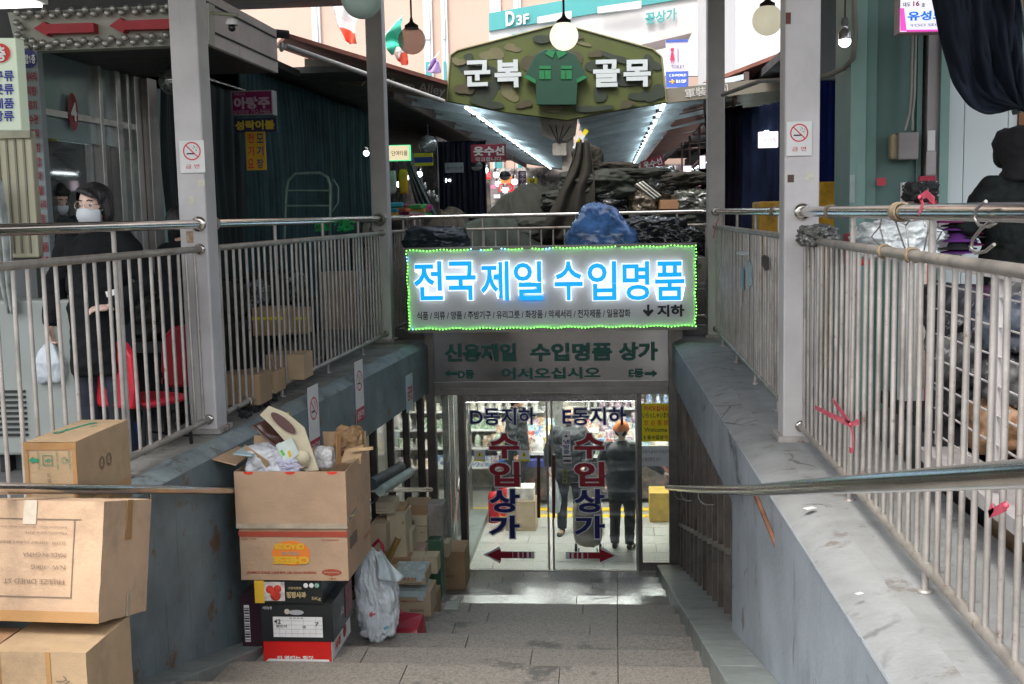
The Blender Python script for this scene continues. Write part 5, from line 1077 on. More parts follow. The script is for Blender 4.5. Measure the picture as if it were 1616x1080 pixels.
p0=at(1030,258,22); q=thing('shop_sign','tilted crimson repair sign under the right half of the alley roof','sign',p0); uu=Vector((1,0,.28)).normalized(); vv=Vector((-uu.z,0,uu.x)); B().prism([(-.22,-.1),(.22,-.1),(.22,.1),(-.22,.1)],p0,uu,vv,.04).build('board',mat('sign_crimson',(.30,.02,.045)),q); txt('옷수선',p0-Y_*.004,uu,vv,w=.36,h=.14,m=WHITE,parent=q,bold=.03)
BRN=mat('alley_brown',(.10,.05,.045),.6,.1,.3,4)
for i in range(5):
    y=17+i*2.6; q=thing('steel_truss','brown steel bracket under the right awning edge, %s from the camera'%('first','second','third','fourth','fifth')[i],'bracket',(1.75,y,2.6)); B().tube([(1.72,y,3.15),(1.72,y,2.4),(2.3,y,2.9)],.03,6).build('strut',BRN,q); B().tube([(1.6,y,3.0),(2.4,y,3.05)],.025,6).build('crossbar',BRN,q)
t=thing('light_strip','white light strip along the right stalls behind the columns','light strip',(2.0,20,2.6))
for i in range(10): B().box((2.0,15+i*1.6,2.55),(2.04,15+i*1.6+1.1,2.58)).build('tube',STRIP,t); B().box((1.98,15+i*1.6+1.15,2.53),(2.07,15+i*1.6+1.25,2.6)).build('clip',BLACK,t)
prop(curtain('curtain',(at(1284,300,11.6).x,11.6),(at(1350,300,11.2).x,11.2),2.85,.35,mat('royal_curtain',(.006,.018,.12),.8,0,.3,3,.2,25,spec=.15),.06,4,14),'royal blue curtain tied beside the green pillar','curtain')
shell('stall_shelf','small white shelf with goods behind the near right column','shelf',[((at(1284,300,13).x,13,.0),(at(1330,300,13).x,13.4,1.9)),],mat('stall_goods',(.4,.3,.3),.7,0,.8,9,spot=.48,spotcol=(.7,.65,.6),spotscale=12))
prop(B().box(tuple(at(1284,336,10.4)-Z_*1.4),tuple(at(1322,288,10.8)+Y_*.4)).build('crate_stack',mat('amber_plastic',(.55,.30,.02),.35,0,.35,8),bevel=.02),'amber plastic crates stacked right of the near right column','crates')
prop(B().box(tuple(at(1198,345,12.0)-Z_*1.2),tuple(at(1228,318,12.2)+Y_*.4)).build('crate_stack',mat('amber_plastic',(.55,.30,.02)),bevel=.02),'amber plastic crates stacked left of the near right column','crates')
# green pillar and white wall
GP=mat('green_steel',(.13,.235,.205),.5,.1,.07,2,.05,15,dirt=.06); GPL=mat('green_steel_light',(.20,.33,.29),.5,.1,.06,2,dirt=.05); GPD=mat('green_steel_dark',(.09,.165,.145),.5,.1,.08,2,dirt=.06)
t=thing('green_pillar','broad green painted steel pillar with conduits behind the right railing','pillar',(2.3,9.0,0))
def xb(px,Y): return at(px,250,Y).x
B().box((xb(1341,9.0),9.0,0),(xb(1366,9.0),9.6,4.8)).build('flange',GPL,t,bevel=.006); B().box((xb(1366,9.0)+.001,9.04,0),(xb(1384,9.0),9.6,4.8)).build('web',GP,t); B().box((xb(1384,9.0)+.001,9.10,0),(xb(1449,9.0),9.6,4.8)).build('panel',GPD,t)
B().box((xb(1449,9.0)+.001,9.06,0),(xb(1457,9.0),9.6,4.8)).build('panel',GP,t)
B().box((xb(1458,9),9.3,0),(xb(1463,9),9.7,4.8)).build('gap',BLACK,t); B().box((xb(1463,9)+.001,9.02,0),(xb(1481,9),9.6,4.8)).build('pale_strip',mat('pale_strip',(.36,.33,.33),.5,0,.05,2),t); B().box((xb(1481,9)+.001,8.98,0),(xb(1496,9),9.6,4.8)).build('flange',GPL,t,bevel=.004)
for px in (1436,1441): B().tube([at(px+5,0,8.96),at(px+2,150,8.96),at(px-1,180,8.96),at(px+(-8 if px<1440 else -1)+0,206,8.96)],.011,8).build('conduit',mat('conduit',(.28,.28,.25),.5,.3,.1),t)
a=rect_px(1418,209,1450,252,8.9); B().box((a[0],8.9,a[2]),(a[1],9.09,a[3])).build('switch_box',mat('switch_grey',(.27,.25,.24),.5,0,.1,5),t,bevel=.01); a=rect_px(1406,212,1418,252,8.95); B().box((a[0],8.95,a[2]),(a[1],9.05,a[3])).build('tag_plate',mat('tag_wood',(.38,.32,.2)),t,bevel=.02)
for px0,py0,px1,py1,m_,nm in ((1464,206,1476,238,WHITE,'paper'),(1462,239,1477,276,mat('paper_grey',(.42,.38,.38)),'paper'),(1341,276,1349,320,mat('paper_pale',(.35,.42,.4)),'paper'),(1384,281,1398,293,mat('red_label',(.55,.05,.08)),'label')):
    a=rect_px(px0,py0,px1,py1,8.97); B().box((a[0],8.972,a[2]),(a[1],8.978,a[3])).build(nm,m_,t)
a=rect_px(1451,278,1476,320,8.9); q=thing('shop_sign','red plate with white capitals at the foot of the pale strip','sign',((a[0]+a[1])/2,8.9,a[2])); B().box((a[0],8.9,a[2]),(a[1],8.93,a[3])).build('plate',mat('red_plate',(.40,.02,.05)),q); txt_px('HIT',1453,288,1474,302,8.898,WHITE,q,bold=.04)
WP=mat('white_panel_wall',(.62,.68,.68),.55,0,.03,1,dirt=.04)
t=thing('panel_wall','white panelled shop wall right of the green pillar','wall',(3.4,9.1,0))
for x0_,x1_ in ((1496.5,1520),(1521,1589),(1590,1604)): B().box((xb(x0_,9.1),9.1,0),(xb(x1_,9.1),9.3,4.8)).build('panel',WP,t,bevel=.003)
B().box((xb(1605,9.1),9.08,0),(xb(1760,9.1),9.3,4.8)).build('door_panel',mat('orange_door',(.22,.10,.03),.6,0,.1),t)
shell('side_wall','grey wall panels above the right stalls behind the bulb','wall',[((xb(1286,10.8),10.8,2.75),(xb(1345,10.8),10.9,4.9))],mat('grey_panel',(.20,.21,.22),.6,0,.08,1))
prop(B().tube([at(1348,0,8.9),at(1350,60,8.9),at(1346,92,8.95),at(1332,108,9.1),at(1310,118,9.3),at(1284,124,9.5),at(1200,128,10.5),at(1140,150,11.5)],.02,8).build('cable_bundle',mat('cable_grey',(.2,.19,.16),.5)),'thick grey cables curving from the green pillar across to the left','cable')
# lit shop sign top right and big dark drape
t=boxsign('shop_sign','lit white sign with blue letters and a magenta edge at the top right',(1418,-30,1560,51),8.2,.12,mat('sign_white_lit',(.9,.9,1),.4,0,0,emis=(.9,.88,1),estr=.30),[],side=mat('sign_edge_pink',(.35,.25,.25),.4))
BLT=mat('sign_blue_lit',(.02,.2,.7),.5,0,0,emis=(.02,.25,.9),estr=.2); MGL=mat('magenta_lit',(.7,.1,.5),.5,0,0,emis=(.9,.1,.6),estr=.3)
txt_px('유성모피',1432,17,1510,32,8.19,BLT,t,bold=.04); txt_px('대도',1425,4,1437,11,8.19,INK,t,bold=.02); txt_px('16',1441,2,1451,10,8.19,RED,t,bold=.03); txt_px('호',1454,5,1460,11,8.19,INK,t,bold=.02); txt_px('YOO SEONG MOPI',1436,37,1530,41,8.19,NAVY,t,bold=.0)
B().prism([AP(*p,8.19) for p in ((1421,13),(1427,13),(1431,49),(1421,49))],(0,8.193,0),X_,Z_,.002).build('magenta_edge',MGL,t); B().prism([AP(*p,8.19) for p in ((1431,47),(1558,46),(1558,49),(1431,50))],(0,8.193,0),X_,Z_,.002).build('magenta_edge',MGL,t)
def dr(u,v):
    x0=1462+u*150; p0=at(x0,-60,7.7); xe=1605-16*u*0+12*u; p1=at(1600+14*u,170+8*u,7.7)
    s_=v; p=p0.lerp(p1,s_); p.z-=.42*math.sin(s_*math.pi)*(1-u)*.9; p.x-=.05*math.sin(s_*math.pi)*(1-u)
    p.y+=.03*math.sin(u*19+v*5+4*noise.noise(Vector((u*3,v*2,5))))*(1-.4*v)+.09*noise.noise(Vector((u*6,v*2.5,1)))+.03*noise.noise(Vector((u*17,v*7,3))); return p
prop(B().grid(dr,110,40).build('drape',mat('midnight_drape',(.007,.011,.020),.75,0,.3,3,.3,25,spec=.25),solid=.008),'big midnight blue drape gathered down to a knot at the top right','drape')
def dr2(u,v): p=at(1567+40*u+30*v,-40+215*v+6*math.sin(u*9),7.95); p.y+=.04*math.sin(u*16); return p
prop(B().grid(dr2,40,20).build('drape',mat('sequin_drape',(.22,.28,.26),.5,0,.3,3,.2,20,spot=.36,spotcol=(.6,.65,.65),spotscale=60),solid=.008),'pale glittery green drape behind the midnight drape at the right edge','drape')
# hanging lamps over the stairs
def globe(label,px,py,r,Y,lit,gl=None,cordtop=-60):
    rr=r*Y/1800; q=thing('globe_lamp',label,'lamp',at(px,py,Y)); c=at(px,py,Y)
    B().ball(c,rr,32).build('globe',gl,q); B().lathe(c+Z_*rr*.86,[(rr*.52,-.01),(rr*.5,rr*.2),(rr*.3,rr*.32),(rr*.15,rr*.45),(rr*.08,rr*.75)],16).build('cap',mat('lamp_cap',(.04,.035,.03),.4,.4),q)
    B().tube([c+Z_*rr*1.5,(c.x,c.y,c.z+2.5)],.010,6).build('cord',BLACK,q)
    if lit: B().ball(c,rr*.45,16).build('bulb',emit('globe_bulb',(1,.93,.72),14),q)
globe('clear frosted globe lamp hanging right of the far left column',650,64,21.5,11,False,frosted('frost_globe',(.85,.72,.66),(.55,.47,.44),.5))
globe('lit warm globe lamp hanging in front of the gable sign peak',890,57,22,10,True,mat('globe_lit',(.9,.85,.65),.3,0,.06,6,emis=(1,.95,.70),estr=.42))
globe('lit white globe lamp hanging between the two right columns',1211,32,23,10,False,mat('globe_lit_dim',(.55,.52,.40),.3,0,.06,6,emis=(1,.93,.68),estr=.16))
globe('pale green unlit globe lamp in front of the far left column',571,-3,32,8,False,mat('globe_pale_green',(.42,.56,.50),.3,0,.05,3))
q=thing('hanging_bulb','lit silver necked bulb hanging right of the near right column','bulb',at(1333,66,8.3)); c=at(1333,66,8.3); B().ball(c,.043,16,sz=.9).build('bulb',emit('bulb_cool',(.9,.95,1),3),q); B().lathe(c+Z_*.012,[(.046,0),(.044,.05),(.03,.065),(.024,.07),(.024,.09)],16).build('neck',STEEL,q); B().lathe(c+Z_*.1,[(.02,0),(.028,.03),(.02,.06),(.01,.065)],12).build('socket',mat('socket_grey',(.12,.12,.12)),q); B().tube([c+Z_*.16,c+Z_*1.2],.006,6).build('cord',BLACK,q)
# ------------------------------------------------------------------ cartons on the stairs and ledge
CF=mat('card_front',(.46,.31,.195),.8,0,.1,3,.25,120,dirt=.22,big=5,spot=.33,spotcol=(.30,.19,.11),spotscale=5); CFS=mat('card_plain',(.40,.28,.16),.8,0,.1,3,.25,120,dirt=.22,big=5,spot=.33,spotcol=(.27,.17,.09),spotscale=5); TAPE=mat('brown_tape',(.36,.20,.08),.22,0,.12,5,coat=.5); CTAPE=mat('clear_tape',(.46,.38,.28),.12,0,.15,9,coat=.8)
CRD=mat('carton_red_ink',(.35,.06,.03),.7,0,.1,9); CGR=mat('carton_green_ink',(.02,.22,.12),.7,0,0); CBK=mat('carton_dark_ink',(.17,.12,.085),.8,0,0); ORG=mat('orange_ink2',(.78,.22,.03),.6,0,0); GOLD=mat('gold_ink',(.70,.42,.03),.6,0,0); GOL=mat('pale_gold',(.55,.42,.22),.5,.2,0)
def tread(Y):
    k=math.floor((13.045-Y)/.645); return noseZ(k) if k>=1 else -2.61
def rbox(a,b,amp=.004,n=9,seed=None):
    """a slightly dented carton: every face subdivided and pushed inwards by noise"""
    a,b=Vector(a),Vector(b); c=(a+b)/2; sd_=random.random()*50 if seed is None else seed; o=B()
    def P(p):
        nn=abs(noise.noise(p*5+Vector((sd_,0,0))))*1.4+abs(noise.noise(p*13+Vector((0,sd_,0))))*.5; d=(c-p); e=Vector((d.x/(b.x-a.x),d.y/(b.y-a.y),d.z/(b.z-a.z)))
        ax=max(range(3),key=lambda i:abs(e[i])); m=Vector((0,0,0)); m[ax]=1 if d[ax]>0 else -1
        ed=sorted(abs(v) for v in e)[1]*2                                # 1 on an edge
        cr=max(0,ed-.86)*amp*3.0
        return p+m*(amp*min(1,nn))*(1-ed*.6)+d.normalized()*cr*(1 if noise.noise(p*9+Vector((sd_,2,0)))>-.1 else .2)
    for ax in range(3):
        u,v=[i for i in range(3) if i!=ax]
        for sg in (0,1):
            def fn(s_,t_,ax=ax,u=u,v=v,sg=sg):
                p=Vector((0,0,0)); p[ax]=(a,b)[sg][ax]; p[u]=a[u]+(b[u]-a[u])*s_; p[v]=a[v]+(b[v]-a[v])*t_; return P(p)
            k=len(o.f); o.grid(fn,n,n,0,True)
            if (sg==0)!=(ax==1): o.f[k:]=[f[::-1] for f in o.f[k:]]
    return o
def carton(label,x0,x1,y0,y1,z0,z1,m=CF,name='carton',bev=.006,top=True):
    t=thing(name,label,'carton',((x0+x1)/2,(y0+y1)/2,z0)); rbox((x0,y0,z0),(x1,y1,z1),.0045).build('box',m,t,weld=False); return t
def face_txt(t,s_,cx,cz,w_,h_,Y,m,bold=.02,up=1,depth=.001): txt(s_,(cx,Y-.0015,cz),X_*up,Z_*up,w=w_,h=h_,m=m,parent=t,bold=bold,depth=depth)
def side_txt(t,s_,X,cy,cz,w_,h_,m,bold=.02,up=1): txt(s_,(X+.0015,cy,cz),Y_*up,Z_*up,w=w_,h=h_,m=m,parent=t,bold=bold,depth=.001)
# ledge carton
LX0,LX1,LY0,LY1,LZ0,LZ1=-2.762,-2.507,5.07,5.66,.165,.575
t=thing('carton','tan carton with green print standing on the left ledge against the railing','carton',((LX0+LX1)/2,5.4,LZ0))
rbox((LX0,LY0,LZ0),(LX1,LY1,LZ1),.004).build('box',CFS,t)
def top(u,v): return Vector((LX0+.004+(LX1-LX0-.008)*u,LY0+.004+(LY1-LY0-.008)*v,LZ1+.012*math.sin(v*math.pi)*math.sin(u*math.pi)+.001))
B().grid(top,12,14).build('bulging_lid',CFS,t)
B().box((LX0-.002,LY0-.003,LZ1-.035),(LX1+.002,LY0-.001,LZ1)).build('tape',TAPE,t); B().box((LX0-.002,LY0-.003,LZ0+.005),(LX1+.002,LY0-.001,LZ0+.065)).build('tape',TAPE,t); B().box((LX1+.001,LY0+.01,LZ0+.07),(LX1+.003,LY1-.01,LZ0+.115)).build('tape',TAPE,t)
for x in (LX0,LX1-.02): B().box((x-.001,LY0-.003,LZ0+.066),(x+.02,LY0-.001,LZ1-.036)).build('tape',TAPE,t)
yy=LY0-.0025
B().prism([(-.027,0),(-.004,.017),(-.004,.009),(.023,.009),(.023,-.009),(-.004,-.009),(-.004,-.017)],(LX0+.048,yy,.49),X_,Z_,.001).build('green_arrow',CGR,t)
txt('9',(-2.648,yy,.49),-Z_,X_,h=.03,m=CGR,parent=t,bold=.02); b=B()
for a_,c_ in (((-.024,-.024),(.024,-.021)),((-.024,.021),(.024,.024)),((-.024,-.021),(-.021,.021)),((.021,-.021),(.024,.021))): b.box((-2.648+a_[0],yy-.0008,.49+a_[1]),(-2.648+c_[0],yy,.49+c_[1]))
b.build('symbol_frame',CGR,t)
for x_,s_ in ((-2.692,'THIS SIDE UP'),(-2.600,'KEEP DRY AREA'),(-2.540,'RECYCLING')): txt(s_,(x_,yy,.49),-Z_,X_,w=.09,h=.009,m=CGR,parent=t)
txt('♻',(-2.563,yy,.49),-Z_,X_,h=.035,m=CGR,parent=t); txt('손질대파',(-2.645,yy,.38),-Z_,X_,w=.10,h=.016,m=CBK,parent=t)
txt('Selenna',(-2.655,5.38,LZ1+.0125),Vector((.22,.97,0)).normalized(),Vector((-.97,.22,0)).normalized(),w=.30,h=.045,m=CGR,parent=t,bold=.06,depth=.001); txt('Banana Farm',(-2.60,5.36,LZ1+.010),Vector((.22,.97,0)).normalized(),Vector((-.97,.22,0)).normalized(),w=.18,h=.02,m=CGR,parent=t,bold=.03,depth=.001)
for y in (5.33,5.41):
    b=B()
    for rr in (.030,.022):
        for i in range(20):
            a,c=2*math.pi*i/20,2*math.pi*(i+1)/20; b.add([(LX1+.0015,y+math.cos(q)*r_,.42+math.sin(q)*r_*1.15) for q,r_ in ((a,rr),(c,rr),(c,rr-.004),(a,rr-.004))],[(0,1,2,3)])
    b.build('round_mark',CBK,t); side_txt(t,'CAD',LX1+.001,y,.42,.028,.011,CBK,0)
# big tilted carton and the two below
t=thing('carton','large tan carton with upside down printing tilted back at the left picture edge','carton',(0,0,0))
rbox((-.3,-.22,0),(.3,.22,.50),.008).build('box',CF,t); B().box((-.301,-.2225,.0),(.301,-.2202,.045)).build('tape',TAPE,t); B().box((.3002,-.02,.33),(.3025,.03,.5)).build('tape',TAPE,t); B().box((-.06,-.2225,.40),(.0,-.2202,.50)).build('tape',CTAPE,t); B().box((.3002,.02,.0),(.3025,.045,.11)).build('tape',CTAPE,t)
b=B()
for a_,c_ in (((-.32,.10),(.17,.104)),((-.32,.42),(.20,.424)),((.17,.10),(.174,.424))): b.box((a_[0] if a_[0]>-.3 else -.299,-.2222,a_[1]),(c_[0],-.2206,c_[1]))
b.build('printed_frame',CBK,t)
for s_,z_,w_,h_ in (('FREEZE DRIED ST',.165,.27,.020),('N.W : 10KG',.225,.15,.018),('MADE IN CHINA',.275,.19,.018),('원산지 : DENBY CURRY SEASONED',.325,.36,.013),('Manufacture date : ',.365,.2,.010),('Expiration date : 18 months from date',.39,.30,.010)): txt(s_,(.14-w_/2+.0,-.2225,z_),-X_,-Z_,w=w_,h=h_,m=CBK,parent=t,bold=-.004)
t.location=(-2.40,4.60,-.092); t.rotation_euler=(R(-13),0,R(-3))
t=carton('brown carton under the tilted one, right, with pen marks',-2.50,-2.10,4.22,4.64,tread(4.3),-.105,CFS); B().box((-2.50,4.217,tread(4.3)),(-2.46,4.2195,-.106)).build('tape',TAPE,t); B().box((-2.27,4.217,tread(4.3)),(-2.25,4.2195,-.106)).build('tape',TAPE,t); txt('가야',(-2.19,4.2185,-.25),Vector((.6,0,-.8)),Vector((.8,0,.6)),w=.09,h=.06,m=CBK,parent=t)
carton('darker brown carton under the tilted one at the picture edge',-2.72,-2.515,4.1,4.5,tread(4.3),-.11,mat('card_brown',(.33,.19,.10),.85,0,.08,3,.1,100))
# cracker stack
z=tread(7.1)
t=carton('red and white apple box at the bottom of the tall carton stack',-2.27,-1.82,6.97,7.5,z,z+.135,mat('box_red',(.58,.015,.012),.4,0,.06,3,coat=.2)); B().box((-1.8198,6.975,z+.002),(-1.8175,7.498,z+.133)).build('white_side',WHITE,t)
B().prism([(-.21,0),(.21,0),(.205,.014),(-.19,.016)],(-2.045,6.9685,z+.002),X_,Z_,.001).build('white_band',WHITE,t); face_txt(t,'안 열때는 힘껏',-2.06,z+.026,.24,.028,6.97,WHITE,.03)
side_txt(t,'사과',-1.8175,7.13,z+.07,.16,.07,RED,.04); B().ball((-1.818,7.33,z+.08),.05,14,sx=.05).build('printed_apple',mat('apple_print',(.35,.03,.02),.5,0,.4,30),t)
z1=z+.137; BKB=mat('box_black',(.018,.020,.020),.4,0,.2,4,coat=.2)
t=carton('black apple box with a hand hole and a white delivery form, above the red one',-2.275,-1.80,6.965,7.5,z1,z1+.26,BKB)
B().box((-2.195,6.962,z1+.03),(-1.87,6.9645,z1+.165)).build('form',WHITE,t)
b=B()
for i in range(1,8): b.box((-2.195+i*.04,6.961,z1+.035),(-2.194+i*.04,6.9618,z1+(.16 if i%2 else .075)))
for i in range(4): b.box((-2.193,6.961,z1+.055+i*.028),(-1.872,6.9618,z1+.0562+i*.028))
b.build('form_lines',plain('form_grey',(.25,.25,.27)),t)
for s_,x_,z_,w_,h_ in (('42',-2.165,.135,.045,.03),('윤민서',-2.14,.105,.07,.02),('10',-1.99,.10,.02,.018),('7',-1.905,.12,.025,.025),('표 지 사 항',-2.04,.158,.09,.009)): face_txt(t,s_,x_,z1+z_,w_,h_,6.9612,INK,.015)
B().lathe((-2.1,6.9640,z1+.20),[(.001,0),(.018,0)],16,axis='y').build('spot_mark',RED if 0 else mat('cream_print',(.5,.45,.35)),t)
b=B(); b.prism([(math.cos(a)*.05+(.0 if abs(math.cos(a))<.0 else 0),math.sin(a)*.017) for a in [2*math.pi*i/20 for i in range(20)]],(-2.04,6.9628,z1+.195),X_,Z_,.001); b.build('hand_hole',mat('hole_grey',(.42,.42,.44)),t)
face_txt(t,'샤인농원',-2.23,z1+.225,.06,.02,6.9645,WHITE,.0); side_txt(t,'사과',-1.80,7.2,z1+.12,.09,.06,WHITE,.01); B().box((-1.7998,7.3,z1+.04),(-1.797,7.495,z1+.25)).build('dark_red_print',mat('apple_print2',(.16,.02,.02),.4,0,.5,14),t)
z2=z1+.262
t=carton('flat black apple carton with gold letters in the middle of the tall stack',-2.30,-1.86,6.95,7.4,z2,z2+.15,BKB)
B().box((-2.302,6.946,z2),(-2.24,6.9495,z2+.15)).build('yellow_side',GOLD,t); B().box((-2.239,6.946,z2+.015),(-2.105,6.9495,z2+.14)).build('picture',mat('apple_photo',(.55,.5,.45),.4,0,.3,20),t)
for x_,z_,r_ in ((-2.165,.05,.035),(-2.20,.09,.028),(-2.15,.095,.026)): B().ball((x_,6.9458,z2+z_),r_,14,sy=.08).build('printed_apple',mat('apple_bright',(.55,.05,.03),.4,0,.3,25),t)
face_txt(t,'정장사과',-2.03,z2+.055,.13,.042,6.9495,GOL,.05); face_txt(t,'그맛의청정',-2.04,z2+.10,.09,.018,6.9495,GOL,.02); face_txt(t,'5Kg',-1.90,z2+.030,.06,.026,6.9495,GOL,.01)
for x_,m_ in ((-1.965,WHITE),(-1.928,WHITE),(-1.893,mat('cert_green',(.2,.4,.3)))): B().ball((x_,6.9475,z2+.118),.016,12,sy=.05).build('stamp',m_,t)
z3=z2+.153
t=carton('cream cracker carton printed upside down in the tall stack',-2.385,-1.68,6.94,7.63,z3,-.345,CF)
B().box((-2.386,6.936,-.42),(-1.679,6.9395,-.385)).build('red_band',CRD,t); B().box((-1.679,7.0,-.52),(-1.676,7.2,-.44)).build('barcode',CBK,t)
face_txt(t,'DIAMOND FOOD VIET NAM JOINT STOCK COMPANY',-2.12,z3+.055,.46,.020,6.94,CRD,.035,-1)
E_=B(); E_.prism([(math.cos(a)*.125,math.sin(a)*.082) for a in [2*math.pi*i/28 for i in range(28)]],(-2.05,6.9385,z3+.18),X_,Z_,.001); E_.build('orange_disc',ORG,t)
face_txt(t,'CHEESE',-2.05,z3+.135,.235,.052,6.9372,GOLD,.06,-1); face_txt(t,'CREAM',-2.05,z3+.18,.12,.024,6.9372,CF,.05,-1); face_txt(t,'CRACKER',-2.06,z3+.225,.20,.040,6.9372,GOLD,.06,-1)
E_=B(); E_.prism([(math.cos(a)*.065,math.sin(a)*.022) for a in [2*math.pi*i/24 for i in range(24)]],(-1.79,6.9385,z3+.055),X_,Z_,.001); E_.build('red_oval',CRD,t); face_txt(t,'Diamond Food',-1.79,z3+.055,.10,.013,6.937,CF,.02,-1); face_txt(t,'♛',-1.79,z3+.025,.05,.03,6.9375,CRD,.02,-1)
for s_,x_,z_,w_ in (('원산지 : 베트남',-2.32,.275,.10),('(주)동방에프엔씨',-1.79,.27,.11),('Cheese cream crackers',-2.04,.335,.18)): face_txt(t,s_,x_,z3+z_,w_,.013,6.9375,CRD if z_<.3 else CF,.01,-1)
side_txt(t,'사용안내',-1.68,7.5,z3+.14,.2,.03,CRD,.02)
# open carton on top, walls with thickness
za,zb=-.343,.005
t=thing('open_carton','open tan carton with red dots along its rim, full of rubbish, topping the tall stack','carton',(-2.04,7.28,za))
b=B(); b.box((-2.395,6.93,za),(-1.675,6.938,zb)); b.box((-2.395,7.642,za),(-1.675,7.65,zb)); b.box((-2.395,6.9385,za),(-2.387,7.6415,zb)); b.box((-1.683,6.9385,za),(-1.675,7.6415,zb)); b.box((-2.386,6.939,za),(-1.684,7.641,za+.008)); b.build('box',CF,t)
for x_ in (-2.30,-2.03,-1.76): B().prism([(math.cos(a)*.034,math.sin(a)*.018) for a in [math.pi+math.pi*i/12 for i in range(13)]],(x_,6.9288,zb-.001),X_,Z_,.001).build('red_dot',mat('rim_red',(.7,.04,.02)),t)
B().hexa([(-1.683,6.95,zb),(-1.675,6.95,zb),(-1.675,7.63,zb),(-1.683,7.63,zb)],[(-1.60,6.95,zb+.09),(-1.592,6.95,zb+.09),(-1.63,7.63,zb+.12),(-1.638,7.63,zb+.12)]).build('flap',CFS,t) if 0 else None
B().obox((-1.83,7.60,zb+.045),(.30,.008,.17),rx=.15).build('flap',CFS,t); B().obox((-2.46,7.15,zb+.06),(.16,.42,.008),ry=.25).build('flap',CF,t); B().box((-1.672,6.94,za+.02),(-1.669,7.2,za+.05)).build('tape',CTAPE,t); B().box((-2.395,6.925,za-.02),(-1.675,6.9285,za+.012)).build('tape',CTAPE,t)
LIN=mat('trash_paper',(.52,.54,.56),.6,0,.25,7,.4,25); CRM=mat('cream_board',(.55,.49,.34),.7,0,.12,6); BRW=mat('brown_foil',(.075,.035,.025),.3,0,.3,5,coat=.3)
def sheet(name,label,fn,m,cat,nu=20,nv=20,th=.006): return prop(B().grid(fn,nu,nv).build(name,m,solid=th),label,cat)
def bagf(u,v):
    A=at(430,654,7.05).lerp(at(505,740,7.05),v); p=A+Vector((-.145*(1-u)*(1-.25*v),0,-.06*(1-u)*(1-v)-.02)); p.y+=.07*math.sin(u*2.6)+.03*noise.noise(Vector((u*4,v*6,3))); return p
sheet('coffee_bag','brown foil inside of a flattened bag rising from the open carton',bagf,BRW,'bag')
t=thing('cream_box','cream folded box panel with a brown oval mark sticking out of the open carton','box',at(470,690,7.0))
P=[(410,655),(424,641),(452,652),(480,675),(503,742),(482,744),(460,708),(428,672)]
a=[at(*p,7.02) for p in P]; B().prism([(p.x,p.z) for p in a],(0,7.02,0),X_,Z_,.012).build('panel',CRM,t); o=at(447,668,7.003); B().prism([(math.cos(q)*.10*math.cos(-.72)-math.sin(q)*.032*math.sin(-.72),math.cos(q)*.10*math.sin(-.72)+math.sin(q)*.032*math.cos(-.72)) for q in [2*math.pi*i/24 for i in range(24)]],o,X_,Z_,.001).build('oval_mark',mat('oval_brown',(.10,.05,.045)),t)
crumple('crumpled_paper',at(425,727,7.08),(.14,.10,.11),LIN,seed=31,amp=.22,freq=2,label='big crumpled pale grey paper at the left in the open carton',cat='paper')
crumple('crumpled_paper',at(457,731,7.05),(.09,.07,.06),mat('lilac_paper',(.42,.42,.52),.6,0,.2,8,.3,30),seed=33,amp=.22,freq=2,label='lilac grey crumpled paper in the middle of the open carton',cat='paper')
crumple('crumpled_paper',at(478,701,7.1),(.035,.03,.028),WHITE,seed=34,amp=.2,freq=2,sub=4,label='small white paper ball on top of the rubbish',cat='paper')
crumple('paper_bag',at(512,722,7.25),(.07,.07,.075),WHITE,seed=35,amp=.15,freq=2,label='white paper bag behind the cups in the open carton',cat='bag')
crumple('kraft_paper',at(552,695,7.35),(.085,.08,.09),mat('kraft',(.28,.17,.08),.8,0,.25,12,.5,30),seed=36,amp=.3,freq=2.4,label='crumpled brown kraft paper at the right rear of the open carton',cat='paper')
q=thing('printed_pack','pale green and white printed pack leaning in the open carton','pack',at(452,708,7.0)); c=at(452,711,6.99); uu=Vector((.82,0,.5)).normalized(); vv=Vector((-.5,0,.82)).normalized()
B().prism([(-.055,-.075),(.06,-.06),(.075,.05),(-.04,.065)],c,uu,vv,.01).build('panel',mat('pack_pale',(.58,.66,.6),.4,0,.1,14),q); B().prism([(-.04,-.02),(-.02,-.02),(-.02,.02),(-.04,.02)],c-Y_*.002,uu,vv,.001).build('green_print',mat('pack_green',(.15,.5,.1)),q); B().prism([(-.01,-.05),(.01,-.05),(.02,-.01),(-.0,-.01)],c-Y_*.002,uu,vv,.001).build('amber_print',GOLD,q)
def cup(label,px,py,Y,r,rx,rz):
    q=thing('paper_cup',label,'cup',(0,0,0)); B().lathe((0,0,0),[(.001,0),(r*.72,0),(r*.74,.004),(r,r*2.1),(r*1.04,r*2.1+.003),(r*.98,r*2.12),(r*.70,.01),(.001,.01)],24).build('wall',mat('cup_cream',(.62,.55,.42),.6,0,.05,6),q); q.location=at(px,py,Y); q.rotation_euler=(rx,0,rz); return q
cup('upper paper cup lying open end out in the open carton',480,722,7.12,.047,R(100),R(8)); cup('lower paper cup lying at the carton rim',487,733,7.06,.035,R(70),R(-20))
B_=B().lathe(at(478,722,7.0),[(.001,0),(.047,0),(.047,.006),(.001,.006)],24,axis='y'); prop(B_.build('cup_lid',CRM),'round cream lid in the middle of the rubbish','lid')
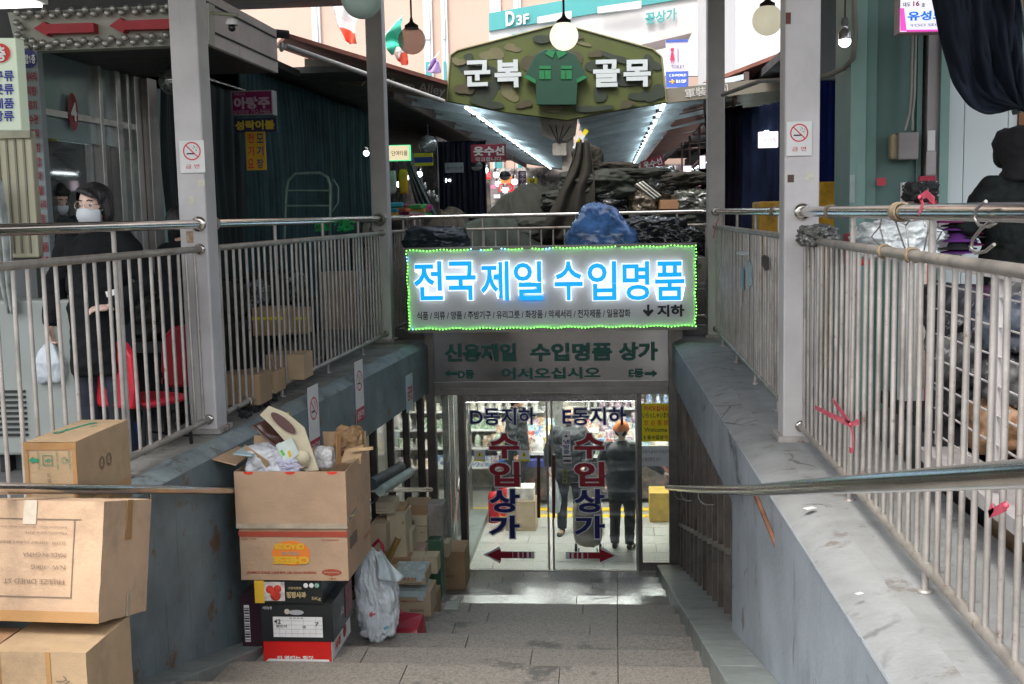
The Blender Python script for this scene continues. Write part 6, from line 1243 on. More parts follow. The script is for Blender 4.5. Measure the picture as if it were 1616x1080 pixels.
for i,(px,Y,w_,h_,rz,rx,lb) in enumerate(((416,7.2,.13,.17,.1,-.2,'square tan cardboard piece standing at the left in the open carton'),(404,7.0,.20,.08,-.3,.4,'narrow tan cardboard strip at the left rim of the open carton'),(524,7.3,.05,.22,.5,.1,'thin tan cardboard edge beside the kraft paper'),(534,7.2,.04,.20,1.1,0,'second thin cardboard edge near the kraft paper'),(552,7.32,.16,.20,0,-.1,'upright tan cardboard panel at the right in the open carton'))):
    c=at(px,708 if i!=1 else 722,Y); prop(B().obox(c,(w_,.006,h_),rz=rz,rx=rx,ry=(.5 if i==1 else .05)).build('cardboard_piece',CFS if i!=3 else mat('card_orange',(.45,.24,.1))),lb,'cardboard')
prop(B().obox(at(570,709,6.96),(.15,.02,.018),ry=-.08).build('wood_stick',mat('wood',(.5,.33,.17),.7,0,.2,20)),'short wooden stick poking out over the right rim of the open carton','stick')
prop(B().obox(at(392,712,7.05),(.12,.25,.008),ry=.1).build('blue_leaflet',mat('pale_blue',(.35,.48,.52))),'pale blue leaflet on the left flap of the open carton','leaflet')
prop(B().obox(at(557,716,7.0),(.13,.16,.006),ry=-.25,rx=.3).build('dull_flap',CFS),'bent cardboard flap beside the wooden stick','cardboard')
# dark box by the wall
Yd=7.1; t=carton('slim dark purple box with a barcode standing beside the apple boxes',-2.45,-2.31,Yd,Yd+.25,tread(Yd)+.0,-.86,mat('box_plum',(.035,.012,.022),.35,0,.1,4,coat=.2)); B().box((-2.451,Yd-.003,tread(Yd)),(-2.309,Yd-.0005,tread(Yd)+.012)).build('red_edge',RED,t)
B().box((-2.43,Yd-.003,tread(Yd)+.08),(-2.395,Yd-.0005,-.93)).build('barcode_label',WHITE,t); b=B()
for i in range(13): b.box((-2.428,Yd-.004,tread(Yd)+.09+i*.018),(-2.397,Yd-.0032,tread(Yd)+.09+i*.018+(.011 if i%3 else .006)))
b.build('barcode',INK,t)
# translucent rubbish bag
def bagshape(q,d):
    k=1
    if d.z>.2: k=1-(d.z-.2)*1.0
    q.x*=max(.18,k); q.y*=max(.2,k); q.x-=.07*max(0,d.z); return q
bagc=at(594,955,7.75); bz=tread(7.75)
MILK=mat('bag_milky',(.62,.68,.70),.25,0,.2,5,.5,14,spot=.40,spotcol=(.22,.38,.50),spotscale=4,coat=.4)
o=crumple('rubbish_bag',(bagc.x-.0,7.8,bz+.33),(.15,.13,.36),MILK,seed=51,amp=.17,freq=2.3,flat=bz+.003,top=bagshape,sub=6,label='tied translucent rubbish bag standing beside the carton stack',cat='bag')
p0=at(588,868,7.7)
def ear(u,v): return at(588+30*u*(.4+v)+8*v,865+45*v+10*math.sin(u*3),7.62)+Vector((0,.03*math.sin(u*9+v*4),0))
e_=B().grid(ear,16,14).build('torn_top',mat('bag_thin',(.48,.56,.58),.3,0,.2,5,.3,16,coat=.4),o,solid=.003)
for px,py,m_,r_ in ((584,970,mat('bag_red',(.45,.10,.10),.4,0,.4,14,.3,20),.05),(600,990,mat('bag_blue',(.15,.38,.52),.4,0,.3,12,.3,20),.05),(580,1000,mat('bag_white',(.6,.6,.6),.4,0,.2,12,.3,20),.045)): 
    c=at(px,py,7.70); B().ball(c,r_,16,sx=1.3,sz=.7,sy=.35).build('content_patch',m_,o)
# dustpan
t=thing('dustpan','red long handled dustpan on the steps behind the rubbish bag','dustpan',at(628,972,8.45)); RP2=mat('dustpan_red',(.32,.012,.03),.35,0,.15,5,coat=.3); zt_=tread(8.2)
P=[at(608,946,8.1),at(643,950,8.15),at(647,975,8.05),at(612,974,8.0)]
B().hexa([(-1.68,8.05,zt_),(-1.44,8.05,zt_),(-1.42,8.3,zt_),(-1.68,8.3,zt_)],[(-1.68,8.12,zt_+.10),(-1.46,8.1,zt_+.10),(-1.44,8.3,zt_+.15),(-1.68,8.3,zt_+.17)]).build('pan',RP2,t,bevel=.008)
B().tube([(-1.60,8.28,zt_+.14),at(607,930,8.35),at(603,860,8.35),at(598,852,8.35),at(588,862,8.35)],.014,8).build('handle',RP2,t)
prop(B().tube([at(609,893,9.1),at(629,848,9.1)],.028,12).build('gold_roll',mat('gold_paper',(.30,.20,.06),.4,.3,.3,14,.2,40)),'gold paper roll leaning against the cartons on the stairs','roll')
# carton heap on the lower steps
def cpx(label,x0,y0,x1,y1,Y,dep,m,base=None,tape=None,print_=None,rz=0,xtra=0):
    a=rect_px(x0,y0,x1,y1,Y); z0=a[2] if base is None else base; t=thing('carton',label,'carton',((a[0]+a[1])/2,Y+dep/2,z0))
    B().box((a[0],Y,z0),(a[1]+xtra,Y+dep,a[3])).build('box',m,t,bevel=.004)
    if tape=='x': 
        B().box((a[0]+.01,Y-.002,a[3]-.045),(a[1]-.01,Y+dep,a[3]+.003)).build('tape',mat('pale_blue_tape',(.45,.55,.55),.25,0,.1,8,coat=.3),t); B().box((a[1]-.08,Y-.003,a[3]-.075),(a[1]-.03,Y+dep*.7,a[3]+.005)).build('tape',mat('pale_blue_tape',(.45,.55,.55)),t)
    if print_: 
        for s_,fx,fz,fw,m_ in print_: face_txt(t,s_,a[0]+(a[1]-a[0])*fx,z0+(a[3]-z0)*fz,(a[1]-a[0])*fw,None,Y,m_,.02)
    return t
K1=mat('heap_card_a',(.40,.32,.21),.85,0,.12,3,.1,60,dirt=.05); K2=mat('heap_card_b',(.48,.41,.28),.85,0,.12,3,.1,60,dirt=.05); K3=mat('heap_card_c',(.33,.22,.12),.85,0,.12,3,.1,60,dirt=.05)
cpx('tan carton with pale blue tape and Japanese print on the lower steps',618,904,672,923,9.06,.30,K1,None,'x',(('お好みようかん',.5,.5,.75,CRD),('━━━━━',.6,.12,.5,CBK)))
cpx('tan taped carton under the one with Japanese print on the lower steps',618,934,674,962,9.04,.32,K1,tread(9.04),'x',(('特産品おみやげ菓子',.55,.62,.6,CRD),('▥▥▥▥▥',.7,.25,.4,CBK)),xtra=.03)
cpx('tan carton with shining tape standing alone nearest the left glass door',692,871,724,926,11.05,.42,K3,tread(11.05),None,(('▤▤▤',.5,.35,.5,CBK),),xtra=.06)
cpx('small brown carton beside the taped pair',672,935,690,958,9.35,.2,K3,tread(9.35))
cpx('dark green box among the cartons on the lower steps',671,853,695,905,10.3,.25,mat('green_box',(.05,.13,.07),.5,0,.1,4),tread(10.3))
cpx('pale pinkish carton with a green logo left of the green box',649,866,671,905,10.1,.3,mat('pink_card',(.42,.32,.25),.8,0,.1,4),tread(10.1),None,(('▰',.6,.45,.4,CGR),))
cpx('tall flat bundle of printed cartons tied with tape against the left window',674,798,699,853,10.45,.25,mat('bundle_card',(.25,.23,.20),.7,0,.5,3,.1,20),None)
cpx('pale carton below the tied bundle',676,853,697,860,10.8,.2,K2,tread(10.8))
cpx('brown open carton at the top right of the heap',635,797,673,815,10.4,.3,K3)
cpx('pale tan carton under the brown open one',643,815,674,832,10.35,.3,K2,None,None,(('▦',.25,.4,.25,CBK),))
cpx('pale carton with grey print in the middle right of the heap',651,832,674,866,10.3,.3,K2,None,None,(('M 39',.7,.75,.3,CBK),))
cpx('tall pale carton with a barcode strip in the middle of the heap',611,811,641,882,9.75,.3,K2,None,None,(('▥',.85,.8,.12,CBK),))
cpx('brown carton carrying the tall pale one',608,882,648,905,9.7,.33,K3,tread(9.75))
cpx('square tan carton at the top left of the heap',593,793,622,811,9.7,.25,K2,None,None,(('⇧⇧ ☂',.3,.5,.5,CBK),('INNER PACK',.3,.2,.5,CBK)))
cpx('tan carton below the square one at the left of the heap',585,828,610,870,9.6,.3,K1); cpx('large brown carton at the foot of the left of the heap',583,870,606,930,9.55,.35,K3,tread(9.6))
cpx('narrow pale carton standing in front of the tall one',641,838,651,878,9.9,.2,K2)
for i,(px,py,Y) in enumerate(((620,835,9.72),)): pass
prop(B().box(tuple(atz(700,962,tread(9.0)))[:2]+(tread(9.0)+.002,),tuple(atz(726,950,tread(9.0)))[:2]+(tread(9.0)+.006,)).build('paper_sheet',mat('grey_sheet',(.32,.35,.32),.6,0,.1,5)),'grey paper sheet lying on a lower step','paper')
for nm_,px_ in (('tan carton squeezed in at the back of the heap under the handrail',(600,812,634,842,10.9,.2,K1)),('small tan carton between the tall pale one and the bundle',(648,800,668,830,11.3,.2,K1)),('pale carton behind the Japanese printed one',(660,880,690,906,9.75,.2,K2)),('tan carton low behind the rubbish bag',(596,905,622,945,9.0,.25,K1)),('thin carton on its side at the right of the heap',(700,858,708,880,10.9,.2,K2)),('crushed brown carton on top of the tall pale one',(616,800,640,811,9.85,.2,K3)),('pale carton on the brown one at the heap front',(648,880,668,904,9.72,.2,K2))): cpx(nm_,*px_)
# rolled umbrellas or sheets by the left window
for i,(a_,c_,m_,lb) in enumerate((((585,765,9.3),(632,738,10.6),mat('dark_roll',(.02,.03,.032),.5,0,.2,6),'dark rolled cloth tied along the left window ledge'),((600,775,9.4),(648,745,10.7),mat('pale_roll',(.30,.38,.33),.5,0,.2,6),'pale green roll lying below the dark rolled cloth'))): prop(B().tube([at(*a_),at(*c_)],.055-.01*i,12).build('roll',m_),lb,'roll')
# ------------------------------------------------------------------ small things on rails and ledges
PINK=mat('pink_ribbon',(.62,.08,.13),.4,0,.15,9,coat=.2)
def ribbon(label,segs,X=1.155,wd=.014):
    q=thing('ribbon',label,'ribbon',atx(*segs[0][0],X))
    for pts in segs:
        P=[atx(px,py,X-.03) for px,py in pts]; b=B(); vs=[]
        for i,p in enumerate(P):
            d=(P[min(i+1,len(P)-1)]-P[max(0,i-1)]).normalized(); n_=X_.cross(d); w_=wd*(1 if i else .8); vs+=[p-n_*w_,p+n_*w_]
        b.add(vs,[(2*i,2*i+1,2*i+3,2*i+2) for i in range(len(P)-1)]); b.build('strip',PINK,q,solid=.0015)
    B().ball(atx(*segs[0][-1],X-.03),.009,10).build('knot',PINK,q)
ribbon('pink ribbon tied with two loose ends on the bars of the near right railing',(((1286,643),(1310,655),(1342,670)),((1314,631),(1326,648),(1342,670)),((1342,670),(1350,668),(1355,666)),((1342,670),(1346,690),(1345,712),(1340,710))))
ribbon('small pink ribbon low on the near right railing below the handrail',(((1560,812),(1575,805),(1588,798)),((1560,812),(1567,800)),),1.155)
ribbon('thin red ribbon hanging at the far right column end of the railing',(((1134,345),(1128,362),(1126,374)),),1.12,.02)
ribbon('pale pink rag tied over the top rail beside the plastic wrapped stock',(((1450,338),(1456,322),(1452,312)),((1452,312),(1462,306),(1474,318))),1.17,.014)
WIRE=mat('hanger_wire',(.38,.36,.33),.3,.8,.1,9)
def hanger(label,Y,z,s_=1,X=1.13,rot=.3):
    q=thing('wire_hanger',label,'hanger',(X,Y,z)); pts=[]
    for i in range(9): a=-.6+i*.5; pts.append(Vector((0,.035*math.cos(a),.035*math.sin(a))))
    pts+=[Vector((0,0,-.06))]; c=Vector((X,Y,z)); sp=Matrix.Rotation(rot,3,'X'); 
    B().tube([c+sp@p*s_ for p in pts],.0035,6,caps=False).build('hook',WIRE,q)
    B().tube([c+sp@p*s_ for p in (Vector((0,0,-.06)),Vector((0,-.19,-.16)),Vector((0,.19,-.16)),Vector((0,0,-.06)))],.0035,6).build('frame',WIRE,q)
hanger('wire hanger hooked on the near right rail closest to the rope knot',4.9,1.56,.9,1.24,.6); hanger('second wire hanger hanging over the plastic wrapped stock',4.7,1.54,.9,1.26,-.5); hanger('wire hanger hooked on the near right rail closest to the column',5.35,1.55,.8,1.23,.2)
b=B(); b.tube([atx(px,py,1.12) for px,py in ((1556,318),(1541,330),(1538,345),(1545,356),(1560,358),(1572,352),(1562,350),(1548,362),(1535,378),(1532,392),(1540,400),(1555,397),(1569,386))],.0055,6); prop(b.build('wire_hook',WIRE),'big bent wire hook hanging from the near right top rail','hook')
ROPE=mat('rope',(.26,.20,.13),.85,0,.3,30,.5,120)
def wrap(label,c,axis,r,n=5,spread=.05,m=ROPE,th=.006):
    c=Vector(c); u=axis.orthogonal().normalized(); v=axis.cross(u); pts=[]
    for i in range(n*14): a=2*math.pi*i/14; pts.append(c+axis*((i/(n*14)-.5)*spread+.004*math.sin(i*1.3))+(u*math.cos(a)+v*math.sin(a))*r)
    return prop(B().tube(pts,th,5).build('rope_binding',m),label,'rope')
wrap('brown twine wound round the near right top rail',(1.17,4.75,1.572),Y_,.035,6,.09); wrap('twine wound thinly round the near right top rail by the column',(1.17,6.2,1.572),Y_,.034,2,.03); wrap('brown twine round the near right middle rail',(1.17,5.0,1.405),Y_,.027,3,.03); wrap('second brown twine on the near right middle rail',(1.17,4.55,1.405),Y_,.027,3,.03)
wrap('grey rope wound round the far left column at rail height',(-2.6,12.82,1.56),Y_,.06,5,.12,mat('grey_rope',(.22,.21,.17),.85,0,.3,30),.012); wrap('grey rope coil hanging from the rail end by the far left column',(-2.64,12.4,1.40),X_,.12,5,.06,mat('grey_rope',(.22,.21,.17)),.012)
wrap('twine wound round the far right rail end',(1.19,8.4,1.572),Y_,.034,4,.08)
def clip(label,Y,z,rz): 
    q=thing('clothes_clip',label,'clip',(-2.66,Y,z),'black clips hanging on the bottom rail'); b=B().obox((-2.66,Y,z),(.012,.07,.02),rx=.5,rz=rz); b.obox((-2.66,Y+.01,z-.012),(.012,.07,.018),rx=-.5,rz=rz); b.tube([(-2.66,Y,z+.01),(-2.68,Y,z+.05)],.003,5); b.build('jaws',BLACK,q)
for i in range(11): clip('black plastic clothes clip on the bottom rail, %s one from the near left column'%('first','second','third','fourth','fifth','sixth','seventh','eighth','ninth','tenth','eleventh')[i],7.9+i*.085,.215-.03*(i%3),random.uniform(-.8,.8))
for i,z_ in enumerate((8.15,8.65)): wrap('shiny wire loop round the bottom rail, '+('nearer' if i==0 else 'farther')+' of two',(railL(z_)+.02,z_,.25),Y_,.04,2,.01,STEEL,.003)
random.seed(2)
for i,(px,py,s_,lb) in enumerate(((1278,803,.035,'white paper scrap on the right ledge near the handrail'),(1356,938,.018,'tiny white scrap on the right ledge lower down'))): c=atz(px,py,.165); prop(B().obox((c.x,c.y,.168),(s_*1.7,s_,.002),rz=.6).build('paper_scrap',WHITE),lb,'paper')
for px,py,w_,h_,m_,lb in ((1172,400,20,6,WHITE,'white torn tape strip on the bars between the right columns'),(1182,432,9,44,mat('pale_scrap',(.45,.58,.55),.6),'pale curved paper scrap on the bars between the right columns'),(1172,440,4,40,mat('blue_scrap',(.2,.38,.48),.6),'thin pale blue strip on the bars between the right columns'),(1208,415,12,26,mat('brown_scrap',(.08,.05,.04),.7),'dark brown torn label on the bars left of the near right column')):
    P=[atx(px-w_/2,py-h_*.35,1.17),atx(px-w_*.1,py-h_/2,1.17),atx(px+w_/2,py-h_*.3,1.17),atx(px+w_/2,py+h_*.4,1.17),atx(px,py+h_/2,1.17),atx(px-w_*.5,py+h_*.1,1.17)]
    prop(B().add(P,[(0,1,2,3,4,5)]).build('paper_scrap',m_,solid=.002),lb,'paper')
# ------------------------------------------------------------------ stock behind the right railing
GRID=mat('grid_white',(.50,.47,.46),.5,.1,.1,9)
t=thing('wire_rack','white wire grid rack standing behind the near right railing','rack',(1.55,4.0,0))
for i in range(8): y=2.6+i*.42; B().box((1.55,y,.45),(1.57,y+.02,1.30)).build('upright',GRID,t)
for j in range(7): B().box((1.552,2.6,.5+j*.12),(1.560,5.6,.506+j*.12)).build('wire',GRID,t)
B().box((1.54,2.55,1.30),(1.59,5.65,1.34)).build('top_bar',GRID,t); B().box((1.5,2.5,.36),(2.0,5.65,.42)).build('tray',GRID,t)
random.seed(8); SM=[mat('stock_%d'%i,c,.5,0,.5,9,.2,20,spot=.42,spotcol=(.45,.45,.45),spotscale=11) for i,c in enumerate(((.03,.03,.035),(.06,.02,.05),(.35,.02,.03),(.04,.05,.07),(.30,.17,.09),(.10,.10,.10)))]
for i in range(54):
    y=2.7+(i%18)*.235+random.uniform(-.05,.05); up=i//18; z=.52+up*.25; k=random.choice((0,0,1,3,3,5,0,5,4,2) if up!=1 else (0,1,3,5,3,5,0,4)); r_=random.uniform(.10,.15); crumple('stock_bundle',(1.80+.22*(i%3)+.1*random.random(),y,z+.02*(i%2)),(r_,r_*1.1,r_*random.uniform(.8,1.2)),SM[k],seed=60+i,amp=.28,freq=2.5,sub=4,label='%s soft bundle, %s row behind the near right railing, %s'%(('black','plum','red','blue grey','brown','grey')[k],('lowest','middle','top')[up],'by picture edge' if i%18<6 else ('midway' if i%18<12 else 'near the column')),cat='bundle',group='stock bundles behind the near right railing')
for i in range(5): carton('%s carton under the stock behind the near right railing, %s from the picture edge'%(('grey','tan','grey','tan','dark')[i],('first','second','third','fourth','fifth')[i]),1.75,2.3,2.6+i*.72,3.2+i*.72,0,.35,(SM[5],CARDS[0],SM[5],CARDS[2],SM[0])[i])
shell('stock_table','black stall table behind the near right railing','table',[((1.7,2.5,.36),(2.6,7.4,.42)),((2.5,2.6,0),(2.58,7.3,.36))],BLACK)
a=rect_px(1424,320,1476,400,7.0); q=thing('poster_stand','red and white poster stand behind the near right railing','poster',((a[0]+a[1])/2,7.0,a[2])); B().box((a[0],7.0,.42),(a[1],7.06,a[3]+.12)).build('board',WHITE,q); B().box((a[1]-.045,6.99,.42),(a[1]+.002,6.999,a[3]+.10)).build('red_stripe',RED,q); B().box((a[0]+.06,6.99,a[3]+.06),(a[1]-.046,6.999,a[3]+.122)).build('red_top',RED,q); B().box((a[0]+.09,6.99,.5),(a[1]-.046,6.999,a[3]-.02)).build('cream_panel',CR,q); txt('WARM',((a[0]+a[1])/2-.02,6.985,a[3]-.1),-Z_,X_,w=.2,h=.05,m=RED,parent=q,bold=.04)
crumple('scrunchie_heap',at(1452,303,6.9),(.085,.08,.055),mat('black_white_fur',(.015,.015,.015),.8,0,.3,9,.5,40,spot=.44,spotcol=(.7,.7,.68),spotscale=14),seed=77,amp=.35,freq=3,label='black and white fluffy heap on top of the poster stand',cat='fabric')
crumple('plastic_wrap',at(1408,380,5.9),(.20,.25,.10),mat('white_clear_wrap',(.50,.54,.54),.2,0,.25,10,.5,20,spot=.4,spotcol=(.75,.78,.78),spotscale=12,coat=.6),seed=78,amp=.2,freq=2.5,label='white clear plastic wrapped stock above the near right middle rail',cat='stock')
crumple('net_bundle',at(1290,372,6.7),(.10,.2,.06),mat('mesh_grey',(.12,.12,.11),.5,0,.5,20,.6,40,spot=.45,spotcol=(.6,.6,.58),spotscale=30),seed=79,amp=.25,freq=3,label='grey white netted bundle beside the near right column',cat='bundle')
prop(B().box(tuple(at(1344,386,6.6)-Z_*.12),tuple(at(1368,368,6.75)+Y_*.1)).build('red_box',mat('red_box_m',(.5,.02,.03),.5,0,.1,6),bevel=.01),'red box left of the plastic wrapped stock','box')
random.seed(4)
for i in range(14):
    x=at(1492+(i%2)*18,350,7.6).x; z=at(1490,408-(i//2)*11,7.6).z; prop(B().obox((x+random.uniform(-.01,.01),7.65,z),(.085,.12,.045),rz=random.uniform(-.15,.15)).build('small_box',mat('white_small_box',(.55,.52,.55),.6,0,.1,20),bevel=.003),'small white box in the stack before the white panel wall','box','stacked small white boxes')
for i in range(9):
    c=at(1512+random.uniform(-16,16),398-i*6.0,7.1+random.uniform(-.08,.08)); k=(i*5)%3; prop(B().lathe(c,[(.001,.05),(.05,.045),(.06,.01),(.11,.0),(.11,-.006),(.001,-.004)],20).build('felt_hat',(mat('hat_purple',(.10,.02,.16),.9,0,.2,9),mat('hat_plum',(.14,.01,.07),.9,0,.2,9),mat('hat_black',(.012,.012,.015),.9,0,.2,9))[k]),'%s brimmed hat, %s from the bottom of the stack beside the hooded person'%(('purple','plum','black')[k],('first','second','third','fourth','fifth','sixth','seventh','eighth','ninth')[i]),'hat','stacked brimmed hats')
# ------------------------------------------------------------------ people
SKIN=mat('skin',(.46,.27,.19),.5,0,.06,12,.05,80); SKP=mat('skin_pale',(.72,.50,.40),.5,0,.06,12,.05,80)
JB=mat('jacket_black',(.008,.009,.010),.85,0,.3,5,.4,30,spec=.2,big=2); JQ=mat('jacket_quilted',(.007,.010,.009),.7,0,.4,7,.9,14,big=3,spec=.25); JN=mat('jacket_navy',(.010,.014,.018),.5,0,.3,5,.3,30); JG=mat('jacket_grey',(.035,.045,.045),.8,0,.2,6,.2,40); TB_=mat('trousers_black',(.010,.010,.012),.8,0,.3,5,.2,40); TN_=mat('trousers_navy',(.014,.018,.030),.8,0,.3,5,.2,40)
HB=mat('hair_black',(.010,.009,.009),.5,0,.3,20,.4,60); SHO=mat('shoe_black',(.012,.012,.012),.5,0,.2,9); MSK=mat('mask_white',(.60,.64,.66),.8,0,.04,9,.1,60)
def hand(b,w,d,pn,curl=.5,side=1):
    """palm and five fingers; w wrist, d direction of the hand, pn palm normal"""
    w=Vector(w); d=Vector(d).normalized(); pn=(Vector(pn)-d*Vector(pn).dot(d)).normalized(); sx=d.cross(pn)*side
    b.ball(w+d*.045,.045,14,sx=.95,sy=.42,sz=1.0,q=Matrix((sx,pn,d)).transposed())
    for i,(o,L_) in enumerate(((-.030,.062),(-.010,.074),(.010,.070),(.029,.055))):
        p=w+d*.078+sx*o; q=p; dd=d.copy(); pts=[w+d*.05+sx*o*.8,p]
        for k in range(3): dd=(dd*math.cos(curl*(.6+.35*k))+pn*math.sin(curl*(.6+.35*k))).normalized(); q=q+dd*L_*(.42,.32,.26)[k]; pts.append(q.copy())
        b.tube(pts,[.011,.0105,.0095,.0088,.0075],8)
        b.ball(pts[-1],.0078,8)
    t0=w+d*.02-sx*.030; t1=t0+(d*.6-sx*.75+pn*.25).normalized()*.034; t2=t1+(d*.8-sx*.25+pn*.5).normalized()*.032; t3=t2+(d*.85+pn*.5).normalized()*.022
    b.tube([w+d*.03,t0,t1,t2,t3],[.016,.014,.0125,.011,.009],8); b.ball(t3,.009,8)
def person(label,loc,rz,h=1.7,armL=None,armR=None,jacket=JB,trouser=TB_,skin=SKP,lean=0,hd=(0,0),puffy=0,stance=.10,coat=.72,step=0,fat=1,collar=True,knee=0):
    """local frame faces -Y; armL/armR = (elbow, wrist, hand direction, palm normal, curl)"""
    t=thing('person',label,'person',(0,0,0)); s_=h/1.7
    def V(x,y,z): return Vector((x*s_,(y-lean*max(0,z-.9))*s_,z*s_))
    DL=(Vector((.27,.0,1.13)),Vector((.29,-.06,.88)),Vector((0,-.1,-1)),Vector((-1,0,0)),.45); DRr=(Vector((-.27,.0,1.13)),Vector((-.29,-.06,.88)),Vector((0,-.1,-1)),Vector((1,0,0)),.45)
    armL=armL or DL; armR=armR or DRr
    neck=V(0,.0,1.45); hc=V(0,-.015,1.60)
    legs=[(V(sg*.09,0,.90),V(sg*stance,-.02+step*sg*.10-knee,.49),V(sg*stance,step*sg*.2+.02,.085),V(sg*(stance+.02),step*sg*.2-.13,.035)) for sg in (1,-1)]
    b=B()
    for hp_,kn,an,to in legs: b.tube([hp_,hp_.lerp(kn,.5),kn,kn.lerp(an,.35),an],[.085*s_,.075*s_,.052*s_,.052*s_,.036*s_],12); b.tube([an-Z_*.04*s_,to],[.035*s_,.03*s_],10); b.ball(kn,.053*s_,12)
    b.ball(V(0,0,.93),.15*s_,18,sx=1.02,sy=.72,sz=.8); b.ball(V(0,0,1.10),.135*s_,18,sx=1,sy=.72,sz=1.1); b.ball(V(0,0,1.28),.16*s_,18,sx=1.05,sy=.68,sz=.95)
    b.tube([V(0,.01,1.38),neck,hc],[.06*s_,.05*s_,.045*s_],12)
    q=Euler((hd[0],0,hd[1])).to_matrix(); H=lambda x,y,z: hc+q@Vector((x*s_,y*s_,z*s_))
    b.ball(hc+q@Vector((0,.012,.02))*s_,.098*s_,22,sx=.80,sy=.98,sz=1.12,q=q); b.ball(H(0,-.030,-.055),.06*s_,16,sx=.92,sy=.95,sz=1.05,q=q)
    b.ball(H(0,-.088,-.018),.017*s_,10,sx=.8,sy=1.1,sz=1.6,q=q); b.ball(H(0,-.072,-.062),.018*s_,10,sx=1.4,sy=.7,sz=.6,q=q)
    for sg in (1,-1): b.ball(H(sg*.080,.012,-.01),.026*s_,10,sx=.35,sy=.7,sz=1.15,q=q)
    ar=[]
    for sg,(el,wr,hdn,pn,cu) in ((1,armL),(-1,armR)):
        sh=V(sg*.175,0,1.385); e=V(*el); w_=V(*wr); ar.append((sh,e,w_))
        b.tube([sh,sh.lerp(e,.5),e,e.lerp(w_,.4),w_],[.05*s_,.045*s_,.038*s_,.037*s_,.026*s_],12); hand(b,w_,hdn,pn,cu,side=sg)
    remeshed(b,'body',skin,t,.0075,2)
    # trousers
    b=B()
    for hp_,kn,an,to in legs: b.tube([hp_+Z_*.05*s_,hp_.lerp(kn,.5),kn,kn.lerp(an,.5),an+Z_*.0],[.108*s_,.095*s_,.075*s_,.070*s_,.062*s_],14)
    b.ball(V(0,0,.94),.165*s_,18,sx=1.05,sy=.78,sz=.75)
    remeshed(b,'trousers',trouser,t,.014,3,lambda p: .006*noise.noise(p*14)+.004*noise.noise(p*Vector((25,25,9)) if 0 else p*25))
    for hp_,kn,an,to in legs:
        b=B(); b.ball(an+Vector((0,-.0,-.03))*s_,.047*s_,14,sx=.85,sy=1.1,sz=1); b.ball(to+Vector((0,.035,0))*s_,.05*s_,14,sx=.82,sy=1.6,sz=.62); o=remeshed(b,'shoe',SHO,t,.008,3)
    # jacket
    b=B(); f=fat
    b.ball(V(0,0,1.31),.185*s_,22,sx=1.12*f,sy=.78*f,sz=.80); b.ball(V(0,0,1.15),.175*s_,22,sx=1.08*f,sy=.84*f,sz=1.1); b.ball(V(0,0,.98),.175*s_,22,sx=1.12*f,sy=.86*f,sz=1.0)
    b.tube([V(0,0,1.2),V(0,0,coat+.05),V(0,0,coat)],[.15*s_*f,.178*s_*f,.172*s_*f],20)
    for (sh,e,w_) in ar: b.ball(sh,.078*s_,14); b.tube([sh,sh.lerp(e,.5),e,e.lerp(w_,.5),w_.lerp(e,.04)],[.078*s_,.072*s_,.064*s_,.058*s_,.048*s_],14)
    if collar: b.tube([V(0,.012,1.40),V(0,.005,1.475)],[.088*s_,.073*s_],16)
    pf=(lambda p: puffy*abs(math.sin(p.z*38))-.0+.006*noise.noise(p*11)) if puffy else (lambda p: .013*(1-abs(noise.noise(p*Vector((6,6,11)) if 0 else Vector((p.x*6,p.y*6,p.z*11))))*2)+.006*noise.noise(p*19))
    remeshed(b,'jacket',jacket,t,.013,4,pf)
    t.location=loc; t.rotation_euler=(0,0,rz); t['h']=0; del t['h']
    return t,H,s_,q
def hairmesh(t,H,s_,q,mode,m):
    b=B(); hc=H(0,0,0)
    b.ball(H(0,.022,.034),.108*s_,24,sx=.86,sy=1.0,sz=1.04,q=q)
    if mode=='bob':
        for sg in (1,-1): b.tube([H(sg*.06,.0,.06),H(sg*.088,.002,.0),H(sg*.092,.006,-.05),H(sg*.080,.01,-.095)],[.032*s_,.030*s_,.026*s_,.014*s_],12)
        b.ball(H(0,.06,-.03),.095*s_,18,sx=1.0,sy=.6,sz=1.0,q=q); b.tube([H(-.055,-.050,.095),H(.0,-.080,.088),H(.045,-.078,.062),H(.078,-.048,.015)],[.020*s_,.022*s_,.019*s_,.014*s_],10)
        b.ball(H(0,.02,.055),.110*s_,20,sx=.96,sy=.98,sz=.80,q=q)
    if mode=='short': b.ball(H(0,.05,.0),.09*s_,18,sx=.95,sy=.6,sz=1.1,q=q); b.tube([H(-.06,-.05,.085),H(.06,-.05,.085)],.025*s_,8)
    if mode=='thin': b=B(); b.ball(H(0,.045,-.012),.083*s_,18,sx=1.0,sy=.6,sz=.7,q=q)
    def dsp(p):
        l=p-hc; return .004*noise.noise(Vector((math.atan2(l.x,l.y)*9,l.z*18,0)))+.003*noise.noise(Vector((math.atan2(l.x,l.y)*22,l.z*14,3)))
    o=remeshed(b,'hair',m,t,.007,2,dsp)
    # cut away hair in front of the face
    bm=bmesh.new(); bm.from_mesh(o.data); qi=q.inverted(); kill=[]
    for v in bm.verts:
        l=qi@(v.co-hc)/s_
        if l.y<-.042 and l.z<(.066+l.x*-.35 if mode=='bob' else .055) and abs(l.x)<.070: kill.append(v)
    bmesh.ops.delete(bm,geom=kill,context='VERTS'); bm.to_mesh(o.data); bm.free(); return o
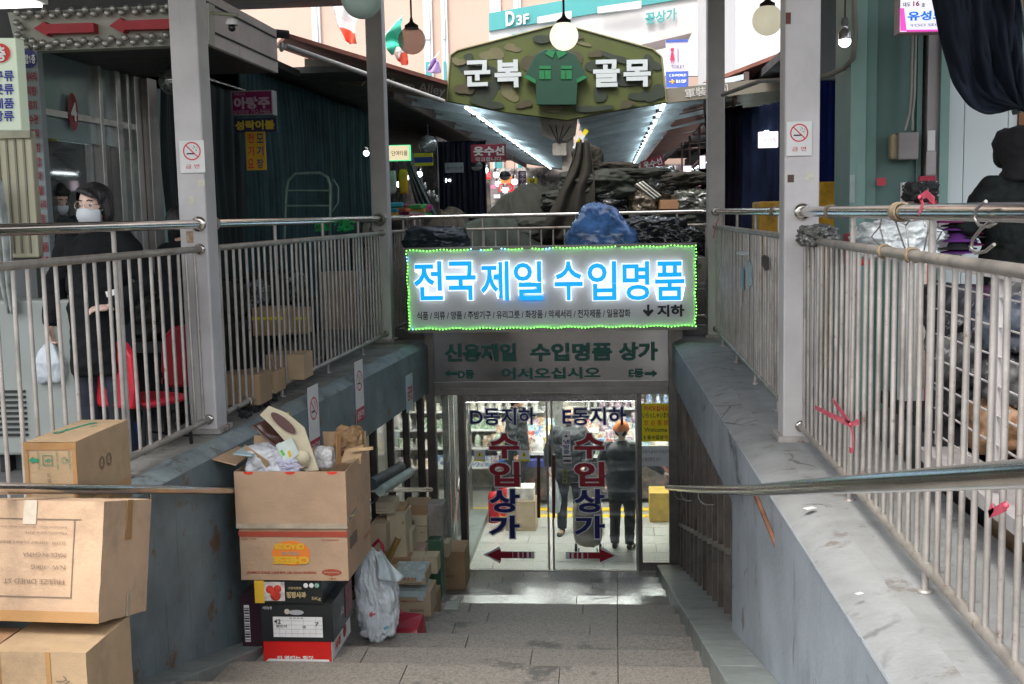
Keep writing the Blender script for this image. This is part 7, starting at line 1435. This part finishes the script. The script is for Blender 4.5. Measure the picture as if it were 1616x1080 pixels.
def face(t,H,s_,q,mask=True,glasses=False):
    for sg in (1,-1):
        B().ball(H(sg*.032,-.072,.008),.0125*s_,12,sz=.62,q=q).build('eye',mat('eye_white',(.55,.52,.5),.3,0,0),t); B().ball(H(sg*.032,-.0822,.008),.0055*s_,10,sy=.5,q=q).build('iris',BLACK,t)
        B().tube([H(sg*.016,-.086,.034),H(sg*.034,-.088,.039),H(sg*.053,-.076,.032)],[.003*s_,.0038*s_,.002*s_],8).build('eyebrow',HB,t)
    if mask:
        def mk(u,v):
            a=(u-.5)*2.5; z=-.015-.085*v; r=.088+.020*math.sin(v*math.pi)*math.cos(a)-.012*v; return H(math.sin(a)*r*.84,-math.cos(a)*r-.008-.010*math.cos(a)*(1-v),z+.006*math.cos(a*2)*(1-v))
        o=B().grid(mk,22,14).build('face_mask',MSK,t,solid=.003)
        for sg in (1,-1): B().tube([H(sg*.075,-.035,-.025),H(sg*.088,.0,.0),H(sg*.082,.02,.01)],.0015*s_,5).build('mask_loop',MSK,o)
    else: B().tube([H(-.02,-.090,-.066),H(0,-.093,-.064),H(.02,-.090,-.066)],.0035*s_,6).build('lips',mat('lip',(.35,.13,.11)),t)
    if glasses:
        g=B()
        for sg in (1,-1):
            g.tube([H(sg*.033+.026*math.cos(a),-.101+.006*abs(math.cos(a)),.006+.023*math.sin(a)) for a in [2*math.pi*i/20 for i in range(21)]],.0014*s_,6)
            g.tube([H(sg*.059,-.095,.012),H(sg*.082,-.04,.012),H(sg*.084,.01,.008)],.0015*s_,6)
        g.tube([H(-.008,-.102,.01),H(.008,-.102,.01)],.0014*s_,6); g.build('glasses',mat('gold_metal',(.75,.62,.45),.25,1,0),t)
def place(px,Y,z=0): p=at(px,340,Y); return Vector((p.x,Y,z))
V3=Vector
# woman in black with mask, glasses and a white bag
L_=place(150,6.9); t,H,s_,q=person('person in a black coat, white face mask and round glasses behind the left railing',L_,R(-8),1.80,
  armR=(V3((-.30,.02,1.13)),V3((-.31,-.04,.90)),V3((0,-.05,-1)),V3((1,0,0)),1.1),armL=(V3((.30,.03,1.14)),V3((.17,-.17,1.02)),V3((-.8,-.5,.0)),V3((0,.3,-1)),.5),fat=1.02,skin=SKP,coat=.62,trouser=TN_)
hairmesh(t,H,s_,q,'bob',HB); face(t,H,s_,q,True,True)
B().obox(V(0,0,0) if 0 else V3((.075,-.175,1.30))*s_,(.055,.004,.02),rz=.2).build('chest_mark',WHITE,t)
hp=t.matrix_basis@(V3((-.31,-.05,.80))*s_) if 0 else Matrix.Rotation(R(-8),4,'Z')@(V3((-.31,-.05,.80))*s_)+L_
def hb(q_,d):
    k=1-max(0,d.z)*.85; q_.x*=k; q_.y*=k; return q_
o=crumple('shopping_bag',(hp.x-.01,hp.y,hp.z-.12),(.11,.08,.15),mat('bag_white_thin',(.52,.58,.62),.35,0,.15,7,.4,20,coat=.3),seed=90,amp=.10,freq=1.8,top=hb,label='thin white plastic bag held by the masked person behind the left railing',cat='bag')
B().tube([(hp.x-.01,hp.y-.03,hp.z-.06),(hp.x,hp.y,hp.z+.02),(hp.x+.01,hp.y+.03,hp.z-.06)],.006,6).build('handle',MSK,o)
prop(B().obox(at(178,462,6.72),(.085,.01,.035),ry=-.25).build('paper_sheet',WHITE),'folded white paper held against the coat of the masked person','paper')
# person looking down behind the glass
t,H,s_,q=person('person in a grey sweater with white mask looking down in the left doorway',place(90,8.8,.22),R(62),1.66,jacket=JG,hd=(R(24),0),armR=(V3((-.24,-.12,1.12)),V3((-.12,-.34,1.08)),V3((.3,-1,0)),V3((0,0,-1)),.5),armL=(V3((.24,-.12,1.12)),V3((.12,-.34,1.08)),V3((-.3,-1,0)),V3((0,0,-1)),.5))
hairmesh(t,H,s_,q,'short',HB); face(t,H,s_,q,True,False)
# person mostly hidden by the column
t,H,s_,q=person('person in black with back turned, half hidden behind the near left column',place(283,8.3),R(150),1.66,jacket=JB,skin=SKIN,armL=(V3((.27,-.02,1.12)),V3((.20,-.26,1.05)),V3((-.4,-1,0)),V3((0,0,-1)),.8)); hairmesh(t,H,s_,q,'short',HB); face(t,H,s_,q,False)
# hooded person on the right
t,H,s_,q=person('person in black seen from behind with a dark hood at the right edge',place(1604,7.15,.19),R(205),1.82,jacket=JQ,fat=1.10,armL=(V3((.33,-.02,1.2)),V3((.20,-.24,1.16)),V3((-.7,-.6,0)),V3((0,0,-1)),.6))
b=B(); b.ball(H(0,.015,.02),.112*s_,24,sx=.90,sy=1.06,sz=1.10,q=q); b.ball(H(0,.06,.07),.07*s_,16,sx=.9,q=q); b.tube([H(0,.02,-.03),H(0,.03,-.10),H(0,.03,-.16)],[.092*s_,.088*s_,.12*s_],18); b.tube([H(.08*math.cos(a),-.085,.02+.105*math.sin(a)) for a in [i*.5 for i in range(14)]],.012*s_,8)
o=remeshed(b,'hood',mat('hood_black',(.006,.006,.007),.95,0,.2,20,.3,200),t,.009,2,lambda p:.012*(1-abs(noise.noise(p*9))*2)*.5+.006*noise.noise(p*22))
prop(B().box((2.35,6.75,0),(3.2,7.6,.19)).build('wooden_step',mat('wood',(.5,.33,.17))),'low wooden step under the hooded person','step')
# man in orange cap
cz=-2.61; L_=place(977,13.95,cz); t,H,s_,q=person('person in black puffer jacket and orange cap, back turned, behind the right glass door',L_,R(165),1.60,jacket=JN,puffy=.003,fat=1.08,coat=.70,
  armL=(V3((-.30,.02,1.14)) if 0 else V3((.30,.0,1.14)),V3((.28,-.1,.92)),V3((0,-.2,-1)),V3((-1,0,0)),.5),armR=(V3((-.36,-.08,1.18)),V3((-.52,-.20,1.02)),V3((-.8,-.4,-.45)),V3((0,.1,-1)),.35))
OC=mat('cap_orange',(.80,.20,.02),.7,0,.08,12,.1,60); GC_=mat('cap_grey',(.12,.14,.16),.7,0,.1,12)
def cap(u,v): a=u*2*math.pi; e=v*1.57; return H(math.sin(a)*.118*math.cos(e*.98)*.92,-math.cos(a)*.128*math.cos(e*.98)+.015,.015+.130*math.sin(e))
o=B().grid(cap,30,12).build('cap',[OC],t,solid=.004)
def brim(u,v): a=(u-.5)*math.pi*1.15; return H(math.sin(a)*(.10+.04*v),-math.cos(a)*(.11+.075*v)+.01,.035-.03*v*math.cos(a))
B().grid(brim,20,4).build('brim',GC_,o,solid=.004)
def side(u,v): a=.5+u*2.2; e=v*.9; return H(math.sin(a)*.100*math.cos(e)*.94,-math.cos(a)*.110*math.cos(e)+.01,.033+.097*math.sin(e))

hairmesh(t,H,s_,q,'thin',HB); face(t,H,s_,q,False)
# man facing the doors with a bag
t,H,s_,q=person('balding person in a dark jacket facing the camera behind the right glass door',place(893,14.7,cz),R(-6),1.66,jacket=JN,skin=SKIN,trouser=TN_,step=.6,fat=1.14,armR=(V3((-.29,.03,1.13)),V3((-.30,.0,.90)),V3((0,-.05,-1)),V3((1,0,0)),1.0),armL=(V3((.28,.0,1.13)),V3((.22,-.18,.97)),V3((-.3,-.8,-.3)),V3((0,.2,-1)),.8))
hairmesh(t,H,s_,q,'thin',mat('hair_grey',(.14,.13,.12),.6)); face(t,H,s_,q,False)
p=place(868,14.6,cz); crumple('shopping_bag',(p.x,14.6,cz+.52),(.10,.07,.25),mat('bag_white_thin',(.52,.58,.62)),seed=95,amp=.06,freq=1.8,top=hb,label='white plastic bag held low by the balding person behind the doors',cat='bag')
# man at far left indoors
t,H,s_,q=person('person in a dark jacket in profile among the goods behind the left glass door',place(808,15.75,cz),R(80),1.72,jacket=JN,skin=SKIN); hairmesh(t,H,s_,q,'short',HB); face(t,H,s_,q,False)
# shopping cart
p=place(921,13.7,cz); t=thing('shopping_trolley','beige cloth shopping trolley on two black wheels beside the person in the orange cap','trolley',(p.x,13.7,cz)); CV=mat('trolley_cloth',(.33,.29,.23),.85,0,.12,5,.3,30)
crumple('bag',(p.x,13.7,cz+.42),(.20,.15,.33),CV,parent=t,seed=97,amp=.07,freq=1.6); B().tube([(p.x-.10,13.66,cz+.70),(p.x-.06,13.62,cz+.98),(p.x+.08,13.62,cz+.98),(p.x+.10,13.66,cz+.70)],.011,8).build('handle',STEEL,t)
for sg in (-1,1):
    B().lathe((p.x+sg*.15,13.7,cz+.075),[(.001,-.015),(.06,-.015),(.075,-.01),(.075,.01),(.06,.015),(.001,.015)],18,axis='x').build('wheel',BLACK,t); B().tube([(p.x+sg*.11,13.6,cz+.12),(p.x+sg*.12,13.55,cz+.01)],.008,6).build('foot',BLACK,t)
# ------------------------------------------------------------------ small lit signs and lamps farther up the alley
random.seed(17)
SC=[('red',(.6,.04,.04)),('white',(.8,.8,.8)),('yellow',(.75,.55,.05)),('blue',(.05,.15,.5)),('green',(.05,.35,.12)),('pink',(.7,.25,.4))]
PX_=[(716,292,24,0),(730,299,26,2),(748,289,28,1),(757,304,30,3),(772,292,31,5),(779,307,33,1),(822,305,33,4),(838,301,31,1),(848,311,34,0),(944,281,33,1),(957,277,30,2),(1056,262,24,1),(1066,281,26,0),(1096,288,20,5),(1049,276,30,3)]
for i,(px,py,Y,k) in enumerate(PX_):
    n_,c=SC[k]; wd,hh=(10,6) if i%3 else (6,11)
    boxsign('shop_sign','small %s lit sign %s up the alley, %s from the left'%(n_,'far' if Y>27 else 'partway',('first','second','third','fourth','fifth','sixth','seventh','eighth','ninth','tenth','eleventh','twelfth','thirteenth','fourteenth','fifteenth')[i]),(px,py,px+wd,py+hh),Y,.05,mat('lit_%s'%n_,c,.5,0,0,emis=c,estr=.4),[])
for i,(px,py,Y) in enumerate(((707,285,22),(738,283,26),(756,296,28),(786,290,32),(828,293,34),(842,289,33),(1040,285,28),(1062,272,24),(1100,276,18))): lampbulb('bright bulb in the far alley, %s from the left'%('first','second','third','fourth','fifth','sixth','seventh','eighth','ninth')[i],px,py,Y,r=.05*Y/20,cord=12)
prop(B().box((-4.5,8.45,0),(-4.02,9.3,.215)).build('door_step',mat('concrete',(.16,.16,.15))),'low concrete step at the left doorway under the person looking down','step')
